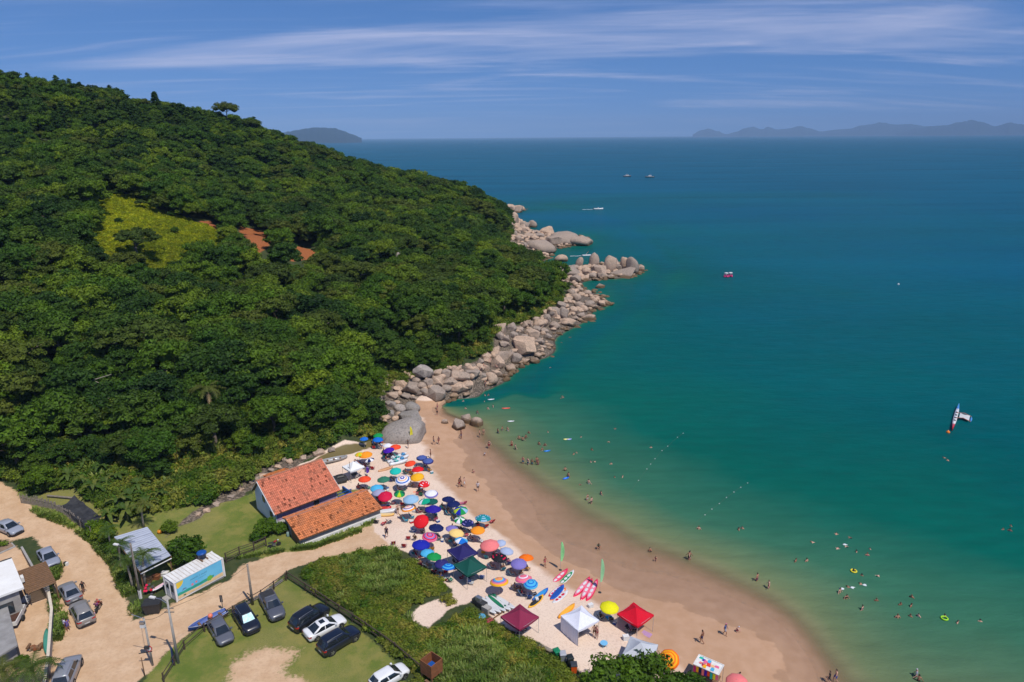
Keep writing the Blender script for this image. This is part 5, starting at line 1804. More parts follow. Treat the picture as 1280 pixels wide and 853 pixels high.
def left_house():
  t = thing('flat_roofed_house', 'house with a flat white roof slab beside the dirt road', 'house')
  f = Frame((-60.2,71.1,0),(0.686,-0.728))          # u along the road-side edge, v towards... the left
  f.v = Vector((-.728,-.686,0))
  framed_box(f, 'wall', t, CONCRETE, .4,7.2,.5,7.5,3.0,6.75)
  rf = framed_box(f, 'roof', t, pm('roof_white', (.80,.79,.76),(.72,.70,.66),.7,.7),0,7.6,0,8,6.75,7.0)
  framed_box(f, 'gutter', rf, DARK, -.12,-.003,0,8,6.7,7.1)
  w = framed_box(f, 'window', t, DARK, 7.2,7.26,1.2,3.0,4.2,5.6)
  framed_box(f, 'pane', w, GLASS, 7.261,7.275,1.3,2.9,4.3,5.5)
  # roof tank
  k = thing('air_conditioner', 'small pale air conditioning unit on the wall of the flat-roofed house', 'air conditioner')
  framed_box(f, 'body', k, WHITE, 3.4,4.2,-.42,-.12,5.7,6.3)
  framed_box(f, 'grille', k, DARK, 3.5,4.1,-.44,-.421,5.78,6.22)
  # slatted pergola on the road side
  g = thing('pergola', 'dark brown slatted pergola beside the white roof slab', 'pergola')
  for i in range(14):
    u = .6 + i * .42
    framed_box(f, 'slat', g, WOOD, u, u + .30,-3.1,-.15,5.35,5.42)
  for v in (-3.0,-.35):
    framed_box(f, 'beam', g, WOOD, .4,6.6, v - .06, v + .06,5.2,5.347)
  for u in (.6,6.4):
    framed_box(f, 'post', g, WOOD, u - .08, u + .08,-3.08,-2.92,3.0,5.2)
  # dark rail wall at the yard's road edge
  a, b = hit(29,692), hit(61,752)
  w = thing('boundary_wall', 'dark weathered yard wall between the pergola and the road', 'wall')
  fr = Frame((a[0], a[1],0),(b[0] - a[0], b[1] - a[1]))
  n = math.hypot(b[0] - a[0], b[1] - a[1])
  framed_box(fr, 'panel', w, WOOD_GREY, 0, n, -.08,.08,2.9,4.5)
  framed_box(fr, 'coping', w, CONCRETE, -.05, n + .05,-.12,.12,4.5,4.6)
  # white wall continuing along the verge
  w = thing('boundary_wall', 'low white-topped wall between the sandy yard and the grass verge', 'wall')
  pts = [hit(*q) for q in ((60,733),(67,772),(63,832),(58,870))]
  for i in range(3):
    a, b = pts[i], pts[i + 1]
    fr = Frame((a[0], a[1],0),(b[0] - a[0], b[1] - a[1]))
    n = math.hypot(b[0] - a[0], b[1] - a[1])
    framed_box(fr, 'panel', w, CONCRETE, 0, n - .01,-.09,.09,2.6,4.2)
    framed_box(fr, 'coping', w, pm('cream_paint', (.66,.58,.46),(.56,.48,.38),2,.8),0, n - .01,-.14,.14,4.2,4.3)
  # grey lean-to
  P = [at_z(px, py, 5.2)[:2] for px, py in ((-30,758),(8,752),(22,806),(-30,838))]
  k = thing('lean_to', 'grey fibre-cement lean-to roof at the corner of the sandy yard', 'lean-to')
  prism([tuple(p) for p in P],5.0,5.2).obj('roof', GREY_RENDER, k)
  c = np.mean(P, 0)
  prism([tuple(c + (p - c) * .86) for p in P],2.8,4.99).obj('wall', CONCRETE, k)
  # raised stone planter
  P = [hit(px, py)[:2] for px, py in ((-25,668),(10,672),(20,684),(-20,702))]
  k = thing('stone_planter', 'stone-edged planter at the yard corner beside the silver sedan', 'planter')
  prism([tuple(p) for p in P],2.9,3.8).obj('kerb', CONCRETE, k)
  c = np.mean(P, 0)
  prism([tuple(c + (p - c) * .88) for p in P],3.803,3.85).obj('soil', pm('soil', (.30,.20,.13),(.22,.15,.10),2,.9), k)
  bl = [((c[0] + 1.2, c[1] - .3,4.1),(.5,.45,.4)),((c[0] + .6, c[1],4.05),(.4,.4,.35))]
  mesh_obj('foliage', crown_mesh('planter_foliage', 3, bl, 60,.3, LEAF_MID), k)
house_a()
house_b()
container()
metal_shed()
left_house()
def netting():
  t = thing('shade_net', 'black shade netting stretched over a low frame beside the stick fence', 'shade net')
  P = [Vector(at_z(px, py, 5.3)) for px, py in ((75,633),(93,619),(127,646),(112,659))]
  mb = MB()
  rows = []
  for i in range(13):
    a, b = P[1].lerp(P[2], i / 12), P[0].lerp(P[3], i / 12)
    rows.append([a.lerp(b, k / 8) + Vector((0,0,-.25 * math.sin(math.pi * k / 8) - (.18 if i % 4 in (1,2,3) else 0) + .06 * math.sin(i * 2.1 + k))) for k in range(9)])
  v, fs = loft(rows, False, False)
  mb.add(v, fs)
  net = pm('shade_cloth', (.022,.022,.025),(.05,.05,.052),1.5,.7)
  mb.obj('net', net, t, True)
  for i in (0,4,8,12):
    for s in (0,1):
      q = rows[i][0 if s == 0 else 8]
      MB().tube([(q.x, q.y, 3.0),(q.x, q.y, q.z)],.05,5).obj('post', WOOD_GREY, t)
  # grey stick fence along the road
  pts = [hit(*q) for q in ((27,629),(45,632),(66,637),(82,645),(97,656),(112,667))]
  t = thing('stick_fence', 'grey fence of weathered upright sticks along the verge of the road', 'fence')
  r = random.Random(2)
  rail = MB()
  k = 0
  for i in range(len(pts) - 1):
    a, b = Vector(pts[i]), Vector(pts[i + 1])
    n = int((b - a).length / .24)
    for j in range(n):
      p = a.lerp(b, j / n)
      h = r.uniform(1.1,1.6)
      MB().tube([(p.x, p.y, p.z - .2),(p.x + r.uniform(-.08,.08), p.y + r.uniform(-.08,.08), p.z + h)],[.09,.07],5).obj('stick', WOOD_GREY, t)
    rail.tube([a + Vector((0,0,1)), b + Vector((0,0,1))],.05,5)
  rail.obj('rail', WOOD_GREY, t)
  # garden beam behind
  a, b = hit(58,616,.8), hit(92,619,.8)
  t = thing('garden_edging', 'pale timber edging log behind the fenced garden bed', 'log')
  MB().tube([tuple(a + np.array([0,0,.3])), tuple(b + np.array([0,0,.3]))],.14,7).obj('log', WOOD_GREY, t)
netting()
# --- post and rail fences
def rail_fence(name, label, pts, posth=1.15, rails=(0.45,1.05), step=2.6, mat=None, rr=.05):
  t = thing(name, label, 'fence')
  mat = mat or WOOD
  P = [Vector(hit(*q)) for q in pts]
  for i in range(len(P) - 1):
    a, b = P[i], P[i + 1]
    n = max(1, round((b - a).length / step))
    for j in range(n + (1 if i == len(P) - 2 else 0)):
      p = a.lerp(b, j / n)
      z = float(ground(p.x, p.y))
      MB().tube([(p.x, p.y, z - .3),(p.x, p.y, z + posth)],.085,6).obj('post', mat, t)
    for h in rails:
      for j in range(n):
        p, q = a.lerp(b, j / n), a.lerp(b, (j + 1) / n)
        MB().tube([(p.x, p.y, float(ground(p.x, p.y)) + h),(q.x, q.y, float(ground(q.x, q.y)) + h)], rr, 5).obj('rail', mat, t)
  return t
FENCE_WOOD = pm('fence_wood', (.085,.058,.04),(.055,.04,.03),4,.85,.3)
rail_fence('rail_fence', 'dark post and rail fence along the road edge of the car park', [(205,853),(231,812),(256,790),(292,768),(327,748),(358,726)], mat=FENCE_WOOD)
rail_fence('rail_fence', 'dark post and rail fence between the car park and the tall grass', [(359,724),(382,739),(408,756),(458,789),(494,815),(530,846)], mat=FENCE_WOOD, posth=1.2, rr=.075)
rail_fence('rail_fence', 'dark low fence at the edge of the lawn behind the container', [(283,704),(300,696),(318,690),(333,683)], mat=FENCE_WOOD, posth=1.5, rails=(.3,.7,1.1,1.4), step=1.4)
# low kerb of sand-coloured stones along the road edge of the car park
t = thing('kerb', 'low pale kerb strip along the road edge of the car park', 'kerb')
kp = [Vector(hit(*q)) for q in ((297,766),(327,747),(356,727))]
for i in range(2):
  n = 5
  for j in range(n):
    a, b = kp[i].lerp(kp[i + 1], j / n), kp[i].lerp(kp[i + 1],(j + .96) / n)
    fr = Frame((a.x, a.y, 0),(b.x - a.x, b.y - a.y))
    framed_box(fr, 'stone', t, CONCRETE, 0,(b - a).length, -.42,-.22, a.z - .2, a.z + .22)
def pole(name, label, base, top_px, lamp=None, mat=None, r0=.15, r1=.10, hgt=None, extras=None):
  t = thing(name, label, 'pole')
  b = Vector(hit(*base))
  # height from the pixel of the top on the vertical through the base
  d = ray(*top_px)
  k = math.hypot(b.x, b.y) / math.hypot(d[0], d[1])
  h = hgt or CAMZ + d[2] * k - b.z
  MB().tube([(b.x, b.y, b.z - .5),(b.x, b.y, b.z + h)],[r0, r1],10).obj('shaft', mat or CONCRETE, t, True)
  if lamp is not None:
    a = Vector((b.x, b.y, b.z + h * lamp[2]))
    e = a + Vector((lamp[0], lamp[1],.45))
    MB().tube([a, a.lerp(e, .5) + Vector((0,0,.2)), e],.035,6).obj('arm', STEEL, t)
    dr = Vector((lamp[0], lamp[1],0)).normalized()
    f = Frame((e.x, e.y, 0),(dr.x, dr.y))
    o = framed_box(f, 'lamp_head', t, WHITE, -.1,.55,-.14,.14, e.z - .06, e.z + .08)
    framed_box(f, 'lens', o, GLASS, .05,.5,-.1,.1, e.z - .09, e.z - .063)
  return t, b, h
t1, b1, h1 = pole('utility_pole', 'grey concrete utility pole with street lamp and blue sign at the car park', (223,829),(207,750),(-1.5,.4,.93))
fr = Frame((b1.x - .35, b1.y - .25,0),(.35,-1.0))
s_ = framed_box(fr, 'sign_board', t1, pm('sign_blue', srgb(32,52,105), srgb(38,60,115),3,.5),-.35,.25,-.03,.03, b1.z + .25, b1.z + 1.9)
for k in range(9):
  framed_box(fr, 'lettering', s_, WHITE, -.18,.06 - .05 * (k % 3),.031,.036, b1.z + .45 + k * .14, b1.z + .53 + k * .14)
for h_ in (.80,.86):
  MB().box(b1.x - .5, b1.x + .5, b1.y - .05, b1.y + .05, b1.z + h1 * h_, b1.z + h1 * h_ + .08).obj('cross_arm', WOOD_GREY, t1)
t2, b2, h2 = pole('utility_pole', 'short grey pole with meter boxes and a round sign at the road junction', (191,832),(175,775), None, CONCRETE, .11,.09)
for k, (dz, m) in enumerate(((.97, STEEL),(.9, WHITE),(.45, DARK))):
  MB().box(b2.x - .35, b2.x + .12, b2.y - .35, b2.y - .12, b2.z + h2 * dz - .3, b2.z + h2 * dz).obj('meter_box', m, t2)
mb = MB()
mb.add([(b2.x + .35 * math.cos(a), b2.y - .14 - (0 if i else 0), b2.z + 2.2 + .35 * math.sin(a)) for i, a in enumerate([i * math.pi / 8 for i in range(16)])] + [(b2.x + .35 * math.cos(a), b2.y - .10, b2.z + 2.2 + .35 * math.sin(a)) for a in [i * math.pi / 8 for i in range(16)]],
   [tuple(range(16)), tuple(reversed(range(16,32)))] + [(i + 16,(i + 1) % 16 + 16,(i + 1) % 16, i) for i in range(16)])
rs = mb.obj('round_sign', pm('sign_red', (.55,.03,.03),(.5,.03,.03)), t2)
mb = MB()
mb.add([(b2.x + .26 * math.cos(a), b2.y - .144, b2.z + 2.2 + .26 * math.sin(a)) for a in [i * math.pi / 8 for i in range(16)]],[tuple(range(16))])
mb.obj('sign_face', WHITE, rs)
MB().tube([(b2.x - 1.2, b2.y, b2.z + 1.5),(b2.x + .2, b2.y, b2.z + 1.75)],.05,5).obj('bracket', DARK, t2)
MB().tube([(b2.x, b2.y, b2.z + h2),(b2.x - 1.3, b2.y + .2, b2.z + h2 + .35)],.035,5).obj('arm', STEEL, t2)
t3, b3, h3 = pole('utility_pole', 'street lamp pole with a whitewashed foot standing among palms by the metal shed', (176,748),(160,680),(-1.9,.6,.86), WOOD_GREY)
MB().tube([(b3.x, b3.y, b3.z - .1),(b3.x, b3.y, b3.z + 1.1)],.185,10).obj('painted_foot', WHITE, t3)
t5, b5, h5 = pole('utility_pole', 'plain grey pole rising from the road fence beside the parked pickup', (316,756),(308,706), None, WOOD_GREY, .16,.11)
MB().tube([(b5.x - .5, b5.y, b5.z + 1.6),(b5.x + .1, b5.y, b5.z + 1.0)],.05,5).obj('brace', DARK, t5)
t6, b6, h6 = pole('marker_post', 'short post with a dark board on the road edge above the blue boat', (279,764),(274,746), None, WOOD_GREY, .05,.05)
MB().box(b6.x - .18, b6.x + .12, b6.y - .04, b6.y + .04, b6.z + h6 - .8, b6.z + h6 + .1).obj('board', DARK, t6)
t7, b7, h7 = pole('marker_post', 'thin leaning brown post in the grass by the junction', (181,845),(172,824), None, WOOD, .06,.05)
# wires
CABLE = pm('cable', (.02,.02,.02))
for lb, (a, b, sag) in (('thin black cable between the lamp pole by the shed and the junction pole', ((b3.x, b3.y, b3.z + h3 * .97),(b2.x, b2.y, b2.z + h2 * .98),.5)),
            ('thin black cable between the junction pole and the tall concrete pole', ((b2.x, b2.y, b2.z + h2 * .98),(b1.x, b1.y, b1.z + h1 * .86),.4)),
            ('thin black cable between the tall concrete pole and the pole by the pickup', ((b1.x, b1.y, b1.z + h1 * .86),(b5.x, b5.y, b5.z + h5 * .97),.5))):
  a, b = Vector(a), Vector(b)
  o = MB().tube([a.lerp(b, i / 12) - Vector((0,0, sag * 4 * (i / 12) * (1 - i / 12))) for i in range(13)],.018,4).obj('overhead_cable', CABLE)
  tag(o, lb, 'cable')
# --- wooden stair tower at the bottom of the picture
def hut():
  t = thing('lookout_box', 'square reddish wooden lookout box on posts at the edge of the scrub', 'lookout')
  g = 2.7
  c = Vector((-8.25,55.75,0))
  f = Frame(c, (0.64,0.77))
  s, z0, z1 = .78,4.0,5.5
  for u0, u1, v0, v1 in ((-s, s, s - .06, s),(-s, s, -s, -s + .06),(-s, -s + .06,-s + .061, s - .061),(s - .06, s, -s + .061, s - .061)):
    w = framed_box(f, 'panel', t, WOOD_RED, u0, u1, v0, v1, z0, z1)
  for k in range(6):
    framed_box(f, 'floor_plank', t, WOOD, -s + .08 + k * .24,-s + .29 + k * .24,-s + .07, s - .07, z0 + .1, z0 + .18)
  framed_box(f, 'blue_tarpaulin', t, BLUE, -.35,.25,-.2,.45, z0 + .9, z0 + 1.02)
  framed_box(f, 'seat_board', t, WOOD_RED, -s + .07, s - .07,.0, s - .07, z0 + .6, z0 + .66)
  for u in (-s + .1, s - .1):
    for v in (-s + .1, s - .1):
      framed_box(f, 'leg', t, WOOD, u - .07, u + .07, v - .07, v + .07, g - .3, z0)
  for k in range(5):
    framed_box(f, 'stair_tread', t, WOOD, -s - .35 - k * .3,-s - .1 - k * .3,.1,.7, z0 - .3 - k * .26, z0 - .24 - k * .26)
  for k, (dx, dy, m, lb) in enumerate(((-1.2,-1.6, DARK, 'black ground sheet lying by the foot of the wooden lookout box'),)):
    o = framed_box(f, 'ground_sheet', None, m, -2.4,-1.0,-.3,1.5, g + .05, g + .09)
    tag(o, lb, 'sheet')
hut()
def dumpster():
  t = thing('skip_bin', 'large black plastic waste container at the roadside by the white container', 'waste container')
  b = hit(192,765)
  f = Frame((b[0], b[1],0),(.95,.2))
  z = b[2]
  mb = MB()
  P = f.p
  mb.add([P(-.75,-.5, z + .1), P(.75,-.5, z + .1), P(.75,.5, z + .1), P(-.75,.5, z + .1), P(-.9,-.65, z + 1.3), P(.9,-.65, z + 1.3), P(.9,.65, z + 1.3), P(-.9,.65, z + 1.3)],
     [(0,1,2,3),(4,5,1,0),(5,6,2,1),(6,7,3,2),(7,4,0,3),(7,6,5,4)])
  mb.obj('body', BLACK_PLASTIC, t)
  framed_box(f, 'lid', t, BLACK_PLASTIC, -.95,.95,-.7,.7, z + 1.303, z + 1.42)
  for u in (-.6,.6):
    for v in (-.45,.45):
      q = f.p(u, v, 0)
      MB().tube([(q[0] - .04, q[1], z + .08),(q[0] + .04, q[1], z + .08)],.09,8).obj('wheel', DARK, t)
dumpster()
# ------------------------------------------------------------------ vehicles
PAINT = pm('car_paint', (1,1,1),(.94,.94,.94),1.0,.28,0, tint=True, spec=.5, coat=.6)
CGLASS = pm('car_glass', (.012,.016,.02),(.02,.026,.03),1.0,.05, spec=.9)
RUBBER = pm('rubber', (.02,.02,.02),(.03,.03,.03),5,.85)
LAMP = pm('headlamp', (.75,.78,.8),(.6,.63,.66),3,.15, spec=.8)
TAIL = pm('tail_lamp', (.38,.012,.012),(.3,.01,.01),3,.2, spec=.8)
TRIM = pm('trim', (.03,.03,.032),(.045,.045,.045),4,.6)
PLATE = pm('plate', (.55,.55,.55),(.45,.45,.45),3,.5)
SHAPES = {   # length, half width, (hood start x ratio...) profile: x from rear(-.5) to front(.5) in lengths, belt and roof heights
  'sedan': dict(L=4.45, w=.88, belt=.92, roof=1.46, hood=.84, tail=1.0, base=(-.40,.26), top=(-.22,.06), nose=.60),
  'coupe': dict(L=4.6, w=.92, belt=.90, roof=1.40, hood=.84, tail=.98, base=(-.40,.25), top=(-.17,.05), nose=.60),
  'hatch': dict(L=4.0, w=.86, belt=.95, roof=1.50, hood=.90, tail=.98, base=(-.475,.27), top=(-.36,.06), nose=.66),
  'suv': dict(L=4.6, w=.93, belt=1.08, roof=1.72, hood=1.04, tail=1.1, base=(-.475,.25), top=(-.39,.07), nose=.75),
  'pickup': dict(L=5.0, w=.92, belt=1.1, roof=1.72, hood=1.05, tail=1.12, base=(-.14,.24), top=(-.10,.09), nose=.76),
}
def car_meshes(kind):
  s = SHAPES[kind]
  L_, w, belt, roof = s['L'], s['w'], s['belt'], s['roof']
  out = {}
  # lower body: rings across, lofted from rear to front
  st = [(-.5,.42, s['tail'] * .86,.84),(-.485,.30, s['tail'] * .96,.93),(-.45,.26, s['tail'],.98),(-.33,.24, belt, 1.0),(-.1,.24, belt, 1.0),(.15,.24, belt, 1.0),(.26,.24, s['hood'] + .03,.995),(.36,.24, s['hood'] - .02,.98),(.44,.26, s['hood'] - .1,.93),(.48,.30, s['nose'] + .06,.84),(.5,.38, s['nose'] - .04,.74)]
  rings = []
  for xr, zb, zt, wr in st:
    x, hw = xr * L_, w * wr
    zm = zb + (zt - zb) * .55
    half = [(hw * .90, zb),(hw, zb + .10),(hw * 1.01, zm),(hw * .985, zt - .10),(hw * .93, zt - .02),(hw * .62, zt + .015),(hw * .25, zt + .03)]
    ring = [(x, -y, z) for y, z in half] + [(x, y, z) for y, z in reversed(half)]
    rings.append(ring)
  v, f = loft(rings)
  out['body'] = MB().add(v, f).mesh('body', True)
  # cabin
  b0, b1 = s['base'][0] * L_, s['base'][1] * L_
  t0, t1 = s['top'][0] * L_, s['top'][1] * L_
  zb = belt - .03
  yb, yt = w * .93, w * .70
  def slab(z, x0, x1, y):
    c = .12
    return [(x0 + c, -y, z),(x1 - c, -y * .985, z),(x1,-y * .86, z),(x1 + .03,0, z),(x1, y * .86, z),(x1 - c, y * .985, z),(x0 + c, y, z),(x0, y * .9, z),(x0 - .03,0, z),(x0,-y * .9, z)]
  rings = [slab(zb, b0, b1, yb)]
  for t in (.5,.85):
    rings.append(slab(zb + (roof - .04 - zb) * t, b0 + (t0 - b0) * t, b1 + (t1 - b1) * t, yb + (yt - yb) * t ** 1.3))
  rings.append(slab(roof - .03, t0, t1, yt))
  rings.append([(x * .985 + (t0 + t1) * .0075, y * .93, roof + .005) for x, y, z in slab(roof, t0 + .06, t1 - .06, yt)])
  rings.append([((t0 + t1) / 2 + (x - (t0 + t1) / 2) * .5, y * .45, roof + .03) for x, y, z in slab(roof, t0 + .06, t1 - .06, yt)])
  v, f = loft(rings)
  out['cabin'] = MB().add(v, f).mesh('cabin', True)
  # glass: panes a few millimetres proud of the cabin shell
  e = .012
  def edge(t, side):     # side: 'f','r' x at height fraction t
    z = zb + (roof - .04 - zb) * t
    return (b1 + (t1 - b1) * t if side == 'f' else b0 + (t0 - b0) * t), z, (yb + (yt - yb) * t ** 1.3)
  def pane(side, lo=.08, hi=.92):
    rows = []
    for t in (lo, .5, hi):
      x, z, y = edge(t, side)
      sg = 1 if side == 'f' else -1
      rows.append([(x + sg * (e + .0),-y * .80, z + e),(x + sg * (e + .03),0, z + e),(x + sg * (e + .0), y * .80, z + e)])
    v, f = loft(rows, False, False)
    return MB().add(v, f).mesh('glass')
  out['windshield'] = pane('f')
  out['rear_window'] = pane('r')
  def side_pane(sg, q0, q1):
    rows = []
    for t in (.10,.5,.86):
      z = zb + (roof - .04 - zb) * t
      xr_, xf_ = b0 + (t0 - b0) * t + .16, b1 + (t1 - b1) * t - .16
      y = (yb + (yt - yb) * t ** 1.3) + e
      rows.append([(xr_ + (xf_ - xr_) * q0, sg * y, z),(xr_ + (xf_ - xr_) * q1, sg * y * .99, z)])
    v, f = loft(rows, False, False)
    return MB().add(v, f).mesh('glass')
  out['side'] = [side_pane(sg, a, b) for sg in (-1,1) for a, b in ((.0,.47),(.52,1.0))]
  # wheel
  R_ = .33 if kind not in ('suv', 'pickup') else .37
  mb = MB()
  prof = [(R_ * .62,-.11),(R_ * .95,-.11),(R_, -.07),(R_, .07),(R_ * .95,.11),(R_ * .62,.11)]
  mb.lathe(prof, 18)
  mb.v = [(x, z, y) for x, y, z in mb.v]
  out['tyre'] = mb.mesh('tyre', False)
  mb = MB()
  mb.lathe([(.04,-.10),(R_ * .62,-.095),(R_ * .62,.095),(.04,.10)],14)
  mb.v = [(x, z, y) for x, y, z in mb.v]
  for k in range(5):
    a = k * 1.2566
    for sy in (-1,1):
      c, s_ = math.cos(a), math.sin(a)
      p = [(c * .05 - s_ * .04, sy * .118, s_ * .05 + c * .04),(c * .05 + s_ * .04, sy * .118, s_ * .05 - c * .04),(c * R_ * .58 + s_ * .05, sy * .112, s_ * R_ * .58 - c * .05),(c * R_ * .58 - s_ * .05, sy * .112, s_ * R_ * .58 + c * .05)]
      mb.add(p, [(0,1,2,3)])
  out['rim'] = mb.mesh('rim')
  mb = MB()
  mb.lathe([(.02,0),(R_ * 1.22,0),(R_ * 1.22,.02),(.02,.02)],18)
  mb.v = [(x, z, y) for x, y, z in mb.v]
  out['arch'] = mb.mesh('arch')
  out['R'] = R_
  x1, hw = .5 * L_, w
  out['headlight'] = [MB().add(*loft([[(x1 - .42, sg * hw * .90, s['nose'] + .10),(x1 - .08, sg * hw * .70, s['nose'] + .02),(x1 - .06, sg * hw * .48, s['nose'] + .02)],[(x1 - .34, sg * hw * .96, s['nose'] - .06),(x1 - .03, sg * hw * .76, s['nose'] - .10),(x1 - .0, sg * hw * .50, s['nose'] - .08)]], False, False)).mesh('headlight') for sg in (-1,1)]
  tz = s['tail']
  out['taillight'] = [MB().add(*loft([[(-x1 + .30, sg * hw * 1.0, tz - .10),(-x1 + .02, sg * hw * .90, tz - .10),(-x1 - .015, sg * hw * .52, tz - .14)],[(-x1 + .22, sg * hw * 1.015, tz - .28),(-x1 - .005, sg * hw * .90, tz - .28),(-x1 - .03, sg * hw * .55, tz - .28)]], False, False)).mesh('taillight') for sg in (-1,1)]
  out['mirror'] = [MB().box(b1 - .40, b1 - .22, *((sg * (w * .95), sg * (w * .95 + .2)) if sg > 0 else (sg * (w * .95 + .2), sg * w * .95)), belt + .02, belt + .16).mesh('mirror') for sg in (-1,1)]
  out['bumper'] = [MB().add(*loft([[(sx * (x1 - .03),-hw * .72, z),(sx * (x1 + .035),-hw * .4, z),(sx * (x1 + .035), hw * .4, z),(sx * (x1 - .03), hw * .72, z)] for z in (.30,.46)], False, False)).mesh('bumper') for sx in (-1,1)]
  out['plate'] = MB().box(-x1 - .045,-x1 - .03,-.26,.26,.52,.66).mesh('plate')
  out['grille'] = MB().box(x1 - .02, x1 + .02,-hw * .42, hw * .42, s['nose'] - .22, s['nose'] - .07).mesh('grille')
  if kind == 'suv':
    out['rail'] = [MB().tube([(t0 + .1, sg * yt * .88, roof + .03),((t0 + t1) / 2, sg * yt * .9, roof + .07),(t1 - .2, sg * yt * .86, roof + .02)],.022,5).mesh('roof_rail') for sg in (-1,1)]
  if kind == 'pickup':
    mb = MB()
    mb.box(-x1 + .08, b0 - .06,-hw * .80, hw * .80, belt + .012, belt + .07)
    out['bed_cover'] = mb.mesh('bed_cover')
    out['roof_bar'] = MB().box(t0 + .25, t0 + .33,-yt * .95, yt * .95, roof + .04, roof + .08).mesh('roof_bar')
  if kind == 'coupe':
    out['sunroof'] = MB().box(t1 - .85, t1 - .3,-yt * .5, yt * .5, roof + .031, roof + .043).mesh('sunroof')
  return out
CARM = {}
def car(kind, rear, front, color, label, sunshade=False, name='parked_car', cat='car'):
  if kind not in CARM:
    CARM[kind] = car_meshes(kind)
    m = CARM[kind]
    for k, mt in (('body', PAINT),('cabin', PAINT),('windshield', CGLASS),('rear_window', CGLASS),('tyre', RUBBER),('rim', STEEL),('arch', TRIM),('plate', PLATE),('grille', TRIM),('bed_cover', TRIM),('roof_bar', STEEL),('sunroof', CGLASS)):
      if k in m:
        m[k].materials.append(mt)
    for k, mt in (('side', CGLASS),('headlight', LAMP),('taillight', TAIL),('mirror', PAINT),('bumper', TRIM),('rail', STEEL)):
      for q in m.get(k, ()):
        q.materials.append(mt)
  m = CARM[kind]
  s = SHAPES[kind]
  a, b = hit(*rear, .5), hit(*front, .5)
  c = (a + b) / 2
  ang = math.atan2(b[1] - a[1], b[0] - a[0])
  z = float(ground(c[0], c[1]))
  root = tag(empty(name, (c[0], c[1], z), ang), label, cat)
  def part(nm, me, parent=root, loc=(0,0,0)):
    o = mesh_obj(nm, me, parent, None, loc)
    o.color = (*color, 1)
    return o
  part('body', m['body'])
  part('cabin', m['cabin'])
  ws = part('windshield', m['windshield'])
  part('rear_window', m['rear_window'])
  for q in m['side']:
    part('side_window', q)
  for nm in ('headlight', 'taillight', 'mirror', 'bumper'):
    for q in m[nm]:
      part(nm, q)
  part('number_plate', m['plate'])
  part('grille', m['grille'])
  for q in m.get('rail', ()):
    part('roof_rail', q)
  for k in ('bed_cover', 'roof_bar', 'sunroof'):
    if k in m:
      part(k, m[k])
  for xw in (-.30,.315):
    for sg in (-1,1):
      part('wheel_arch', m['arch'], loc=(xw * s['L'], sg * (s['w'] * 1.0) - .0, m['R'] + .02))
      w = part('wheel', m['tyre'], loc=(xw * s['L'], sg * (s['w'] - .07), m['R']))
      part('rim', m['rim'], w)
  if sunshade:
    me = m['windshield'].copy()
    me.transform(Matrix.Translation((.012,0,.008)) @ Matrix.Diagonal((1,.9,1,1)))
    me.materials.clear()
    me.materials.append(pm('sunshade', (.32,.62,.66),(.62,.78,.80),4,.4))
    part('sunshade', me, ws)
  return root
GREY_DK, BLACK_P, SILVER, BLUEGREY = (.10,.105,.12),(.012,.014,.022),(.30,.31,.34),(.20,.225,.28)
car('sedan', (-8,652),(31,669),(.30,.32,.37), 'silver sedan parked at the bend beside the stone planter')
car('sedan', (52,684),(70,711),(.26,.28,.34), 'blue-grey sedan nosing down the dirt road beside the yard wall')
car('sedan', (96,754),(79,727),(.22,.225,.25), 'dark grey sedan parked behind the bronze hatchback on the verge')
car('suv', (111,783),(95,752),(.24,.225,.21), 'bronze-grey estate with roof rails and glass roof parked on the verge')
car('suv', (75,864),(93,821),(.23,.24,.27), 'grey estate car with roof rails alone on the wide part of the road')
car('sedan', (265,772),(287,808),(.11,.115,.135), 'dark grey saloon in the car park next to the blue rowboat')
car('suv', (297,759),(320,794), BLACK_P, 'black car with a pale sunshade behind its windscreen in the car park', True)
car('pickup', (330,740),(351,778),(.085,.09,.11), 'dark grey pickup beside the plain grey pole in the car park')
car('suv', (369,784),(405,761),(.010,.011,.014), 'black car on the far side of the white coupe in the car park')
car('coupe', (381,797),(431,771),(.76,.76,.76), 'white coupe with dark glass roof panel between two black cars')
car('suv', (398,817),(449,786),(.009,.012,.025), 'blue-black estate with a chrome roof rail beside the white coupe')
car('hatch', (465,860),(508,834),(.76,.76,.76), 'white hatchback parked by the wooden lookout box')
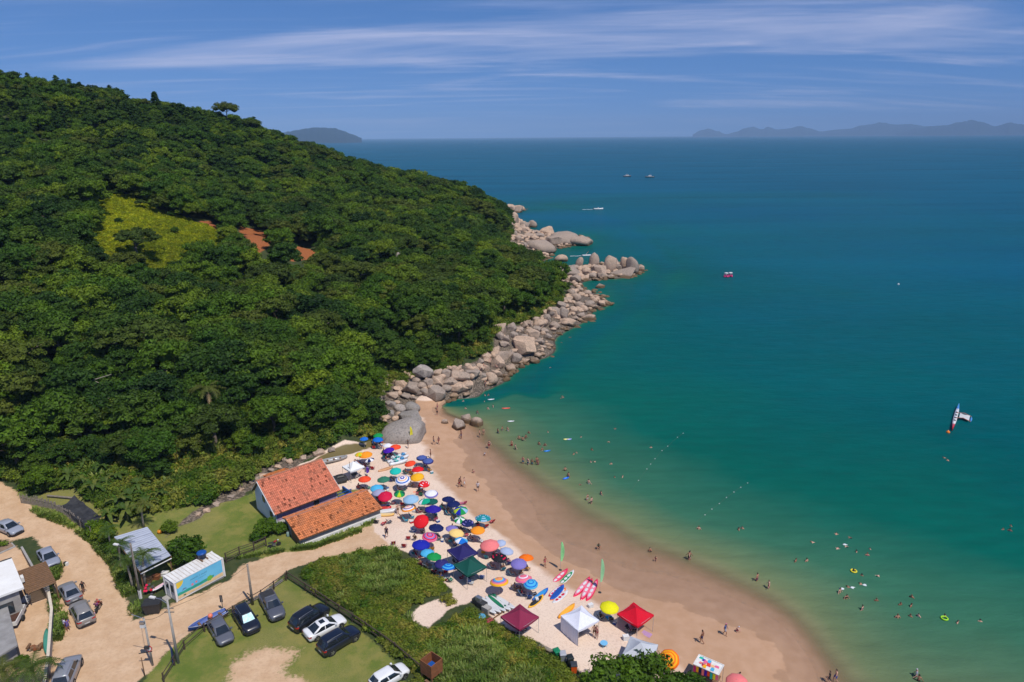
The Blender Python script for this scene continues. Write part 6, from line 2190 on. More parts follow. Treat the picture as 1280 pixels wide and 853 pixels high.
def motorbike(px, py, ang, label, col):
  p = hit(px, py)
  t = tag(empty('motorbike', tuple(p), ang), label, 'motorbike')
  for x in (-.62,.62):
    mb = MB()
    mb.lathe([(.19,-.05),(.28,-.05),(.30,0),(.28,.05),(.19,.05)],16)
    mb.v = [(a + x, c, b + .30) for a, b, c in mb.v]
    w = mb.obj('wheel', RUBBER, t)
    mb = MB()
    mb.lathe([(.02,-.04),(.19,-.03),(.19,.03),(.02,.04)],12)
    mb.v = [(a + x, c, b + .30) for a, b, c in mb.v]
    mb.obj('rim', STEEL, w)
  MB().tube([(-.62,0,.32),(-.2,0,.5),(.35,0,.8),(.62,0,.32)],.05,6).obj('frame', TRIM, t)
  MB().box(-.22,.2,-.14,.14,.26,.55).obj('engine', STEEL, t)
  o = MB().add(*loft([[(x, -w, z),(x, w, z),(x, w * .8, z + h),(x, -w * .8, z + h)] for x, w, z, h in ((-.05,.10,.72,.12),(.15,.15,.70,.22),(.36,.10,.78,.16))])).obj('fuel_tank', pm('bike_red', col, tuple(c * .8 for c in col),3,.3, coat=.5), t, True)
  MB().add(*loft([[(x, -w, z),(x, w, z),(x, w, z + .09),(x, -w, z + .09)] for x, w, z in ((-.75,.09,.82),(-.4,.14,.74),(-.02,.11,.74))])).obj('seat', TRIM, t, True)
  MB().tube([(.40,-.36,1.02),(.45,-.1,1.0),(.45,.1,1.0),(.40,.36,1.02)],.02,6).obj('handlebar', TRIM, t)
  MB().tube([(.42,0,1.0),(.62,0,.34)],.035,6).obj('fork', STEEL, t)
  MB().lathe([(.02,0),(.09,.02),(.09,.1),(.02,.12)],10, c=(.56,0,.84)).obj('headlight', LAMP, t)
  MB().tube([(-.1,.14,.3),(-.8,.16,.38)],.045,6).obj('exhaust', STEEL, t)
  return t
motorbike(124,762, R(100), 'motorbike carrying two riders up the dirt road', (.35,.02,.02))
motorbike(343,684, R(35), 'black motorbike parked by the bush at the lawn fence', (.03,.03,.035))
# ------------------------------------------------------------------ people: one continuous skin per pose, clothing and hair over it
SKIN = pm('skin', (1,1,1),(.88,.86,.85),8,.55, tint=True)
CLOTH = pm('cloth', (1,1,1),(.85,.85,.85),10,.8, tint=True)
HAIR = pm('hair', (1,1,1),(.7,.7,.7),14,.6, tint=True)
EYE = pm('eye', (.02,.02,.02),(.03,.03,.03),5,.3)
V3 = Vector
def limb_dirs(kind):
  """joint positions in metres for each pose; x right, y forward (the way they face), z up; feet at z = 0"""
  J = dict(pelvis=V3((0,0,.95)), waist=V3((0,0,1.10)), chest=V3((0,0,1.30)), neck=V3((0,.01,1.47)), head=V3((0,.03,1.60)), crown=V3((0,.02,1.70)))
  for s, sd in ((-1, 'l'),(1, 'r')):
    J['sh' + sd] = V3((s * .18,0,1.41))
    J['hip' + sd] = V3((s * .10,0,.90))
    if kind in ('stand', 'wade'):
      out = .10 if kind == 'stand' else .22
      J['el' + sd] = V3((s * (.22 + out * .5),-.01,1.13))
      J['wr' + sd] = V3((s * (.22 + out),.06 if kind == 'stand' else .14,.88 if kind == 'stand' else .95))
      J['kn' + sd] = V3((s * .11,.02,.49))
      J['an' + sd] = V3((s * .12,-.02,.08))
      J['to' + sd] = V3((s * .14,.15,.03))
    elif kind == 'walk':
      k = s
      J['el' + sd] = V3((s * .25,-.10 * k, 1.14))
      J['wr' + sd] = V3((s * .27,.06 - .12 * k, .92))
      J['kn' + sd] = V3((s * .10,.10 + .10 * k, .50))
      J['an' + sd] = V3((s * .10,.22 * k - .06,.09 if k > 0 else .16))
      J['to' + sd] = V3((s * .11,.22 * k + .11,.03 if k > 0 else .05))
    elif kind == 'sit':
      pass
    elif kind == 'swim':
      pass
  if kind == 'sit':        # on a low chair, seat at 0.32
    J.update(pelvis=V3((0,0,.42)), waist=V3((0,-.05,.55)), chest=V3((0,-.12,.75)), neck=V3((0,-.13,.93)), head=V3((0,-.10,1.06)), crown=V3((0,-.11,1.16)))
    for s, sd in ((-1, 'l'),(1, 'r')):
      J['sh' + sd] = V3((s * .18,-.13,.87))
      J['hip' + sd] = V3((s * .10,.03,.40))
      J['el' + sd] = V3((s * .27,-.05,.62))
      J['wr' + sd] = V3((s * .24,.18,.54))
      J['kn' + sd] = V3((s * .14,.44,.48))
      J['an' + sd] = V3((s * .15,.52,.08))
      J['to' + sd] = V3((s * .17,.70,.03))
  if kind == 'swim':       # face down, arms reaching, along +y, surface at z = 0
    J.update(pelvis=V3((0,0,-.10)), waist=V3((0,.15,-.09)), chest=V3((0,.36,-.06)), neck=V3((0,.53,.0)), head=V3((0,.64,.06)), crown=V3((0,.73,.10)))
    for s, sd in ((-1, 'l'),(1, 'r')):
      J['sh' + sd] = V3((s * .18,.47,-.03))
      J['hip' + sd] = V3((s * .10,-.05,-.11))
      J['el' + sd] = V3((s * .40,.62 + .1 * s, -.05))
      J['wr' + sd] = V3((s * .45,.86 + .12 * s, -.06))
      J['kn' + sd] = V3((s * .14,-.45,-.16))
      J['an' + sd] = V3((s * .16,-.84,-.12))
      J['to' + sd] = V3((s * .16,-1.02,-.14))
  if kind == 'crouch':
    J.update(pelvis=V3((0,-.10,.34)), waist=V3((0,-.02,.46)), chest=V3((0,.10,.63)), neck=V3((0,.18,.80)), head=V3((0,.24,.92)), crown=V3((0,.25,1.02)))
    for s, sd in ((-1, 'l'),(1, 'r')):
      J['sh' + sd] = V3((s * .18,.14,.74))
      J['hip' + sd] = V3((s * .10,-.08,.31))
      J['el' + sd] = V3((s * .24,.28,.50))
      J['wr' + sd] = V3((s * .16,.46,.36))
      J['kn' + sd] = V3((s * .15,.30,.46))
      J['an' + sd] = V3((s * .14,.0,.08))
      J['to' + sd] = V3((s * .16,.18,.03))
  return J
RAD = dict(pelvis=(.155,.115), waist=(.135,.10), chest=(.165,.115), neck=(.058,.06), head=(.082,.10), crown=(.055,.07), sh=(.058,.058), el=(.042,.042), wr=(.028,.026), hip=(.088,.09), kn=(.056,.058), an=(.036,.038), to=(.036,.024))
def body_mesh(kind):
  J = limb_dirs(kind)
  names = list(J)
  verts = [J[n] for n in names]
  rad = [RAD[n if n in RAD else n[:-1]] for n in names]
  E = [('pelvis', 'waist'),('waist', 'chest'),('chest', 'neck'),('neck', 'head'),('head', 'crown')]
  for s in 'lr':
    E += [('chest', 'sh' + s),('sh' + s, 'el' + s),('el' + s, 'wr' + s),('pelvis', 'hip' + s),('hip' + s, 'kn' + s),('kn' + s, 'an' + s),('an' + s, 'to' + s)]
  idx = {n: i for i, n in enumerate(names)}
  edges = [(idx[a], idx[b]) for a, b in E]
  # hands: a palm, four unequal fingers and a thumb from the side of the palm
  for s, sd in ((-1, 'l'),(1, 'r')):
    w, e = J['wr' + sd], J['el' + sd]
    d = (w - e).normalized()
    side = d.cross(V3((s, 0,0.01)))
    side = (side if side.length > .1 else V3((0,1,0))).normalized()
    nrm = d.cross(side).normalized()
    palm = w + d * .085
    k = len(verts)
    verts.append(palm)
    rad.append((.036,.02))
    edges.append((idx['wr' + sd], k))
    for q, ln in ((-.030,.060),(-.010,.072),(.010,.068),(.030,.052)):
      a = palm + d * .03 + side * q
      b = a + d * ln * .6 + nrm * .008
      c = b + d * ln * .35 + nrm * .022
      m = len(verts)
      verts += [a, b, c]
      rad += [(.0095,.0095),(.009,.009),(.0075,.0075)]
      edges += [(k, m),(m, m + 1),(m + 1, m + 2)]
    a = w + d * .045 + side * .042
    b = a + (d * .6 + side * .8).normalized() * .04
    m = len(verts)
    verts += [a, b]
    rad += [(.0105,.0105),(.0085,.0085)]
    edges += [(k, m),(m, m + 1)]
  # nose and ears
  hd = J['head']
  up = (J['crown'] - J['neck']).normalized()
  fw = V3((0,1,0)) if kind != 'swim' else V3((0,.55,-.83))
  fw = (fw - up * fw.dot(up)).normalized()
  rt = fw.cross(up).normalized()
  m = len(verts)
  verts += [hd + fw * .108 + up * .005, hd + rt * .092, hd - rt * .092]
  rad += [(.013,.016),(.012,.022),(.012,.022)]
  edges += [(idx['head'], m),(idx['head'], m + 1),(idx['head'], m + 2)]
  me = bpy.data.meshes.new('person_' + kind)
  me.from_pydata([tuple(v) for v in verts], edges, [])
  o = bpy.data.objects.new('tmp', me)
  C.objects.link(o)
  md = o.modifiers.new('skin', 'SKIN')
  md.use_smooth_shade = True
  for i, sv in enumerate(me.skin_vertices[0].data):
    sv.radius = rad[i]
    sv.use_root = (i == idx['pelvis'])
  ss = o.modifiers.new('sub', 'SUBSURF')
  ss.levels = ss.render_levels = 1
  dg = bpy.context.evaluated_depsgraph_get()
  me2 = bpy.data.meshes.new_from_object(o.evaluated_get(dg))
  bpy.data.objects.remove(o)
  me2.name = 'person_' + kind
  me2.materials.clear()
  me2.materials.append(SKIN)
  me2.materials.append(EYE)
  co = np.array([v.co[:] for v in me2.vertices])
  no = np.array([v.normal[:] for v in me2.vertices])
  fc = [tuple(p.vertices) for p in me2.polygons]
  cen = np.array([co[list(f)].mean(0) for f in fc])
  for sgn in (-1,1):
    q = np.array(hd + fw * .085 + rt * .035 * sgn + up * .02)
    k = np.argsort(np.linalg.norm(cen - q, axis=1))[:2]
    for i in k:
      me2.polygons[int(i)].material_index = 1
  # nearest bone for every face gives clothing regions
  bones = [(a, b) for a, b in E]
  best, who, tt = np.full(len(cen),9.), np.zeros(len(cen), int), np.zeros(len(cen))
  for bi, (a, b) in enumerate(bones):
    A_, B_ = np.array(J[a]), np.array(J[b])
    t = np.clip(((cen - A_) @ (B_ - A_)) / ((B_ - A_) @ (B_ - A_)),0,1)
    dd = np.linalg.norm(cen - A_ - t[:, None] * (B_ - A_), axis=1)
    wbest = dd < best
    best[wbest], who[wbest], tt[wbest] = dd[wbest], bi, t[wbest]
  bn = ['%s-%s' % (a.rstrip('lr') if a[:-1] in ('sh', 'el', 'hip', 'kn', 'an', 'wr') else a, b[:-1] if b[:-1] in ('sh', 'el', 'wr', 'hip', 'kn', 'an', 'to') else b) for a, b in bones]
  wn_ = np.array([bn[i] for i in who])
  def shell(name, sel, off, mat):
    ids = np.where(sel)[0]
    used = sorted({v for i in ids for v in fc[i]})
    mp = {v: i for i, v in enumerate(used)}
    m_ = bpy.data.meshes.new(name)
    m_.from_pydata((co[used] + no[used] * off).tolist(),[],[tuple(mp[v] for v in fc[i]) for i in ids])
    m_.polygons.foreach_set('use_smooth', [True] * len(ids))
    m_.materials.append(mat)
    m_.update()
    return m_
  hip = np.isin(wn_, ['pelvis-hip']) | ((wn_ == 'pelvis-waist') & (tt < .55))
  thigh = (wn_ == 'hip-kn')
  rel = (cen - np.array(hd))
  head = np.isin(wn_, ['head-crown', 'neck-head'])
  hu, hf = rel @ np.array(up), rel @ np.array(fw)
  out = dict(body=me2)
  out['shorts'] = shell('swim_shorts', hip | (thigh & (tt < .55)),.012, CLOTH)
  out['briefs'] = shell('swim_briefs', hip | (thigh & (tt < .10)),.010, CLOTH)
  out['top'] = shell('bikini_top', (wn_ == 'waist-chest') & (tt > .55) | (wn_ == 'chest-sh') & (cen[:, 2] < J['chest'].z + .04) if kind != 'swim' else (wn_ == 'waist-chest') & (tt > .5),.010, CLOTH)
  out['shirt'] = shell('shirt', np.isin(wn_, ['waist-chest', 'chest-sh', 'pelvis-waist']) | ((wn_ == 'chest-neck') & (tt < .5)) | ((wn_ == 'sh-el') & (tt < .6)),.014, CLOTH)
  out['hair'] = shell('hair', head & ((hu > .055) | ((hf < -.01) & (hu > -.06))),.014, HAIR)
  out['cap'] = shell('cap', head & (hu > .05),.022, CLOTH)
  return out
PB = {k: body_mesh(k) for k in ('stand', 'walk', 'wade', 'sit', 'swim', 'crouch')}
SKINS = [(.52,.28,.19),(.46,.23,.15),(.38,.18,.11),(.58,.34,.24),(.28,.13,.08),(.62,.37,.28)]
HAIRS = [(.012,.009,.008),(.03,.018,.012),(.02,.012,.009),(.10,.06,.03)]
PR = random.Random(12)
def person(x, y, z, kind, label, group=None, lower='shorts', lcol=None, upper=None, ucol=None, cap=None, face=None, s=None, skin=None):
  P = PB[kind]
  o = bpy.data.objects.new('person', P['body'])
  o.location = (x, y, z)
  o.rotation_euler = (0,0, PR.uniform(0,6.28) if face is None else face)
  k = (PR.uniform(.93,1.06) if s is None else s)
  o.scale = (k, k, k)
  o.color = (*(skin or PR.choice(SKINS)),1)
  link(o)
  tag(o, label, 'person', group)
  o['kind'] = 'thing'
  def wear(nm, col):
    c = bpy.data.objects.new(P[nm].name.split('.')[0], P[nm])
    c.color = (*col, 1)
    link(c, o)
  wear(lower, lcol or PR.choice([(.02,.04,.16),(.02,.02,.025),(.30,.02,.03),(.03,.12,.2),(.05,.05,.05),(.25,.05,.12),(.5,.5,.5)]))
  if upper:
    wear(upper, ucol or PR.choice([(.5,.5,.5),(.3,.02,.03),(.03,.05,.2),(.02,.02,.02),(.4,.08,.2)]))
  if cap:
    wear('cap', cap)
  else:
    c = bpy.data.objects.new('hair', P['hair'])
    c.color = (*PR.choice(HAIRS),1)
    link(c, o)
  return o
def person_px(px, py, kind, label, **kw):
  """px, py: the feet, or for bathers the point where the body meets the water"""
  if kind in ('wade', 'swim'):
    p = at_z(px, py, 0.0)
    g = float(ground(p[0], p[1]))
    z = 0.0 if kind == 'swim' else max(g, -1.32)
    return person(p[0], p[1], z, kind, label, **kw)
  p = hit(px, py)
  return person(p[0], p[1], p[2], kind, label, **kw)
# ------------------------------------------------------------------ who is where
G_B = 'bathers standing in the shallows'
# bathers in the cove shallows (photo pixels at the water surface beside each body)
COVE = [(637 - 12,511),(632,511),(618,524),(641,525),(662,497 - 3),(596,509),(600,524 - 15)]
z8 = lambda a, b: (600 + a / 4.923,480 + b / 4.923)
z1 = lambda a, b: (460 + a / 4.923,420 + b / 4.923)
z7 = lambda a, b: (840 + a / 2.909,600 + b / 2.909)
wade_cove = [z1(724,330), z1(720,368), z1(741,368), z1(716,405), z1(738,452), z1(600,450), z1(673,480), z1(586,403), z1(770,438), z1(613,372),
      z8(110,305), z8(170,290), z8(137,285), z8(300,305), z8(240,342), z8(262,350), z8(282,335), z8(363,375), z8(400,382), z8(383,410), z8(418,298), z8(622,328), z8(593,425), z8(577,435), z8(688,408), z8(681,482), z8(806,495), z8(828,575), z8(877,575), z8(1052,393)]
for i, (px, py) in enumerate(wade_cove):
  person_px(px, py, 'wade', 'bather standing chest-deep in the green cove water', group='bathers deep in the cove', lower=PR.choice(('shorts', 'briefs')), upper=PR.choice((None, None, 'top')))
wade_shallow = [z8(57,398), z8(295,498), z8(320,498), z8(265,503), z8(357,500), z8(350,485), z8(195,400), z8(218,405), z8(686,738), z8(661,735), z8(744,683), z8(668,615), z8(543,597), z8(524,535),
        z1(687,622), z1(711,617), z1(745,692), z1(575,632)]
for i, (px, py) in enumerate(wade_shallow):
  person_px(px, py, 'wade' if i % 3 else 'stand', 'bather wading knee-deep along the cove edge of the beach', group='bathers wading by the cove', lower=PR.choice(('shorts', 'briefs')), upper=PR.choice((None, 'top', None)))
right_w = [(97,180),(242,182),(255,178),(63,290),(450,297),(490,296),(309,368),(351,395),(610,410),(634,432),(692,472),(743,440),(830,455),(871,428),(869,460),(866,497),(896,497),(820,502),(991,498),(1038,520),(1120,515),(690,348),(659,325),(720,252),(710,275),(671,262),(1203,181),(1232,168),(1228,186)]
for i, (a, b) in enumerate(right_w):
  px, py = z7(a, b)
  if i in (22,):
    continue
  deep = py < 690
  person_px(px, py, 'wade', 'bather standing chest-deep well out from the open beach' if deep else 'bather standing waist-deep off the open beach', group='bathers far out off the open beach' if deep else 'bathers off the open beach', lower=PR.choice(('shorts', 'briefs', 'shorts')), upper=PR.choice((None, None, 'top')))
px, py = z7(661,330)
person_px(px, py, 'wade', 'bather inside a yellow swim ring off the open beach', lower='shorts', lcol=(.02,.02,.02), upper='shirt', ucol=(.02,.02,.02))
for (px, py), lb in ((z8(500,85), 'swimmer floating face down far out in the cove'),(z8(515,80), 'swimmer floating beside another far out in the cove'),(z8(830,282), 'swimmer stretched out in deep teal water beyond the cove bathers'),(z8(795,352), 'pale swimmer gliding head-on in deep water off the cove'),(z8(715,475), 'swimmer in dark top splashing in the cove'),
          (z8(610,613), 'swimmer in dark clothes paddling beside a standing bather in black'),(z1(1185,380), 'swimmer drifting off the rocky shore'),
          (z7(595,202), 'swimmer low in the water farthest out of the open-beach group'),(z7(640,204), 'swimmer with arms out beside the farthest one of the open-beach group'),(z7(523,228), 'swimmer making white ripples at the left of the open-beach group'),(z7(627,236), 'swimmer kicking up spray in the middle of the open-beach group'),
          (z7(597,254), 'swimmer lying flat near the spray of another'),(z7(755,345), 'swimmer lying on the back apart from the yellow ring'),(z7(700,385), 'swimmer splashing white water near the standing bathers'),(z7(655,395), 'swimmer low in white foam near the standing bathers'),
          ((1184,573), 'swimmer in dark suit out near the outrigger canoe'),((1187,577), 'swimmer in pink beside a dark one near the outrigger canoe'),((687,459), 'lone swimmer just off the big overhanging boulder')):
  person_px(px, py, 'swim', lb, lower='briefs', s=1.0)
# beach walkers
zb = lambda a, b: (400 + a / 4.923,520 + b / 4.923)
zc = lambda a, b: (640 + a / 4.923,680 + b / 4.923)
for (px, py), kind, lb, kw in [
  (zb(700,178), 'walk', 'person walking on the damp sand towards the cove', dict(lower='shorts', upper='top')),
  (zb(731,176), 'walk', 'person in red strolling beside another towards the cove', dict(lower='shorts', lcol=(.3,.03,.04), upper='top')),
  (zb(543,200), 'stand', 'person in dark clothes alone behind the white pedal boats', dict(upper='shirt', ucol=(.02,.02,.02))),
  (zb(870,142), 'stand', 'person in blue shorts at the water edge beside the waterline boulders', dict(lcol=(.03,.08,.3))),
  (zb(682,262), 'stand', 'person standing behind the pair of slate blue umbrellas', dict()),
  (zb(858,440), 'walk', 'person in red shorts walking with two others on the damp sand', dict(lcol=(.4,.03,.05))),
  (zb(866,428), 'walk', 'person in dark top walking in the middle of three on the damp sand', dict(upper='top', ucol=(.02,.02,.02))),
  (zb(888,440), 'walk', 'person in white shorts walking beside two others on the damp sand', dict(lcol=(.6,.6,.6))),
  (zb(972,466), 'walk', 'person in a pale shirt walking alone across the damp sand', dict(upper='shirt', ucol=(.55,.52,.55))),
  (zb(947,352), 'crouch', 'small child crouching on the wet sand', dict(s=.75)),
  (zb(1012,245), 'crouch', 'child in white crouching at the water line', dict(upper='shirt', ucol=(.6,.6,.65), s=.75)),
  (zb(480,605), 'stand', 'person standing at the ends of the white boats by the shed', dict(upper=None, lcol=(.2,.1,.05))),
  (zb(411,750), 'walk', 'person in dark clothes walking below the orange-tiled shed', dict(upper='shirt', ucol=(.03,.02,.05), lcol=(.02,.02,.03))),
  (zb(640,715), 'walk', 'person in pink beside the navy umbrella', dict(upper='top', ucol=(.5,.1,.15))),
  (zb(584,770), 'sit', 'person in brown sitting between red chairs and the blue umbrella', dict(upper='shirt', ucol=(.1,.06,.03))),
  (zb(790,580), 'stand', 'bare-backed person standing in front of the navy umbrella pair', dict()),
  (zc(203,143), 'walk', 'person in a pink swimsuit walking past the feather flag shadow', dict(upper='top', ucol=(.5,.06,.12), lcol=(.5,.06,.12), lower='briefs')),
  (zc(522,585), 'stand', 'person in pink standing in front of the white tent', dict(upper='top', ucol=(.55,.12,.15), lower='briefs', lcol=(.5,.1,.12))),
  (zc(505,575), 'stand', 'tanned person standing close beside one in pink at the white tent', dict(lcol=(.1,.05,.03))),
  (zc(1168,612), 'walk', 'person in navy shorts walking alone on the smooth damp sand', dict(lcol=(.02,.03,.12))),
  (z7(192,565), 'walk', 'person in blue with a pink cap walking near the water edge', dict(upper='shirt', ucol=(.08,.12,.3), lcol=(.3,.35,.45), cap=(.6,.15,.3))),
  (z7(235,553), 'crouch', 'child with a pale cap playing in the wet sand', dict(cap=(.55,.6,.75), s=.8)),
  (z7(238,722), 'crouch', 'person kneeling on damp sand beside the goods stall', dict(s=.95)),
  (z7(593,738), 'walk', 'person in blue shorts wading in at the bottom of the beach', dict(lcol=(.05,.1,.4))),
  (z7(570,740), 'walk', 'person in dark clothes stepping into the wash beside one in blue', dict(upper='shirt', ucol=(.02,.02,.02))),
  (z7(888,715), 'wade', 'person with a cap wading near the bottom of the bay', dict(cap=(.4,.4,.45), upper='shirt', ucol=(.3,.3,.35))),
  (z7(896,732), 'wade', 'person wading close beside one with a cap', dict()),
  (zc(530,30), 'crouch', 'two-tone clothed person sitting at the edge of the wash', dict(upper='shirt', ucol=(.1,.15,.1))),
  (zc(855,55), 'crouch', 'child lying in the shallow wash', dict(s=.8)),
  (zc(885,105), 'crouch', 'child in pink sitting in the shallow wash', dict(upper='top', ucol=(.5,.1,.2), s=.8)),
  (zc(1090,100), 'wade', 'lone bather standing in the shallows in front of the feather flags', dict()),
  (z1(427,455), 'stand', 'person climbing at the boulders of the cove end', dict()),
  (z1(426,490), 'stand', 'person at the sand below the cove boulders', dict(lcol=(.02,.02,.03))),
  ((104,0), None, None, None),
  ((105,742), 'walk', 'person walking on the road beside the dark grey sedan', dict(upper='shirt', ucol=(.02,.02,.025), lcol=(.1,.06,.04))),
  ((119,776), 'walk', 'child in pink walking behind the bronze estate', dict(upper='shirt', ucol=(.5,.3,.35), s=.75)),
  ((82,788), 'stand', 'person in a white shirt standing on the verge beside the bronze estate', dict(upper='shirt', ucol=(.6,.6,.65), lcol=(.03,.03,.04))),
  ((86,789), 'stand', 'person in purple standing beside one in white on the verge', dict(upper='shirt', ucol=(.15,.1,.3), lcol=(.1,.08,.25))),
  ((606,441), 'sit', None, None)]:
  if kind is None or kw is None:
    continue
  person_px(px, py, kind, lb, **kw)
# two riders on the motorbike
pb = hit(124,762)
a = R(100)
for d, z, lb, uc, cp in ((.05,.34, 'rider with a red helmet driving the motorbike up the road', (.35,.02,.03),(.5,.02,.03)),(-.38,.38, 'passenger in purple behind the rider on the motorbike', (.25,.08,.2),(.03,.02,.02))):
  person(pb[0] + math.cos(a) * d, pb[1] + math.sin(a) * d, pb[2] + z, 'sit', lb, lower='shorts', lcol=(.03,.03,.05), upper='shirt', ucol=uc, cap=cp, face=a - math.pi / 2, s=.97)
# sunbathers on the rocks
for px, py in ((605,466),(613,459),(620,467),(650,436),(600,471)):
  p = hit(px, py)
  person(p[0], p[1], p[2] + 1.3, 'sit', 'sunbather sitting on the boulders where bathers rest', 'sunbathers on the boulders', lower='briefs', s=1)
# ------------------------------------------------------------------ umbrellas, chairs, tents, boards on the beach
FAB = {}
def fabric(col):
  key = tuple(round(c, 3) for c in col)
  if key in FAB:
    return FAB[key]
  m, nt, N, L, b = new_mat('umbrella_cloth')
  t = N.new('ShaderNodeTexCoord')
  n = N.new('ShaderNodeTexNoise')
  n.inputs['Scale'].default_value = 4
  n.inputs['Detail'].default_value = 5
  L.new(t.outputs['Object'], n.inputs['Vector'])
  mx = N.new('ShaderNodeMix')
  mx.data_type = 'RGBA'
  mx.inputs['A'].default_value = rgba(tuple(min(1, c * 1.05) for c in col))
  mx.inputs['B'].default_value = rgba(tuple(c * .84 for c in col))
  L.new(n.outputs['Fac'], mx.inputs['Factor'])
  L.new(mx.outputs['Result'], b.inputs['Base Color'])
  b.inputs['Roughness'].default_value = .75
  b.inputs['Specular IOR Level'].default_value = .2
  tr = N.new('ShaderNodeBsdfTranslucent')
  L.new(mx.outputs['Result'], tr.inputs['Color'])
  ms = N.new('ShaderNodeMixShader')
  ms.inputs[0].default_value = .12
  L.new(b.outputs[0], ms.inputs[1])
  L.new(tr.outputs[0], ms.inputs[2])
  L.new(ms.outputs[0], N['Material Output'].inputs['Surface'])
  FAB[key] = m
  return m
COL = dict(blue=srgb(20,110,205), green=srgb(25,150,75), white=srgb(235,235,240), orangered=srgb(240,80,45), purple=srgb(75,25,165), yellowgreen=srgb(180,205,40), orange=srgb(250,155,40), navy=srgb(22,35,90), slate=srgb(75,95,160), red=srgb(225,30,40), yellow=srgb(245,180,35),
     turq=srgb(30,190,175), dgreen=srgb(55,120,95), crimson=srgb(210,25,70), skyblue=srgb(80,180,225), greylilac=srgb(165,165,195), ltblue=srgb(150,190,220), tgreen=srgb(10,165,130), bottle=srgb(15,90,80), royal=srgb(45,30,150), beige=srgb(240,190,140), lavender=srgb(130,120,190), paleyellow=srgb(245,210,130),
     salmon=srgb(240,130,130), paleblue=srgb(170,185,215), pink=srgb(235,110,150), teal=srgb(25,140,150), royalblue=srgb(30,40,165), black=srgb(28,28,35), lime=srgb(235,230,30), rainbow=None, magenta=srgb(205,40,120), orange2=srgb(250,120,25), indigo=srgb(50,45,110), midblue=srgb(45,110,195))
POLE_M = pm('pole_metal', (.55,.55,.55),(.4,.4,.4),5,.4, metal=.5)
NSEG, NRING = 16,7
def canopy_mesh(R_, style, seed):
  """eight-panelled cloth: scalloped rim, sagging between ribs; style picks the cloth of each patch"""
  cols, fn = style
  me = bpy.data.meshes.new('canopy')
  V = [(0,0,.26 * R_)]
  for i in range(1, NRING + 1):
    t = i / NRING
    for k in range(NSEG):
      rib = (k % 2 == 0)
      r_ = R_ * t * (1 if rib else .965)
      z = R_ * (.26 - .40 * t * t * .9 - .04 * t) - (0 if rib else .035 * R_ * t)
      a = 2 * math.pi * k / NSEG
      V.append((r_ * math.cos(a), r_ * math.sin(a), z))
  for k in range(NSEG):       # valance
    x, y, z = V[1 + (NRING - 1) * NSEG + k]
    V.append((x * 1.005, y * 1.005, z - .09))
  Fc, mi = [],[]
  for k in range(NSEG):
    Fc.append((0,1 + k, 1 + (k + 1) % NSEG))
    mi.append(fn(0, k // 2))
  for i in range(NRING):
    for k in range(NSEG):
      a, b = 1 + i * NSEG + k, 1 + i * NSEG + (k + 1) % NSEG
      Fc.append((a, a + NSEG, b + NSEG, b))
      mi.append(fn(min(i + 1, NRING - 1), k // 2))
  me.from_pydata(V, [], Fc)
  for c in cols:
    me.materials.append(fabric(c))
  me.polygons.foreach_set('material_index', mi)
  me.polygons.foreach_set('use_smooth', [True] * len(Fc))
  me.update()
  return me
def plain(c):
  return ([COL[c]], lambda i, k: 0)
def panels(*c):
  return ([COL[q] for q in c], lambda i, k: k % len(c))
def rings(*c, each=1):
  return ([COL[q] for q in c], lambda i, k: (i // each) % len(c))
def edged(c, e):
  return ([COL[c], COL[e]], lambda i, k: 1 if i >= NRING - 1 else 0)
def spots(c, e):
  return ([COL[c], COL[e]], lambda i, k: 1 if (i in (2,5) and (k + i) % 3 == 0) else 0)
def checks(c, e):
  return ([COL[c], COL[e]], lambda i, k: 1 if (i % 2 == 0 and i > 1 and k % 2 == 0) else 0)
def brief(s, n=15):
  w = s.split()
  if len(w) > n:
    w = w[:n]
    while w[-1] in ('the', 'a', 'of', 'and', 'in', 'on', 'by', 'with', 'beside', 'behind', 'front', 'rear', 'at', 'one', 'white', 'big', 'damp', 'dark', 'golden', 'large', 'huge', 'pale', 'light', 'its', 'to', 'between', 'near', 'seaward', 'steeply', 'tilted'):
      w.pop()
  return ' '.join(w)
POLE_ME = MB().tube([(0,0,-.25),(0,0,2.02)],.019,6).mesh('umbrella_pole')
POLE_ME.materials.append(POLE_M)
FIN_ME = MB().lathe([(.015,0),(.035,.03),(.012,.10)],6).mesh('finial')
FIN_ME.materials.append(POLE_M)
UR = random.Random(3)
UMB = []
def rib_mesh(R_):
  mb = MB()
  for k in range(8):
    a = k * math.pi / 4
    mb.tube([(.05 * math.cos(a),.05 * math.sin(a),.20 * R_),(R_ * .55 * math.cos(a), R_ * .55 * math.sin(a), R_ * (.26 - .11 - .05)),(R_ * .97 * math.cos(a), R_ * .97 * math.sin(a), R_ * (.26 - .40 * .87 - .05))],.008,4)
  me = mb.mesh('ribs')
  me.materials.append(POLE_M)
  return me
RIBS = {}
def umbrella(px, py, style, label, d=2.0, tilt=None, h=1.95, chairs=2, ccol=None, sitters=0):
  p = hit(px, py, h)
  root = tag(empty('beach_umbrella', tuple(p), UR.uniform(0,6.28)), label, 'umbrella')
  tl = UR.uniform(0,.22) if tilt is None else tilt
  R_ = d / 2
  c = mesh_obj('canopy', canopy_mesh(R_, style, len(UMB)), root, None, (0,0, h))
  c.rotation_euler = (tl, 0,0)
  key = round(R_, 1)
  if key not in RIBS:
    RIBS[key] = rib_mesh(key)
  mesh_obj('ribs', RIBS[key], c)
  mesh_obj('finial', FIN_ME, c, None, (0,0,.25 * R_))
  mesh_obj('pole', POLE_ME, root)
  short = label
  UMB.append((p, label, chairs, ccol, sitters))
  return root
U1 = lambda a, b: (400 + a / 4.923,520 + b / 4.923)
U2 = lambda a, b: (480 + a / 4.923,620 + b / 4.923)
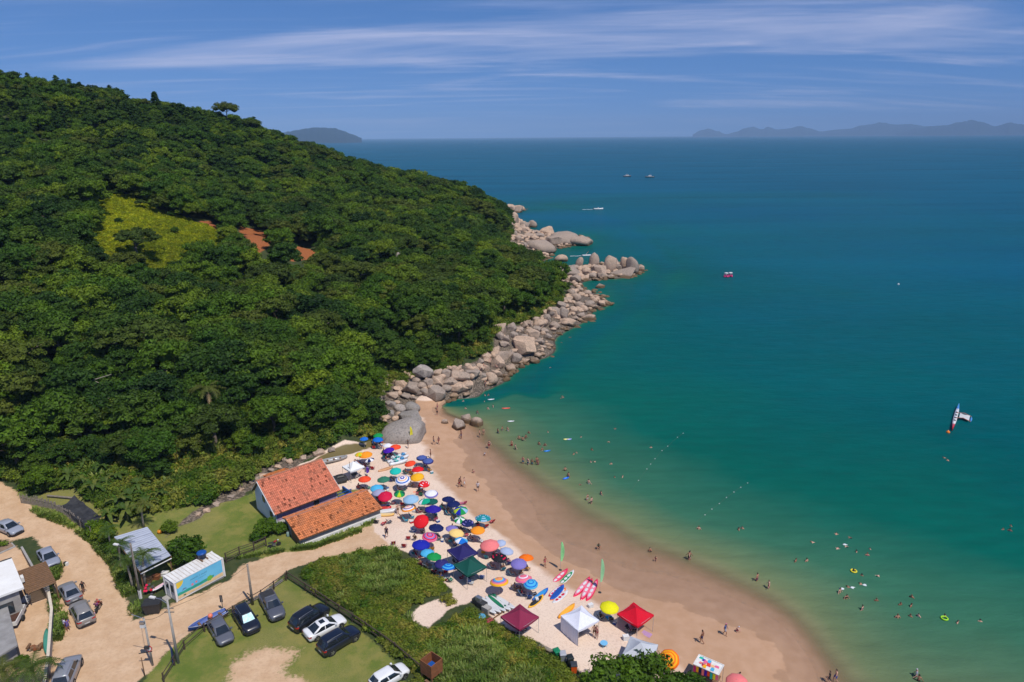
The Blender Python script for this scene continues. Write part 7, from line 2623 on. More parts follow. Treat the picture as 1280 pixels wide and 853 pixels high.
U3 = lambda a, b: (640 + a / 4.923,680 + b / 4.923)
LST = [
  (U1(270,138), plain('blue'), 'small blue umbrella alone against the bushes below the wood', 1.5),
  (U1(357,117), plain('green'), 'green umbrella half hidden behind a blue one by the huge grey boulder', 1.8),
  (U1(356,142), plain('blue'), 'blue umbrella in front of a green one by the huge grey boulder', 1.9),
  (U1(416,178), plain('white'), 'plain white umbrella behind the purple one', 1.7),
  (U1(465,187), plain('orangered'), 'orange-red umbrella beside the plain white one', 1.9),
  (U1(421,207), plain('purple'), 'purple umbrella beside the white pedal boats', 2.0),
  (U1(240,233), panels('yellowgreen', 'yellow'), 'yellow-green umbrella peeping out behind the big orange one', 1.5),
  (U1(280,234), plain('orange'), 'big orange umbrella near the white square canopy', 2.3),
  (U1(303,268), panels('navy', 'white'), 'navy and white panelled umbrella in front of the big orange one', 1.6),
  (U1(626,254), edged('slate', 'navy'), 'slate blue umbrella on the damp sand edge, rear of a pair', 1.9),
  (U1(664,274), edged('slate', 'indigo'), 'slate blue umbrella in front of its twin on the damp sand edge', 1.9),
  (U1(553,289), plain('orangered'), 'tomato red umbrella beside the white pedal boats', 1.9),
  (U1(601,324), plain('red'), 'bright red umbrella behind the golden yellow one', 2.0),
  (U1(597,371), plain('yellow'), 'golden yellow umbrella in front of the bright red one', 2.2),
  (U1(464,335), plain('turq'), 'turquoise umbrella beside the wooden canoe', 1.9),
  (U1(508,389), rings('white', 'royalblue', 'white', 'beige', 'white', 'midblue', 'white'), 'umbrella ringed in blue, white and beige near the golden one', 2.5),
  (U1(390,386), plain('dgreen'), 'dull green umbrella in the open sand before the white square canopy', 2.0),
  (U1(274,384), plain('orangered'), 'orange-red umbrella in front of the white square canopy', 2.0),
  (U1(642,415), spots('red', 'white'), 'red umbrella with white spots behind the plain white one with violet edge', 1.7),
  (U1(684,474), edged('white', 'lavender'), 'white umbrella with a violet edge near the damp sand', 2.1),
  (U1(349,441), plain('skyblue'), 'sky blue umbrella behind a grey-lilac one by the tiled shed', 2.0),
  (U1(359,466), plain('greylilac'), 'grey-lilac umbrella between the sky blue and the crimson one', 2.0),
  (U1(400,490), plain('crimson'), 'crimson umbrella by the seaward end of the tiled shed', 2.2),
  (U1(489,475), panels('green', 'yellowgreen', 'green', 'bottle'), 'green panelled umbrella alone left of the pale blue one', 1.7),
  (U1(559,506), plain('ltblue'), 'large pale blue umbrella in the middle of the rows', 2.4),
  (U1(641,521), panels('tgreen', 'tgreen', 'tgreen', 'white'), 'jade umbrella with a white panel behind the royal purple one', 1.9),
  (U1(691,521), plain('bottle'), 'bottle green umbrella close beside the jade one', 1.7),
  (U1(696,567), plain('royal'), 'royal purple umbrella in front of the jade and bottle green pair', 2.4),
  (U1(543,565), rings('beige', 'salmon', 'white', 'beige', 'lavender', 'white', 'orange'), 'beige umbrella with pastel rings in front of the large pale blue one', 2.0),
  (U1(791,508), plain('navy'), 'rear navy umbrella of the pair at the seaward edge', 2.0),
  (U1(821,536), plain('navy'), 'front navy umbrella of the seaward pair beside pink chairs', 2.0),
  (U1(866,576), panels('green', 'royalblue', 'green', 'royalblue', 'yellowgreen', 'royalblue', 'green', 'ltblue'), 'umbrella with green, blue and lime panels in front of the navy pair', 2.1),
  (U1(860,637), panels('green', 'white'), 'green and white panelled umbrella behind the dark starry one', 1.6),
  (U1(908,654), spots('navy', 'lavender'), 'dark navy umbrella with pale flecks beside the green and white one', 1.8),
  (U1(1003,622), checks('teal', 'ltblue'), 'teal checked umbrella standing nearest the damp sand', 2.3),
  (U1(971,698), plain('orange'), 'light orange umbrella on the seaward side of the pale yellow one', 2.0),
  (U1(620,645), plain('red'), 'red umbrella tilted steeply beside the navy one in mid-beach', 2.2),
  (U1(716,682), plain('navy'), 'navy umbrella in mid-beach beside the steeply tilted red one', 2.1),
  (U1(676,739), rings('pink', 'lavender', 'crimson', 'pink', 'lavender', 'crimson', 'pink'), 'pink umbrella with mauve rings behind the royal blue one', 2.1),
  (U1(622,785), plain('royalblue'), 'royal blue umbrella at the edge of the scrub beside red chairs', 2.4),
  (U2(267,345), plain('skyblue'), 'sky blue umbrella at the edge of the scrub behind a green one', 1.8),
  (U2(309,367), plain('green'), 'green umbrella at the edge of the scrub in front of a sky blue one', 1.9),
  (U2(354,412), plain('indigo'), 'indigo umbrella between the green one and the dark green gazebo', 1.8),
  (U2(395,430), rings('blue', 'blue', 'skyblue', 'blue', 'blue', 'skyblue', 'blue'), 'bright blue umbrella tucked against the dark green gazebo', 1.7),
  (U1(814,689), plain('lavender'), 'lavender umbrella half behind the pale yellow one', 1.8),
  (U1(841,714), plain('paleyellow'), 'pale yellow umbrella behind the navy gazebo', 2.1),
  (U1(871,762), panels('blue', 'skyblue', 'white', 'blue'), 'blue and white umbrella tucked behind the navy gazebo', 1.8),
  (U1(1043,788), plain('salmon'), 'big salmon pink umbrella seaward of the navy gazebo', 2.6),
  (U1(1110,778), plain('paleblue'), 'pale blue umbrella behind the big salmon pink one', 1.5),
  (U1(1151,826), plain('paleblue'), 'pale grey-blue umbrella beside the black one', 1.8),
  (U2(709,372), spots('black', 'crimson'), 'black umbrella with red print seaward of the gazebos', 2.1),
  (U2(829,411), plain('lavender'), 'lavender-blue umbrella beside the bright orange one on the damp sand edge', 2.1),
  (U2(876,373), plain('orange2'), 'bright orange umbrella on the damp sand edge behind the lavender-blue one', 1.9),
  (U2(858,502), rings('pink', 'salmon', 'pink', 'white', 'pink', 'salmon', 'pink'), 'pink umbrella with pale rings beside the light blue one', 2.1),
  (U2(903,536), rings('skyblue', 'skyblue', 'blue', 'skyblue', 'skyblue', 'blue', 'skyblue'), 'light blue umbrella in front of the pink ringed one', 1.8),
  (U2(708,520), rings('yellow', 'salmon', 'yellow', 'skyblue', 'lavender', 'salmon', 'yellow'), 'rainbow ringed umbrella alone on open sand below the green gazebo', 2.3),
  (U3(600,383), plain('lime'), 'lemon yellow umbrella beside the red gazebo', 2.2),
  (U3(963,709), rings('orange2', 'yellow'), 'orange and yellow striped umbrella beside the grey gazebo', 2.2),
  ((921,852), plain('salmon'), 'pink umbrella at the foot of the beach beside the goods stall', 2.2),
]
TILT = {36: .5,22: .25,57: .55,33: .05}
NOCH = {0,55,57,58}
for i, ((px, py), st, lb, d) in enumerate(LST):
  umbrella(px, py, st, lb, d, TILT.get(i), chairs=0 if i in NOCH else UR.choice((2,2,3)), sitters=UR.choice((0,1,1,2)))
# --- beach chairs
CH_CLOTH = pm('chair_cloth', (1,1,1),(.85,.85,.85),6,.8, tint=True)
CH_TUBE = pm('chair_tube', (.6,.6,.6),(.5,.5,.5),5,.35, metal=.6)
def chair_meshes():
  seat = MB().add(*loft([[(-.26, y, z),(.26, y, z),(.26, y, z - .02),(-.26, y, z - .02)] for y, z in ((-.22,.27),(-.05,.255),(.12,.27),(.26,.33))])).mesh('seat')
  back = MB().add(*loft([[(-.26, y, z),(.26, y, z),(.26, y - .02, z - .005),(-.26, y - .02, z - .005)] for y, z in ((-.23,.28),(-.34,.50),(-.47,.72),(-.52,.82))])).mesh('backrest')
  legs = []
  for s in (-1,1):
    legs.append(MB().tube([(s * .29,.30,.34),(s * .29,.12,.03),(s * .29,-.42,.03)],.014,5).mesh('leg'))
    legs.append(MB().tube([(s * .29,-.54,.84),(s * .29,-.22,.27),(s * .29,.28,.02)],.014,5).mesh('leg'))
  arms = [MB().box(s * .29 - .03, s * .29 + .03,-.36,.12,.46,.485).mesh('armrest') for s in (-1,1)]
  for m_ in (seat, back):
    m_.materials.append(CH_CLOTH)
  for m_ in legs + arms:
    m_.materials.append(CH_TUBE)
  return seat, back, legs, arms
CHM = chair_meshes()
CHC = [(.50,.02,.03),(.02,.08,.30),(.02,.22,.12),(.6,.6,.6),(.55,.08,.18),(.03,.03,.04),(.02,.25,.35),(.5,.25,.03)]
def chair(x, y, rz, label, group, col):
  z = float(ground(x, y))
  o = tag(empty('beach_chair', (x, y, z), rz), label, 'chair', group)
  for nm, m_ in [('seat', CHM[0]),('backrest', CHM[1])] + [('leg', q) for q in CHM[2]] + [('armrest', q) for q in CHM[3]]:
    c = mesh_obj(nm, m_, o)
    c.color = (*col, 1)
  return o
CNAME = {0: 'red', 1: 'blue', 2: 'green', 3: 'white', 4: 'pink', 5: 'black', 6: 'teal', 7: 'orange'}
BOXM = MB().box(-.25,.25,-.17,.17,0,.30).mesh('box_body')
BOXL = MB().box(-.26,.26,-.18,.18,.303,.37).mesh('box_lid')
for m_ in (BOXM, BOXL):
  m_.materials.append(CH_CLOTH)
for n, (p, lb, k, cc, sit) in enumerate(UMB):
  if not k:
    continue
  ci = UR.choice(list(CNAME))
  short = lb.split(' umbrella')[0]
  if len(lb.split()) > 6:
    pass
  for j in range(k):
    a = UR.uniform(-.4,.4) + (j - (k - 1) / 2) * 1.9
    x, y = p[0] - .25 + math.sin(a) * .75, p[1] + .15 - math.cos(a) * .55 + UR.uniform(-.2,.2)
    rz = UR.uniform(-1.6,.4)
    cj = ci if UR.random() < .6 else UR.choice(list(CNAME))
    chair(x, y, rz, brief('%s beach chair shaded by the %s' % (CNAME[cj], lb)), 'chairs under umbrella %d' % n, CHC[cj])
    if j < sit:
      z = float(ground(x, y))
      person(x - .0, y - .0, z - .06, 'sit', brief('person sitting under the %s' % lb), 'people sitting under umbrella %d' % n, lower='shorts', upper=UR.choice((None, 'top', 'shirt')), face=rz, s=1.0)
  if UR.random() < .55:
    x, y = p[0] + UR.uniform(.5,.9), p[1] - UR.uniform(.5,.9)
    t = tag(empty('cool_box', (x, y, float(ground(x, y))), UR.uniform(0,3)), brief('small cool box beside the %s' % lb), 'cool box')
    cb = CHC[UR.choice((0,1,3,6))]
    for nm, m_, c_ in (('body', BOXM, cb),('lid', BOXL, (.65,.65,.65))):
      q = mesh_obj(nm, m_, t)
      q.color = (*c_, 1)
# loose chairs in the open
for (px, py), c, lb in ((U1(390,672),0, 'single red chair on the sand below the tiled shed'),(U1(545,760),0, 'tall-backed red chair, rear of two beside the royal blue umbrella'),(U1(520,808),0, 'red chair, front of two beside the royal blue umbrella'),(U1(452,792),0, 'red chair at the tip of the scrub'),
            (U1(430,660),5, 'black chair lying on the sand below the tiled shed'),(U1(350,660),5, 'black chair at the foot of the tiled shed wall'),(U1(604,485),0, 'red chair in the open beside the large pale blue umbrella'),(U1(888,545),4, 'pink and white chair seaward of the navy umbrella pair'),(U1(866,548),4, 'pink chair beside the navy umbrella pair'),
            (U1(1058,660),0, 'red chair seaward of the teal checked umbrella'),(U2(605,510),1, 'blue chair alone beside the dark green gazebo'),(U2(610,455),4, 'pink chair at the seaward leg of the dark green gazebo'),(U1(440,300),3, None)):
  if lb:
    p = hit(px, py)
    chair(p[0], p[1], UR.uniform(-1,1), lb, None, CHC[c])
# --- square pop-up canopies
def gazebo(px, py, roof_col, label, yaw, size=3.0, eave=2.1, peak=3.0, wall=None, things=3, flat=False, emblem=False):
  """px,py: the middle of the roof's eave square"""
  p = hit(px, py, eave)
  s = size / 2
  root = tag(empty('gazebo', tuple(p), yaw), label, 'gazebo')
  rm = fabric(roof_col)
  V, n = [],6
  mb = MB()
  cor = [(-s, -s),(s, -s),(s, s),(-s, s)]
  for k in range(4):
    a, b = cor[k], cor[(k + 1) % 4]
    rows = []
    for i in range(n + 1):
      t = i / n
      z = eave + (peak - eave) * ((1 - t) ** 1.25) - .05 * math.sin(math.pi * t)
      row = []
      for j in range(7):
        u = j / 6
        x, y = a[0] + (b[0] - a[0]) * u, a[1] + (b[1] - a[1]) * u
        row.append((x * t, y * t, z - .10 * t * math.sin(math.pi * u)))
      rows.append(row)
    v, f = loft(rows, False, False)
    mb.add(v, f)
  mb.obj('roof', rm, root, True)
  mb = MB()
  for k in range(4):
    a, b = cor[k], cor[(k + 1) % 4]
    rows = [[(a[0] + (b[0] - a[0]) * j / 6 * 1.0, a[1] + (b[1] - a[1]) * j / 6, z - .10 * math.sin(math.pi * j / 6)) for j in range(7)] for z in (eave, eave - .22)]
    v, f = loft(rows, False, False)
    mb.add([(x * 1.004, y * 1.004, z) for x, y, z in v], f)
  mb.obj('valance', rm, root)
  for x, y in cor:
    MB().tube([(x * .985, y * .985,-.15),(x * .985, y * .985, eave - .02)],.028,6).obj('leg', POLE_M, root)
  for k in range(4):
    a, b = cor[k], cor[(k + 1) % 4]
    MB().tube([(a[0] * .97, a[1] * .97, eave - .06),(b[0] * .97, b[1] * .97, eave - .06)],.016,5).obj('truss', POLE_M, root)
  for k in (wall or ()):
    a, b = cor[k], cor[(k + 1) % 4]
    mb = MB()
    rows = [[(a[0] + (b[0] - a[0]) * j / 12 + .04 * math.sin(j * 2.2), a[1] + (b[1] - a[1]) * j / 12 + .04 * math.sin(j * 2.6), z) for j in range(13)] for z in (eave - .22,1.0,.05)]
    v, f = loft(rows, False, False)
    mb.add(v, f)
    mb.obj('side_wall', rm, root)
  if emblem:
    mb = MB()
    g = [(-.55,.0),(-.2,.16),(.0,.05),(.25,.32),(.22,.08),(.55,.02),(.1,-.06),(-.1,-.22),(-.08,-.04)]
    mb.add([(x, -s * .52 + y, 0) for x, y in g],[tuple(range(len(g)))])
    mb.v = [(x, y, eave + (peak - eave) * ((1 - abs(y) / s) ** 1.25) + .03) for x, y, z in mb.v]
    mb.obj('emblem', pm('emblem_dark', (.03,.06,.05)), root)
  # tables and chairs below
  c, sn = math.cos(yaw), math.sin(yaw)
  for i in range(things):
    lx, ly = UR.uniform(-.9,.9), UR.uniform(-.9,.9)
    x, y = p[0] + lx * c - ly * sn, p[1] + lx * sn + ly * c
    ci = UR.choice((0,0,1,5,3))
    chair(x, y, UR.uniform(0,6.28), brief('%s chair under the %s' % (CNAME[ci], label)), 'chairs under ' + ' '.join(label.split()[:4]), CHC[ci])
  t = tag(empty('folding_table', (p[0], p[1], float(ground(p[0], p[1]))), yaw), brief('small table under the %s' % label), 'table')
  MB().box(-.45,.45,-.35,.35,.66,.70).obj('tabletop', BLACK_PLASTIC, t)
  for x in (-.4,.4):
    for y in (-.3,.3):
      MB().tube([(x, y, 0),(x * .95, y * .95,.66)],.018,5).obj('leg', CH_TUBE, t)
  return root
gazebo(480 + 483 / 4.923,620 + 340 / 4.923, srgb(42,38,98), 'navy square gazebo behind the dark green one', .62,2.9, things=4)
gazebo(480 + 528 / 4.923,620 + 428 / 4.923, srgb(22,82,72), 'dark green square gazebo in front of the navy one', .68,3.0, things=5)
gazebo(480 + 835 / 4.923,620 + 742 / 4.923, srgb(140,45,75), 'maroon square gazebo beside the rack of white boards', .76,3.0, things=5)
gazebo(640 + 418 / 4.923,680 + 455 / 4.923, srgb(232,234,245), 'white tent with side walls in the middle of the lower beach', .60,3.0, wall=(3,), things=3)
gazebo(640 + 760 / 4.923,680 + 432 / 4.923, srgb(215,18,45), 'red square gazebo at the edge of the damp sand', .72,2.9, things=4)
gazebo(640 + 790 / 4.923,680 + 650 / 4.923, srgb(195,200,208), 'pale grey gazebo with a dark bird emblem behind the shore tree', -.45,3.0, things=2, emblem=True)
gazebo(400 + 205 / 4.923,520 + 310 / 4.923, srgb(238,240,240), 'white square canopy on the sand behind the salmon-roofed house', .75,2.6, things=3)
# dark stock of folded gear beside the white canopy
p = hit(425,603)
t = tag(empty('gear_pile', tuple(p),.5), 'heap of folded black gear beside the white square canopy', 'gear')
for k, (x, y, z, a, b, h) in enumerate(((0,0,0,1.0,.7,.9),(.6,.4,.0,.7,.6,.7),(-.8,.1,0,.6,.6,1.1),(.1,.1,.9,.6,.5,.3))):
  MB().add(*loft([[(x - a * q, y - b * q, z + zz_),(x + a * q, y - b * q, z + zz_),(x + a * q, y + b * q, z + zz_),(x - a * q, y + b * q, z + zz_)] for zz_, q in ((0,.9),(h * .5,1.0),(h, .7))])).obj('bundle', BLACK_PLASTIC, t)
# --- boards, kayaks and boats on the sand
def board_mesh(L_, w, th, rocker=.10, square=0.0):
  rows = []
  for i in range(15):
    t = i / 14 * 2 - 1
    hw = w / 2 * max(.02,(1 - abs(t) ** 2.6)) ** .62
    if square and t < -.9:
      hw = w * .3
    z = rocker * abs(t) ** 3
    rows.append([(t * L_ / 2,-hw, z + th * .5),(t * L_ / 2,-hw * .7, z),(t * L_ / 2, hw * .7, z),(t * L_ / 2, hw, z + th * .5),(t * L_ / 2, hw * .8, z + th),(t * L_ / 2,0, z + th * 1.08),(t * L_ / 2,-hw * .8, z + th)])
  return rows
GLOSS = lambda c: pm('gloss_%d_%d_%d' % tuple(int(v * 255) for v in c), c, tuple(v * .88 for v in c),2,.3, coat=.3)
def board(px0, py0, px1, py1, c1, c2, c3, label, name='paddle_board', cat='paddle board', w=.8, L_=3.1, z=.02, letters=True, th=.13, lift=0, roll=0):
  """a board lying from its tail (0) to its nose (1)"""
  a, b = hit(px0, py0), hit(px1, py1)
  c = (a + b) / 2
  ang = math.atan2(b[1] - a[1], b[0] - a[0])
  L_ = max(2.3, min(math.hypot(b[0] - a[0], b[1] - a[1]),4.6))
  t = tag(empty(name, (c[0], c[1], float(ground(c[0], c[1])) + z + lift), ang), label, cat)
  t.rotation_euler = (roll, 0, ang)
  rows = board_mesh(L_, w, th)
  v, f = loft(rows)
  MB().add(v, f).obj('hull', GLOSS(c1), t, True)
  def deck(nm, t0, t1, k, col, up):
    rr = []
    for i in range(9):
      q = t0 + (t1 - t0) * i / 8
      hw = w / 2 * max(.02,(1 - abs(q) ** 2.6)) ** .62 * k * (1 - ((2 * i / 8 - 1) ** 4) * .6)
      zt = .10 * abs(q) ** 3 + th * 1.08 + up
      rr.append([(q * L_ / 2,-hw, zt - .012),(q * L_ / 2,0, zt),(q * L_ / 2, hw, zt - .012)])
    v_, f_ = loft(rr, False, False)
    MB().add(v_, f_).obj(nm, GLOSS(col), t)
  if c2:
    deck('deck_pad', -.8,.78,.78, c2,.006)
  if c3 and letters:
    for q0, q1 in ((-.62,-.28),(-.20,.10),(.18,.55)):
      deck('deck_print', q0, q1,.42, c3,.012)
  MB().add([(-L_ / 2 * .86,-.01,0),(-L_ / 2 * .72,-.01,0),(-L_ / 2 * .88,-.01,-.01),(-L_ / 2 * .86,.01,0),(-L_ / 2 * .72,.01,0),(-L_ / 2 * .88,.01,-.01)],[(0,1,2),(5,4,3),(0,3,4,1),(1,4,5,2),(2,5,3,0)]).obj('fin', BLACK_PLASTIC, t)
  return t
Wt, Pk, Gr, Bl, Or, Ye, Rd = (.72,.72,.72), srgb(225,45,85), srgb(35,140,80), srgb(30,90,190), srgb(240,130,60), srgb(240,180,40), srgb(205,30,50)
board(*U3(238,245), *U3(342,172), Pk, srgb(235,90,120), Wt, 'pink paddle board with white print beside a green one below the feather flag')
board(*U3(283,255), *U3(380,182), Wt, Gr, Wt, 'white-edged green paddle board beside a pink one below the feather flag')
board(*U3(226,325), *U3(312,268), Rd, Wt, Pk, 'red-tailed white paddle board at the back of the short row of four')
board(*U3(238,348), *U3(318,275), Bl, srgb(40,80,160), None, 'blue paddle board in the short row of four', z=.16)
board(*U3(235,348), *U3(330,288), Or, Wt, Or, 'orange and white paddle board in the short row of four')
board(*U3(250,365), *U3(342,302), Wt, (.70,.66,.66), Rd, 'white paddle board with red nose at the front of the short row of four')
for k, (a, b, lb) in enumerate(((U3(375,330), U3(482,228), 'pink kayak with pale seats, first of the row of three'),(U3(420,352), U3(495,238), 'pink kayak with pale seats in the middle of the row of three'),(U3(456,355), U3(526,244), 'pink kayak with pale seats with a dark bag at its bow'))):
  board(*a, *b, Pk, srgb(235,130,150), Wt, lb, 'kayak', 'kayak', w=.78, th=.30)
board(*U3(127,352), *U3(221,288), Bl, srgb(60,150,215), None, 'blue paddle board beside a yellow one near the maroon gazebo', lift=.05)
board(*U3(102,396), *U3(192,326), Ye, (.03,.03,.03), None, 'yellow paddle board with a black deck pad near the maroon gazebo')
board(*U3(285,462), *U3(385,390), srgb(245,160,30), srgb(250,180,60), None, 'orange kayak behind the white tent', 'kayak', 'kayak', w=.75, th=.3)
for k in range(5):
  a, b = U2(560 + k * 32,640 - k * 2), U2(690 + k * 30,745 - k * 8)
  c = [Wt, Wt, (.66,.68,.68), Wt, Wt][k]
  board(*a, *b, c, (.62,.63,.63), None, ['outermost white board of the row beside the maroon gazebo', 'second white board of the row beside the maroon gazebo', 'greyish white board in the middle of the row by the maroon gazebo', 'fourth white board of the row beside the maroon gazebo', 'white board next to the green ones by the maroon gazebo'][k], w=.72, lift=.25)
for k in range(3):
  a, b = U2(640 + k * 14,630 - k * 8), U2(738 + k * 14,712 - k * 12)
  board(*a, *b, srgb(20,95,70), srgb(30,120,85), None, ['green board next to the white row by the maroon gazebo', 'middle green board of three by the maroon gazebo', 'outer green board of three by the maroon gazebo'][k], w=.6, lift=.3 - .08 * k)
# stand under the row of boards
p = hit(*U2(680,715))
t = tag(empty('board_rack', tuple(p),-.75), 'low rack carrying the white and green boards beside the maroon gazebo', 'rack')
for y in (-.8,.8):
  MB().box(y - .05, y + .05,-2.0,2.0,.10,.20).obj('beam', WOOD, t)
  for x in (-1.9,0,1.9):
    MB().box(y - .04, y + .04, x - .04, x + .04,-.2,.10).obj('leg', WOOD, t)
p = hit(*U2(600,690))
t = tag(empty('storage_crates', tuple(p),-.7), 'stack of dark crates and a motor at the scrub edge by the white boards', 'crates')
for k, (x, y, z, s, m) in enumerate(((-.9,.2,0,.5, BLACK_PLASTIC),(0,.1,0,.55, DARK),(.9,-.1,0,.5, CONCRETE),(-.5,.1,.75,.35, STEEL))):
  MB().box(x - s, x + s, y - s * .7, y + s * .7, z, z + s * 1.4).obj('crate', m, t)
for (px, py), c, lb in ((U2(600,768),(.1,.35,.5), 'blue and green float lying in the scrub by the white boards'),(U2(650,795),(.55,.05,.12), 'red float lying in the scrub by the white boards')):
  p = hit(px, py)
  mb = MB()
  mb.lathe([(.25,-.12),(.45,-.1),(.5,0),(.45,.1),(.25,.12)],14, c=(p[0], p[1], p[2] + .55))
  tag(mb.obj('swim_ring', GLOSS(c), None, True), lb, 'float')
def rowboat(px0, py0, px1, py1, c1, c2, label, w=1.25, h=.55, name='rowing_boat', L_=None, seats=3, cat='boat', z=.0):
  a, b = hit(px0, py0), hit(px1, py1)
  c = (a + b) / 2
  ang = math.atan2(b[1] - a[1], b[0] - a[0])
  L_ = L_ or math.hypot(b[0] - a[0], b[1] - a[1])
  t = tag(empty(name, (c[0], c[1], float(ground(c[0], c[1])) + z), ang), label, cat)
  outr, inr = [],[]
  for i in range(11):
    q = i / 10 * 2 - 1
    hw = w / 2 * (1 - max(0, q) ** 2.4 * .97) * (1 - max(0,-q) ** 4 * .25)
    zt = h * (1 + .25 * max(0, q) ** 2 + .05 * q * q)
    x = q * L_ / 2
    outr.append([(x, -hw, zt),(x, -hw * .82, zt * .45),(x, -hw * .35,.02 + .25 * max(0, q) ** 3),(x, hw * .35,.02 + .25 * max(0, q) ** 3),(x, hw * .82, zt * .45),(x, hw, zt)])
    inr.append([(x * .97,-hw * .88, zt - .003),(x * .97,-hw * .70, zt * .5),(x * .97,-hw * .3,.10 + .25 * max(0, q) ** 3),(x * .97, hw * .3,.10 + .25 * max(0, q) ** 3),(x * .97, hw * .70, zt * .5),(x * .97, hw * .88, zt - .003)])
  mb = MB()
  v, f = loft(outr, False, False)
  mb.add(v, [tuple(reversed(q)) for q in f])
  mb.add(outr[0],[(0,1,2,3,4,5)])
  for k in (0,5):
    vv = [r_[k] for r_ in outr] + [r_[k] for r_ in inr]
    n = len(outr)
    mb.add(vv, [(i, i + 1, n + i + 1, n + i) for i in range(n - 1)])
  mb.obj('hull', GLOSS(c1), t, True)
  mb = MB()
  v, f = loft(inr, False, False)
  mb.add(v, f)
  mb.obj('inner_hull', GLOSS(c2), t, True)
  for k in range(seats):
    q = (-.55 + k * .45) * L_ / 2 * 1.2
    MB().box(q - .12, q + .12,-w * .40, w * .40, h * .68, h * .74).obj('thwart', WOOD, t)
  for s in (-1,1):
    MB().tube([(r_[0][0], s * abs(r_[0][1]), r_[0][2] + .01) for r_ in outr],.022,5).obj('gunwale', GLOSS((.6,.6,.6)), t)
  return t
rowboat(284,768,236,791, srgb(28,60,130), srgb(90,110,170), 'blue wooden rowing boat lying along the road fence of the car park', 1.3)
tag(MB().lathe([(.05,-.28),(.22,-.2),(.28,0),(.22,.2),(.05,.28)],12, c=tuple(hit(264,777) + np.array([0,0,.75]))).obj('buoy', GLOSS(srgb(235,130,100)), None, True), 'orange ball buoy resting on the blue rowing boat', 'buoy')
rowboat(*U1(25,300), *U1(170,262),(.38,.38,.38),(.30,.30,.30), 'grey aluminium boat on the sand beside the stream', 1.3,.5)
board(*U1(358,345), *U1(450,322), srgb(215,165,120), srgb(200,150,105), None, 'slim wooden canoe lying behind the turquoise umbrella', 'canoe', 'canoe', w=.55, th=.3)
board(*U1(340,605), *U1(474,590), Wt, (.7,.7,.7), None, 'long white boat shell beside the end of the tiled shed', 'kayak', 'kayak', w=.75, th=.42)
board(*U1(342,582), *U1(440,572), Rd, srgb(200,60,50), None, 'red kayak behind the long white boat shell', 'kayak', 'kayak', w=.7, th=.35)
board(*U1(345,618), *U1(458,616), srgb(235,190,110), srgb(235,205,150), None, 'cream canoe in front of the long white boat shell', 'canoe', 'canoe', w=.6, th=.3)
board(*U1(345,545), *U1(395,552), Ye, srgb(245,205,40), None, 'yellow kayak at the shed corner beside the crimson umbrella', 'kayak', 'kayak', w=.8, th=.35)
board(*U1(365,570), *U1(412,555),(.66,.66,.7),(.6,.6,.64), None, 'short pale boat beside the yellow kayak at the shed corner', 'kayak', 'kayak', w=.75, th=.35)
lb_ = board(*U1(459,168), *U1(459,140), Or, srgb(245,170,50), None, 'orange paddle board leaning against the huge grey boulder', z=1.15, w=.9)
lb_.rotation_euler = (0,-1.2,1.5)
def pedal_boat(x, y, z, ang, c1, c2, c3, label, riders=False):
  t = tag(empty('pedal_boat', (x, y, z), ang), label, 'pedal boat')
  for s in (-1,1):
    rows = []
    for i in range(9):
      q = i / 8 * 2 - 1
      hw = .34 * (1 - max(0, q) ** 3 * .9)
      hh = .5 + .15 * max(0, q) ** 2
      rows.append([(q * 1.6, s * .55 - hw, hh),(q * 1.6, s * .55 - hw * .8,.05 + .2 * max(0, q) ** 3),(q * 1.6, s * .55 + hw * .8,.05 + .2 * max(0, q) ** 3),(q * 1.6, s * .55 + hw, hh)])
    v, f = loft(rows)
    MB().add(v, f).obj('float', GLOSS(c1), t, True)
  MB().box(-1.2,1.0,-.32,.32,.40,.53).obj('deck', GLOSS(c1), t)
  for s in (-1,1):
    MB().add(*loft([[(-.5 + x_, s * .42 - .25, z_),(-.5 + x_, s * .42 + .25, z_),(-.56 + x_, s * .42 + .25, z_),(-.56 + x_, s * .42 - .25, z_)] for x_, z_ in ((.55,.60),(.1,.58),(0,.62),(-.15,1.05))])).obj('seat', GLOSS(c2), t)
  MB().add(*loft([[(x_, -.25, z_),(x_, .25, z_),(x_, .2, z_ + h_),(x_, -.2, z_ + h_)] for x_, z_, h_ in ((.5,.52,.1),(.8,.52,.45),(1.15,.5,.25))])).obj('steering_console', GLOSS(c3), t, True)
  MB().tube([(.6,0,.9),(.5,0,1.15)],.03,6).obj('tiller', STEEL, t)
  return t
for k, (a, b, lb) in enumerate((((485,265),.25, 'white pedal boat with teal seats, rear of the pair behind the umbrellas'),((478,290),.2, 'white pedal boat with blue trim, front of the pair behind the umbrellas'))):
  p = hit(*U1(*a))
  pedal_boat(p[0], p[1], p[2] + .05,.45 + b * .2,(.74,.76,.78), srgb(30,170,165), srgb(70,140,190), lb)
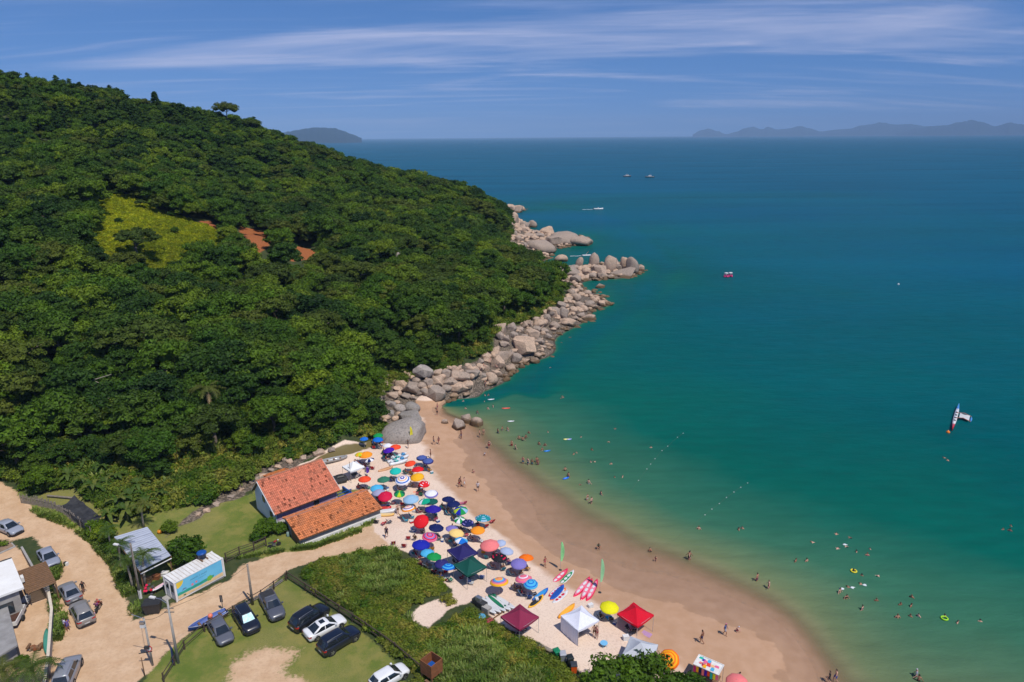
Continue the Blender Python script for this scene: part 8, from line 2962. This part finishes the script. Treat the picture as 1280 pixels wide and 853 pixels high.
# --- feather flags
def flag(base, top, col, label, lean=(.5,.1)):
  b = Vector(hit(*base))
  d = ray(*top)
  k = math.hypot(b.x, b.y) / math.hypot(d[0], d[1])
  h = CAMZ + d[2] * k - b.z
  t = tag(empty('feather_flag', tuple(b)), label, 'flag')
  MB().tube([(0,0,-.3),(.02,0, h * .6),(.12,0, h * .9),(.30,0, h * .98)],[.022,.018,.012,.008],6).obj('pole', POLE_M, t)
  rows = []
  for i in range(13):
    q = i / 12
    z = h * (.30 + .66 * q)
    w = .50 * math.sin(math.pi * (.12 + .80 * q)) ** .8
    x0 = .03 + .10 * max(0, q - .6)
    rows.append([(x0,0, z),(x0 + w * .5,.10 * math.sin(q * 5), z - .02),(x0 + w, .05 * math.sin(q * 6 + 1), z - .06)])
  v, f = loft(rows, False, False)
  MB().add(v, f).obj('cloth', fabric(col), t, True)
  MB().lathe([(.22,0),(.2,.06),(.05,.12)],10).obj('base', BLACK_PLASTIC, t)
  t.rotation_euler = (0,0, lean[0])
  return t
flag(U3(297,162), U3(312,-20), srgb(150,225,150), 'pale green feather flag beside the pink and green paddle boards', (.2,0))
flag(U3(540,300), U3(560,85), srgb(160,220,165), 'pale green feather flag at the bow of the pink kayaks', (.3,0))
flag(U1(556,172), U1(566,60), srgb(235,225,60), 'yellow feather flag in front of the huge grey boulder', (.2,0))
flag(U1(286,370), U1(284,310), srgb(100,60,170), 'purple feather flag beside the white square canopy', (.1,0))
for (b, t_, lb) in ((U2(695,640), U2(693,598), 'short dark post in the sand behind the green boards'),(U2(770,690), U2(769,655), 'short dark post in the sand beside the maroon gazebo'),(U1(190,400), U1(190,280), 'tall thin pole in front of the white square canopy')):
  pb_ = Vector(hit(*b))
  d = ray(*t_)
  k = math.hypot(pb_.x, pb_.y) / math.hypot(d[0], d[1])
  tag(MB().tube([pb_ - Vector((0,0,.3)),(pb_.x, pb_.y, CAMZ + d[2] * k)],.04,6).obj('post', WOOD), lb, 'post')
# --- wheelie bins, log, stall, small things
def bin_(px, py, col, lid, label):
  p = hit(px, py)
  t = tag(empty('wheelie_bin', tuple(p), UR.uniform(-.6,.6)), label, 'bin')
  MB().add(*loft([[(-w, -d, z),(w, -d, z),(w, d, z),(-w, d, z)] for z, w, d in ((.08,.24,.26),(.5,.28,.31),(1.0,.31,.36))])).obj('body', GLOSS(col), t)
  MB().add(*loft([[(-w, -d, z),(w, -d, z),(w, d, z),(-w, d, z)] for z, w, d in ((1.003,.34,.39),(1.06,.34,.39),(1.12,.22,.26))])).obj('lid', GLOSS(lid), t)
  for s in (-1,1):
    mb = MB()
    mb.lathe([(.03,-.03),(.11,-.03),(.11,.03),(.03,.03)],10)
    mb.v = [(z + s * .24, y + .32, x + .11) for x, y, z in mb.v]
    mb.obj('wheel', RUBBER, t)
  MB().tube([(-.25,.42,1.0),(.25,.42,1.0)],.02,5).obj('handle', BLACK_PLASTIC, t)
bin_(*U3(275,705), srgb(20,110,75), srgb(30,125,85), 'green wheelie bin at the end of the row by the log')
bin_(*U3(312,722), srgb(140,145,150), srgb(170,172,178), 'grey wheelie bin between the green and the dark one')
bin_(*U3(356,745), srgb(48,55,48), srgb(40,45,42), 'dark wheelie bin between the grey and the orange one')
bin_(*U3(380,790), srgb(235,95,30), srgb(60,62,66), 'orange wheelie bin with a dark lid nearest the scrub')
a, b = hit(*U3(165,640)), hit(*U3(250,672))
tag(MB().tube([tuple(a + np.array([0,0,.2])), tuple((a + b) / 2 + np.array([0,0,.24])), tuple(b + np.array([0,0,.2]))],[.2,.22,.2],9).obj('driftwood_log', WOOD_GREY, None, True), 'pale log lying beside the row of wheelie bins', 'log')
p = hit(*U3(565,630))
t = tag(empty('plastic_table', tuple(p),.4), 'low pale blue plastic table on the sand below the white tent', 'table')
MB().add(*loft([[(.42 * math.cos(q),.42 * math.sin(q), z) for q in [k * math.pi / 6 for k in range(12)]] for z in (.42,.46)])).obj('tabletop', GLOSS(srgb(120,185,225)), t)
for s in range(4):
  q = s * math.pi / 2 + .78
  MB().tube([(.36 * math.cos(q),.36 * math.sin(q),0),(.28 * math.cos(q),.28 * math.sin(q),.42)],.025,5).obj('leg', GLOSS(srgb(120,185,225)), t)
p = hit(*U3(483,390))
t = tag(empty('cool_box', tuple(p),.5), 'white cool box alone on the sand beside the lemon yellow umbrella', 'cool box')
for nm, m_ in (('body', BOXM),('lid', BOXL)):
  q = mesh_obj(nm, m_, t)
  q.color = (.7,.7,.7,1)
  q.scale = (1.2,1.2,1.2)
p = hit(*U3(700,590))
t = tag(empty('cool_box', tuple(p),.2), 'white cool box with dark trim behind the pale grey gazebo', 'cool box')
for nm, m_ in (('body', BOXM),('lid', BOXL)):
  q = mesh_obj(nm, m_, t)
  q.color = (.7,.7,.7,1)
  q.scale = (1.3,1.3,1.5)
def towel(px, py, w, l, rz, c, label):
  p = hit(px, py)
  rows = []
  for i in range(7):
    u = (i / 6 - .5) * l
    rows.append([((j / 4 - .5) * w, u, .035 + .012 * math.sin(i * 1.9 + j * 1.3)) for j in range(5)])
  v, f = loft(rows, False, False)
  mb = MB()
  mb.add(v, f)
  k = len(v)
  mb.add([(x, y, z - .02) for x, y, z in v],[tuple(reversed(q)) for q in f])
  o = mb.obj('beach_towel', fabric(c), None, True)
  o.location = tuple(p)
  o.rotation_euler = (0,0, rz)
  tag(o, label, 'towel')
towel(*U3(594,458),1.0,.75,.1, srgb(40,150,225), 'bright blue towel on the sand in front of the lemon yellow umbrella')
towel(*U3(828,556),.75,1.1,.9, srgb(190,150,190), 'mauve towel on the damp sand beside the red gazebo')
towel(*U1(590,470),.9,.6,.2, srgb(245,170,140), 'salmon towel beside the red chair in mid-beach')
def stall():
  p = hit(884,851)
  t = tag(empty('goods_stall', tuple(p),-.62), 'beach stall with white frame and colourful swimwear laid over its roof', 'stall')
  for x in (-1.3,1.3):
    for y in (-.8,.8):
      MB().tube([(x, y, 0),(x, y, 2.0)],.025,6).obj('leg', POLE_M, t)
  fr = MB()
  MB().box(-1.35,1.35,-.85,-.78,1.98,2.05).obj('frame', WHITE, t)
  MB().box(-1.35,1.35,.78,.85,1.98,2.05).obj('frame', WHITE, t)
  MB().box(-1.35,-1.28,-.777,.777,1.98,2.05).obj('frame', WHITE, t)
  MB().box(1.28,1.35,-.777,.777,1.98,2.05).obj('frame', WHITE, t)
  MB().box(-1.3,1.3,-.8,.8,1.93,1.975).obj('roof_sheet', WHITE, t)
  cl = ['magenta', 'orangered', 'skyblue', 'salmon', 'pink', 'yellow', 'turq', 'crimson', 'purple', 'beige', 'navy', 'lime']
  for i in range(18):
    x, y = UR.uniform(-1.05,1.05), UR.uniform(-.55,.55)
    w_, h_ = UR.uniform(.14,.28), UR.uniform(.12,.24)
    MB().add(*loft([[(x - w_ * q, y - h_, z),(x + w_ * q, y - h_, z),(x + w_ * q * .8, y + h_, z),(x - w_ * q * .8, y + h_, z)] for z, q in ((1.978 + i * .0015,1),(2.0 + i * .002,.9))])).obj('garment', fabric(COL[cl[i % 12]]), t)
  for i in range(9):
    x = -1.15 + i * .29
    MB().add(*loft([[(x - .12,-.84, z),(x + .12,-.84, z),(x + .12,-.80, z),(x - .12,-.80, z)] for z in (1.15 + .1 * (i % 3),1.9)])).obj('garment', fabric(COL[cl[(i * 5) % 12]]), t)
  MB().box(-1.2,1.2,-.6,.6,.7,.75).obj('counter', WOOD, t)
stall()
# yard things at the left
rowboat(26,765,36,748,(.34,.36,.38),(.5,.5,.52), 'small grey-white dinghy standing in the shade of the pergola', 1.1,.45, seats=2, L_=2.8)
board(24,766,22,745, srgb(40,120,140), srgb(50,140,160), None, 'teal board leaning beside the dinghy under the pergola', w=.6)
board(60,828,59,786, srgb(60,130,110), srgb(75,145,125), None, 'long sea-green board propped along the white-topped wall', w=.7, lift=.3)
p = hit(44,812)
t = tag(empty('firewood_heap', tuple(p)), 'heap of dark cut logs and rusty scrap in the sandy yard', 'logs')
for k in range(9):
  x, y, z = UR.uniform(-.7,.7), UR.uniform(-.5,.5),.15 + .18 * (k // 4)
  a_ = UR.uniform(0,3.14)
  MB().tube([(x - .35 * math.cos(a_), y - .35 * math.sin(a_), z),(x + .35 * math.cos(a_), y + .35 * math.sin(a_), z)], UR.uniform(.12,.2),7).obj('log', UR.choice((BARK, WOOD, WOOD_RED)), t)
def flatbed():
  p = hit(17,778)
  t = tag(empty('utility_trailer', tuple(p),-1.25), 'white-framed utility trailer with a dark load in the sandy yard', 'trailer')
  MB().box(-1.5,1.5,-.8,.8,.55,.65).obj('floor', WOOD, t)
  for x0, x1, y0, y1 in ((-1.55,1.55,-.88,-.803),(-1.55,1.55,.803,.88),(-1.58,-1.503,-.80,.80),(1.503,1.58,-.80,.80)):
    MB().box(x0, x1, y0, y1,.55,1.05).obj('side_board', WHITE, t)
  MB().box(-1.3,1.3,-.65,.65,.653,.85).obj('load', pm('dark_load', (.10,.045,.03),(.06,.03,.02),4,.9), t)
  for s in (-1,1):
    mb = MB()
    mb.lathe([(.1,-.1),(.32,-.1),(.32,.1),(.1,.1)],14)
    mb.v = [(x, z + s * .98, y + .32) for x, y, z in mb.v]
    mb.obj('wheel', RUBBER, t)
  MB().tube([(1.55,0,.6),(2.6,0,.55)],.05,6).obj('drawbar', STEEL, t)
flatbed()
p = hit(189,742)
t = tag(empty('flower_stand', tuple(p)), 'stand of red and white odds and ends on the verge by the waste container', 'stand')
for k in range(10):
  x, y, z = UR.uniform(-.6,.6), UR.uniform(-.8,.8), UR.uniform(.3,1.2)
  MB().add(*loft([[(x + .18 * q * math.cos(a_), y + .18 * q * math.sin(a_), z + h_) for a_ in [m * math.pi / 3 for m in range(6)]] for h_, q in ((-.12,.5),(0,1),(.14,.6))])).obj('pot', GLOSS(UR.choice((Rd, Wt, Pk, (.1,.1,.1)))), t)
for x in (-.5,.5):
  MB().tube([(x, 0,0),(x, 0,1.2)],.04,5).obj('post', WOOD, t)
MB().box(-.65,.65,-.3,.3,.6,.64).obj('shelf', WOOD, t)
board(193,743,208,734, Wt, srgb(230,190,200), None, 'white and pink surfboard propped by the red and white odds and ends', 'surfboard', 'surfboard', w=.6, lift=.5)
for (px, py), c, lb in (((211,662), Wt, 'white ball float at the corner of the lawn'),((200,667), srgb(240,150,40), 'orange float at the corner of the lawn')):
  p = hit(px, py)
  tag(MB().lathe([(.05,-.3),(.25,-.22),(.33,0),(.25,.22),(.05,.3)],12, c=(p[0], p[1], p[2] + .3)).obj('float', GLOSS(c), None, True), lb, 'float')
p = hit(83,707)
t = tag(empty('road_marker', tuple(p)), 'small black and white marker block standing on the dirt road', 'marker')
MB().box(-.22,.0,-.18,.18,0,.5).obj('block', BLACK_PLASTIC, t)
MB().box(.003,.25,-.18,.18,0,.42).obj('block', WHITE, t)
# ------------------------------------------------------------------ boats, buoys, islands, haze
def hull(parent, L_, w, h, c1, deckc, z=0.0, name='hull'):
  rows = []
  for i in range(11):
    q = i / 10 * 2 - 1
    hw = w / 2 * (1 - max(0, q) ** 2.2 * .96) * (1 - max(0,-q) ** 5 * .2)
    zt = h * (1 + .35 * max(0, q) ** 2)
    rows.append([(q * L_ / 2,-hw, z + zt),(q * L_ / 2,-hw * .7, z - .15),(q * L_ / 2, hw * .7, z - .15),(q * L_ / 2, hw, z + zt)])
  v, f = loft(rows)
  MB().add(v, f).obj(name, GLOSS(c1), parent, True)
  mb = MB()
  d = [[(r_[0][0] * .94, r_[0][1] * .86, r_[0][2] + .01),(r_[3][0] * .94, r_[3][1] * .86, r_[3][2] + .01)] for r_ in rows]
  v, f = loft(d, False, False)
  mb.add(v, f)
  mb.obj('deck', GLOSS(deckc), parent)
FOAM = pm('foam', (.72,.76,.78),(.5,.58,.6),1.2,.8)
def foam_strip(pts, w0, w1, parent=None, name='wake'):
  pts = [Vector(p) for p in pts]
  rows = []
  r = random.Random(len(pts))
  for i, p in enumerate(pts):
    a = pts[max(0, i - 1)]
    b = pts[min(len(pts) - 1, i + 1)]
    d = (b - a).normalized()
    s = Vector((-d.y, d.x, 0))
    w = w0 + (w1 - w0) * i / (len(pts) - 1)
    w *= r.uniform(.5,1.2)
    rows.append([p + s * w + Vector((0,0,.05)), p + Vector((0,0,.12)), p - s * w + Vector((0,0,.05))])
  v, f = loft(rows, False, False)
  return MB().add(v, f).obj(name, FOAM, parent, True)
def motor_boat(px, py, ang, L_, c1, label, cabin=True, wake=0, name='motor_boat', canopy=None):
  p = at_z(px, py, 0)
  t = tag(empty(name, tuple(p), ang), label, 'boat')
  hull(t, L_, L_ * .33, L_ * .12, c1,(.6,.58,.54))
  if cabin:
    MB().add(*loft([[(x, -w, z),(x, w, z),(x, w, z + h),(x, -w, z + h)] for x, w, z, h in ((-L_ * .2, L_ * .1, L_ * .12, L_ * .15),(L_ * .08, L_ * .1, L_ * .12, L_ * .15),(L_ * .18, L_ * .08, L_ * .12, L_ * .05))])).obj('cabin', GLOSS((.62,.62,.62)), t)
    MB().box(-L_ * .19, L_ * .07,-L_ * .103,-L_ * .1002, L_ * .19, L_ * .25).obj('window', GLASS, t)
    MB().tube([(-L_ * .05,0, L_ * .27),(-L_ * .05,0, L_ * .5)],.05,5).obj('mast', STEEL, t)
  else:
    MB().box(-L_ * .1, L_ * .05,-L_ * .08, L_ * .08, L_ * .12, L_ * .2).obj('console', GLOSS((.5,.5,.5)), t)
  MB().box(-L_ * .54,-L_ * .5,-.2,.2,-.1, L_ * .18).obj('outboard_motor', BLACK_PLASTIC, t)
  if wake:
    foam_strip([(-L_ * .5 - i * wake / 10,.3 * math.sin(i),0) for i in range(11)], L_ * .07, L_ * .12, t)
  return t
motor_boat(784,221,.2,11,(.10,.07,.06), 'dark fishing boat far out, left of another boat')
motor_boat(812,222,2.9,12,(.14,.13,.12), 'fishing boat with a pale cabin far out beside a darker boat')
motor_boat(748,262,0.05,7.5,(.72,.72,.72), 'white speedboat trailing foam beyond the headland', False, 9)
motor_boat(733,320,0.1,4.2,(.70,.70,.72), 'small white launch crossing the water between headland and stone spur', False, 6)
p = at_z(735,318,0)
person(p[0], p[1],.3, 'sit', 'person sitting in the small white launch', lower='shorts', upper='shirt', ucol=(.05,.05,.06), s=1.1)
# two pink pedal boats lashed together far out
p = at_z(910,346,0)
for k, (dx, lb) in enumerate(((-.9, 'pink pedal boat with a white awning far out, left of its twin'),(1.0, 'pink pedal boat with a white awning far out, right of its twin'))):
  t = pedal_boat(p[0] + dx, p[1] + dx * .3,.0,1.3, srgb(230,50,120), srgb(230,70,130),(.7,.7,.7), lb)
  MB().lathe([(.9,1.5),(.7,1.72),(.1,1.85)],12, c=(-.3,0,0)).obj('awning', GLOSS((.7,.7,.7)), t, True)
  for a_ in range(4):
    q = a_ * math.pi / 2 + .78
    MB().tube([(-.3 + .75 * math.cos(q),.75 * math.sin(q),.5),(-.3 + .75 * math.cos(q),.75 * math.sin(q),1.55)],.025,5).obj('awning_post', STEEL, t)
def outrigger():
  a, b = at_z(1190,539,0), at_z(1198,509,0)
  c = (a + b) / 2
  ang = math.atan2(b[1] - a[1], b[0] - a[0])
  L_ = math.hypot(b[0] - a[0], b[1] - a[1])
  t = tag(empty('outrigger_canoe', tuple(c), ang), 'white outrigger canoe with blue bow, red stern and a netted float', 'canoe')
  rows = []
  for i in range(17):
    q = i / 16 * 2 - 1
    hw = .30 * (1 - abs(q) ** 2.6) + .03
    zt = .5 + .35 * abs(q) ** 3
    rows.append([(q * L_ / 2,-hw, zt),(q * L_ / 2,-hw * .7,-.1),(q * L_ / 2, hw * .7,-.1),(q * L_ / 2, hw, zt)])
  for nm, i0, i1, col in (('stern', 0,3, srgb(205,40,50)),('hull', 3,13,(.72,.72,.72)),('bow', 13,16, srgb(70,140,210))):
    v, f = loft(rows[i0:i1 + 1])
    MB().add(v, f).obj(nm, GLOSS(col), t, True)
  for k in range(6):
    x = (-.55 + k * .22) * L_ / 2 * 1.0
    MB().box(x - .4, x + .3,-.19,.19,.5,.53).obj('cockpit', BLACK_PLASTIC, t)
  off = -2.6
  for x in (-L_ * .06, L_ * .14):
    MB().tube([(x, 0,.55),(x, off * .5,.75),(x + .1, off, .25)],.06,6).obj('crossbeam', GLOSS(srgb(190,130,110)), t)
  rows = []
  for i in range(11):
    q = i / 10 * 2 - 1
    hw = .16 * (1 - abs(q) ** 3) + .02
    rows.append([(L_ * .04 + q * 1.3, off - hw, .25),(L_ * .04 + q * 1.3, off, -.05),(L_ * .04 + q * 1.3, off + hw, .25),(L_ * .04 + q * 1.3, off, .38)])
  v, f = loft(rows)
  MB().add(v, f).obj('outrigger_float', GLOSS(srgb(80,150,220)), t, True)
  v, f = loft([[(-L_ * .06,-.6,.66),(L_ * .14,-.6,.66)],[(-L_ * .02, off * .5,.62),(L_ * .10, off * .5,.62)],[(-L_ * .06, off + .3,.40),(L_ * .16, off + .3,.40)]], False, False)
  mb = MB()
  mb.add(v, f)
  mb.add([(x, y, z - .03) for x, y, z in v],[tuple(reversed(q)) for q in f])
  mb.obj('net', GLOSS(srgb(205,205,200)), t)
outrigger()
def buoy(px, py, col, label, r=.28, group=None):
  p = at_z(px, py, 0)
  o = MB().lathe([(r * .2,-r),(r * .8,-r * .6),(r, 0),(r * .8, r * .6),(r * .25, r * .95),(r * .15, r * 1.3)],10, c=(0,0, r * .2)).obj('buoy', GLOSS(col), None, True)
  o.location = tuple(p)
  tag(o, label, 'buoy', group)
  return p
buoy(1123,356,(.7,.7,.7), 'lone white buoy far out in the open bay', .4)
buoy(1185,541, srgb(240,130,40), 'orange buoy beside the stern of the outrigger canoe', .35)
L1 = [buoy(*z8(a, b),(.68,.7,.68), 'pale buoy on the rope off the cove bathers', .08, 'buoys of the cove rope') for a, b in ((1250,305),(1215,330),(1155,385),(1120,412),(1077,462),(1050,495),(1027,525),(975,596))]
L2 = [buoy(*z7(a, b),(.68,.7,.68), 'pale buoy on the rope off the open beach', .08, 'buoys of the open beach rope') for a, b in ((275,12),(250,28),(225,45),(198,65),(172,87),(145,107),(120,128))]
ROPE = pm('rope', (.10,.12,.08),(.08,.09,.06))
for pts, end, lb in ((L1, z8(870,740), 'thin float line through the pale buoys off the cove'),(L2, z7(5,222), 'thin float line through the pale buoys off the open beach')):
  e = at_z(*end, 0)
  tag(MB().tube([tuple(p + np.array([0,0,.02])) for p in pts] + [tuple(e + np.array([0,0,.02]))],.01,4).obj('float_line', ROPE), lb, 'rope')
# swim rings, boards and floats held by bathers
RING = [(z7(661,331), srgb(235,215,50), 'yellow swim ring around a bather off the open beach'),(z7(991,503), srgb(160,220,40), 'lime swim ring round a bather off the open beach')]
for (px, py), c, lb in RING:
  p = at_z(px, py, .1)
  mb = MB()
  n = 16
  rows = [[((.34 + .09 * math.cos(b_)) * math.cos(a_),(.34 + .09 * math.cos(b_)) * math.sin(a_),.09 * math.sin(b_)) for b_ in [j * math.pi / 4 for j in range(8)]] for a_ in [i * 2 * math.pi / n for i in range(n + 1)]]
  v, f = loft(rows, True, False)
  mb.add(v, f)
  o = mb.obj('swim_ring', GLOSS(c), None, True)
  o.location = tuple(p)
  tag(o, lb, 'swim ring')
def float_board(px, py, c, ang, label, L_=1.3):
  p = at_z(px, py, 0)
  t = tag(empty('body_board', (p[0], p[1],.02), ang), label, 'body board')
  v, f = loft(board_mesh(L_, .55,.08,.05))
  MB().add(v, f).obj('board', GLOSS(c), t, True)
  MB().box(-L_ * .2, L_ * .15,-.12,.12,.088,.095).obj('deck_print', GLOSS(tuple(min(1, q * 1.5 + .1) for q in c)), t)
float_board(*z8(413,415), srgb(25,120,200),.3, 'blue body board beside bathers in the cove')
float_board(*z8(528,583), srgb(30,110,215),.6, 'bright blue body board held by a bather in black')
float_board(*z8(530,343), srgb(235,225,120),.1, 'pale yellow float in the middle of the cove', 1.0)
float_board(*z8(548,343), srgb(150,160,220),.2, 'lilac float beside a pale yellow one in the cove', 1.0)
float_board(*z8(160,152), srgb(240,90,70),.1, 'red inflatable lilo off the cove rocks', 1.8)
float_board(*z1(757,393),(.6,.63,.65),.2, 'white board floating near the cove rocks', 1.5)
float_board(*z8(190,232),(.62,.64,.66),.1, 'white board with a bather in the inner cove', 1.4)
float_board(*z1(670,310), srgb(240,120,130),1.2, 'pink float by the cove rocks', 1.0)
# splashes around swimmers
for (a, b) in ((627,236),(700,383),(655,392),(618,396)):
  p = at_z(*z7(a, b),0)
  rr = random.Random(int(a))
  rows = [[(rr.uniform(.1,.5) * math.cos(q) * (1 - k), rr.uniform(.1,.35) * math.sin(q) * (1 - k),.02 + .18 * k * rr.random()) for q in [j * math.pi / 5 for j in range(10)]] for k in (0,.4,.8)]
  v, f = loft(rows)
  o = MB().add(v, f).obj('splash', FOAM, None, True)
  o.location = tuple(p)
  tag(o, 'white splash of water around a swimmer off the open beach', 'splash', 'splashes off the open beach')
# --- far islands and coast hills
FAR = pm('far_forest_hazed', (.010,.032,.045),(.018,.04,.055),.004,.9)  # blue of the haze put into the forest colour
def far_range(name, prof, dist, label, depth=.25, seed=1):
  """prof: (px, py) skyline points; the land stands at that distance with a real depth behind"""
  pts = []
  for (x0, y0),(x1, y1) in zip(prof, prof[1:]):
    n = max(2, int(abs(x1 - x0) / 2.5))
    for i in range(n):
      t = i / n
      s = t * t * (3 - 2 * t)
      pts.append((x0 + (x1 - x0) * t, y0 + (y1 - y0) * s))
  pts.append(prof[-1])
  rows = [[],[],[],[],[]]
  rr = np.random.default_rng(seed)
  for px, py in pts:
    d = ray(px, py)
    k = dist / math.hypot(d[0], d[1])
    x, y, z = d[0] * k, d[1] * k, CAMZ + d[2] * k
    z = max(z + rr.normal() * abs(z) * .02,-5)
    ux, uy = d[0] / math.hypot(d[0], d[1]), d[1] / math.hypot(d[0], d[1])
    for r_, (dd, zz_) in zip(rows, ((-depth * .5,-4),(-depth * .28, z * .45 + rr.normal() * z * .06),(0, z),(depth * .3, z * .5),(depth * .6,-4))):
      r_.append((x + ux * dd * dist, y + uy * dd * dist, zz_))
  v, f = loft(rows, False, False)
  o = MB().add(v, f).obj(name, FAR, None, True)
  tag(o, kind='structure')
  return o
far_range('far_island_hill', [(330,172),(342,168),(352,166),(368,163.5),(385,160.5),(392,159.5),(403,160),(418,160.2),(428,163.5),(440,168),(452,172.6)],10000, None, .3,1)
far_range('far_coast_hills', [(866,168),(876,163),(886,161),(896,164),(908,168),(920,165),(932,160),(942,159),(952,162),(960,159),(972,162),(985,161),(1000,157.5),(1012,161),(1026,164.5),(1044,162.5),(1062,161),(1076,157),(1086,156),(1102,153),(1118,156),(1140,155.5),(1160,158.5)],25000, None, .12,2)
far_range('far_coast_hills', [(1120,166),(1150,161),(1166,157.5),(1182,157),(1200,152.5),(1214,150.5),(1228,153),(1244,158),(1262,153.5),(1284,156),(1320,160),(1360,168)],22000, None, .12,3)
def haze():
  o = MB().box(-60000,60000,-600,41000,-16,900).obj('haze')
  m, nt, N, L, b = new_mat('haze_air')
  N.remove(b)
  v = N.new('ShaderNodeVolumePrincipled')
  v.inputs['Color'].default_value = (.44,.68,1,1)
  v.inputs['Density'].default_value = 5.5e-5
  v.inputs['Anisotropy'].default_value = -0.3
  L.new(v.outputs[0], N['Material Output'].inputs['Volume'])
  o.data.materials.append(m)
  tag(o, 'thin blue sea haze over the whole bay', 'haze', kind='stuff')
haze()
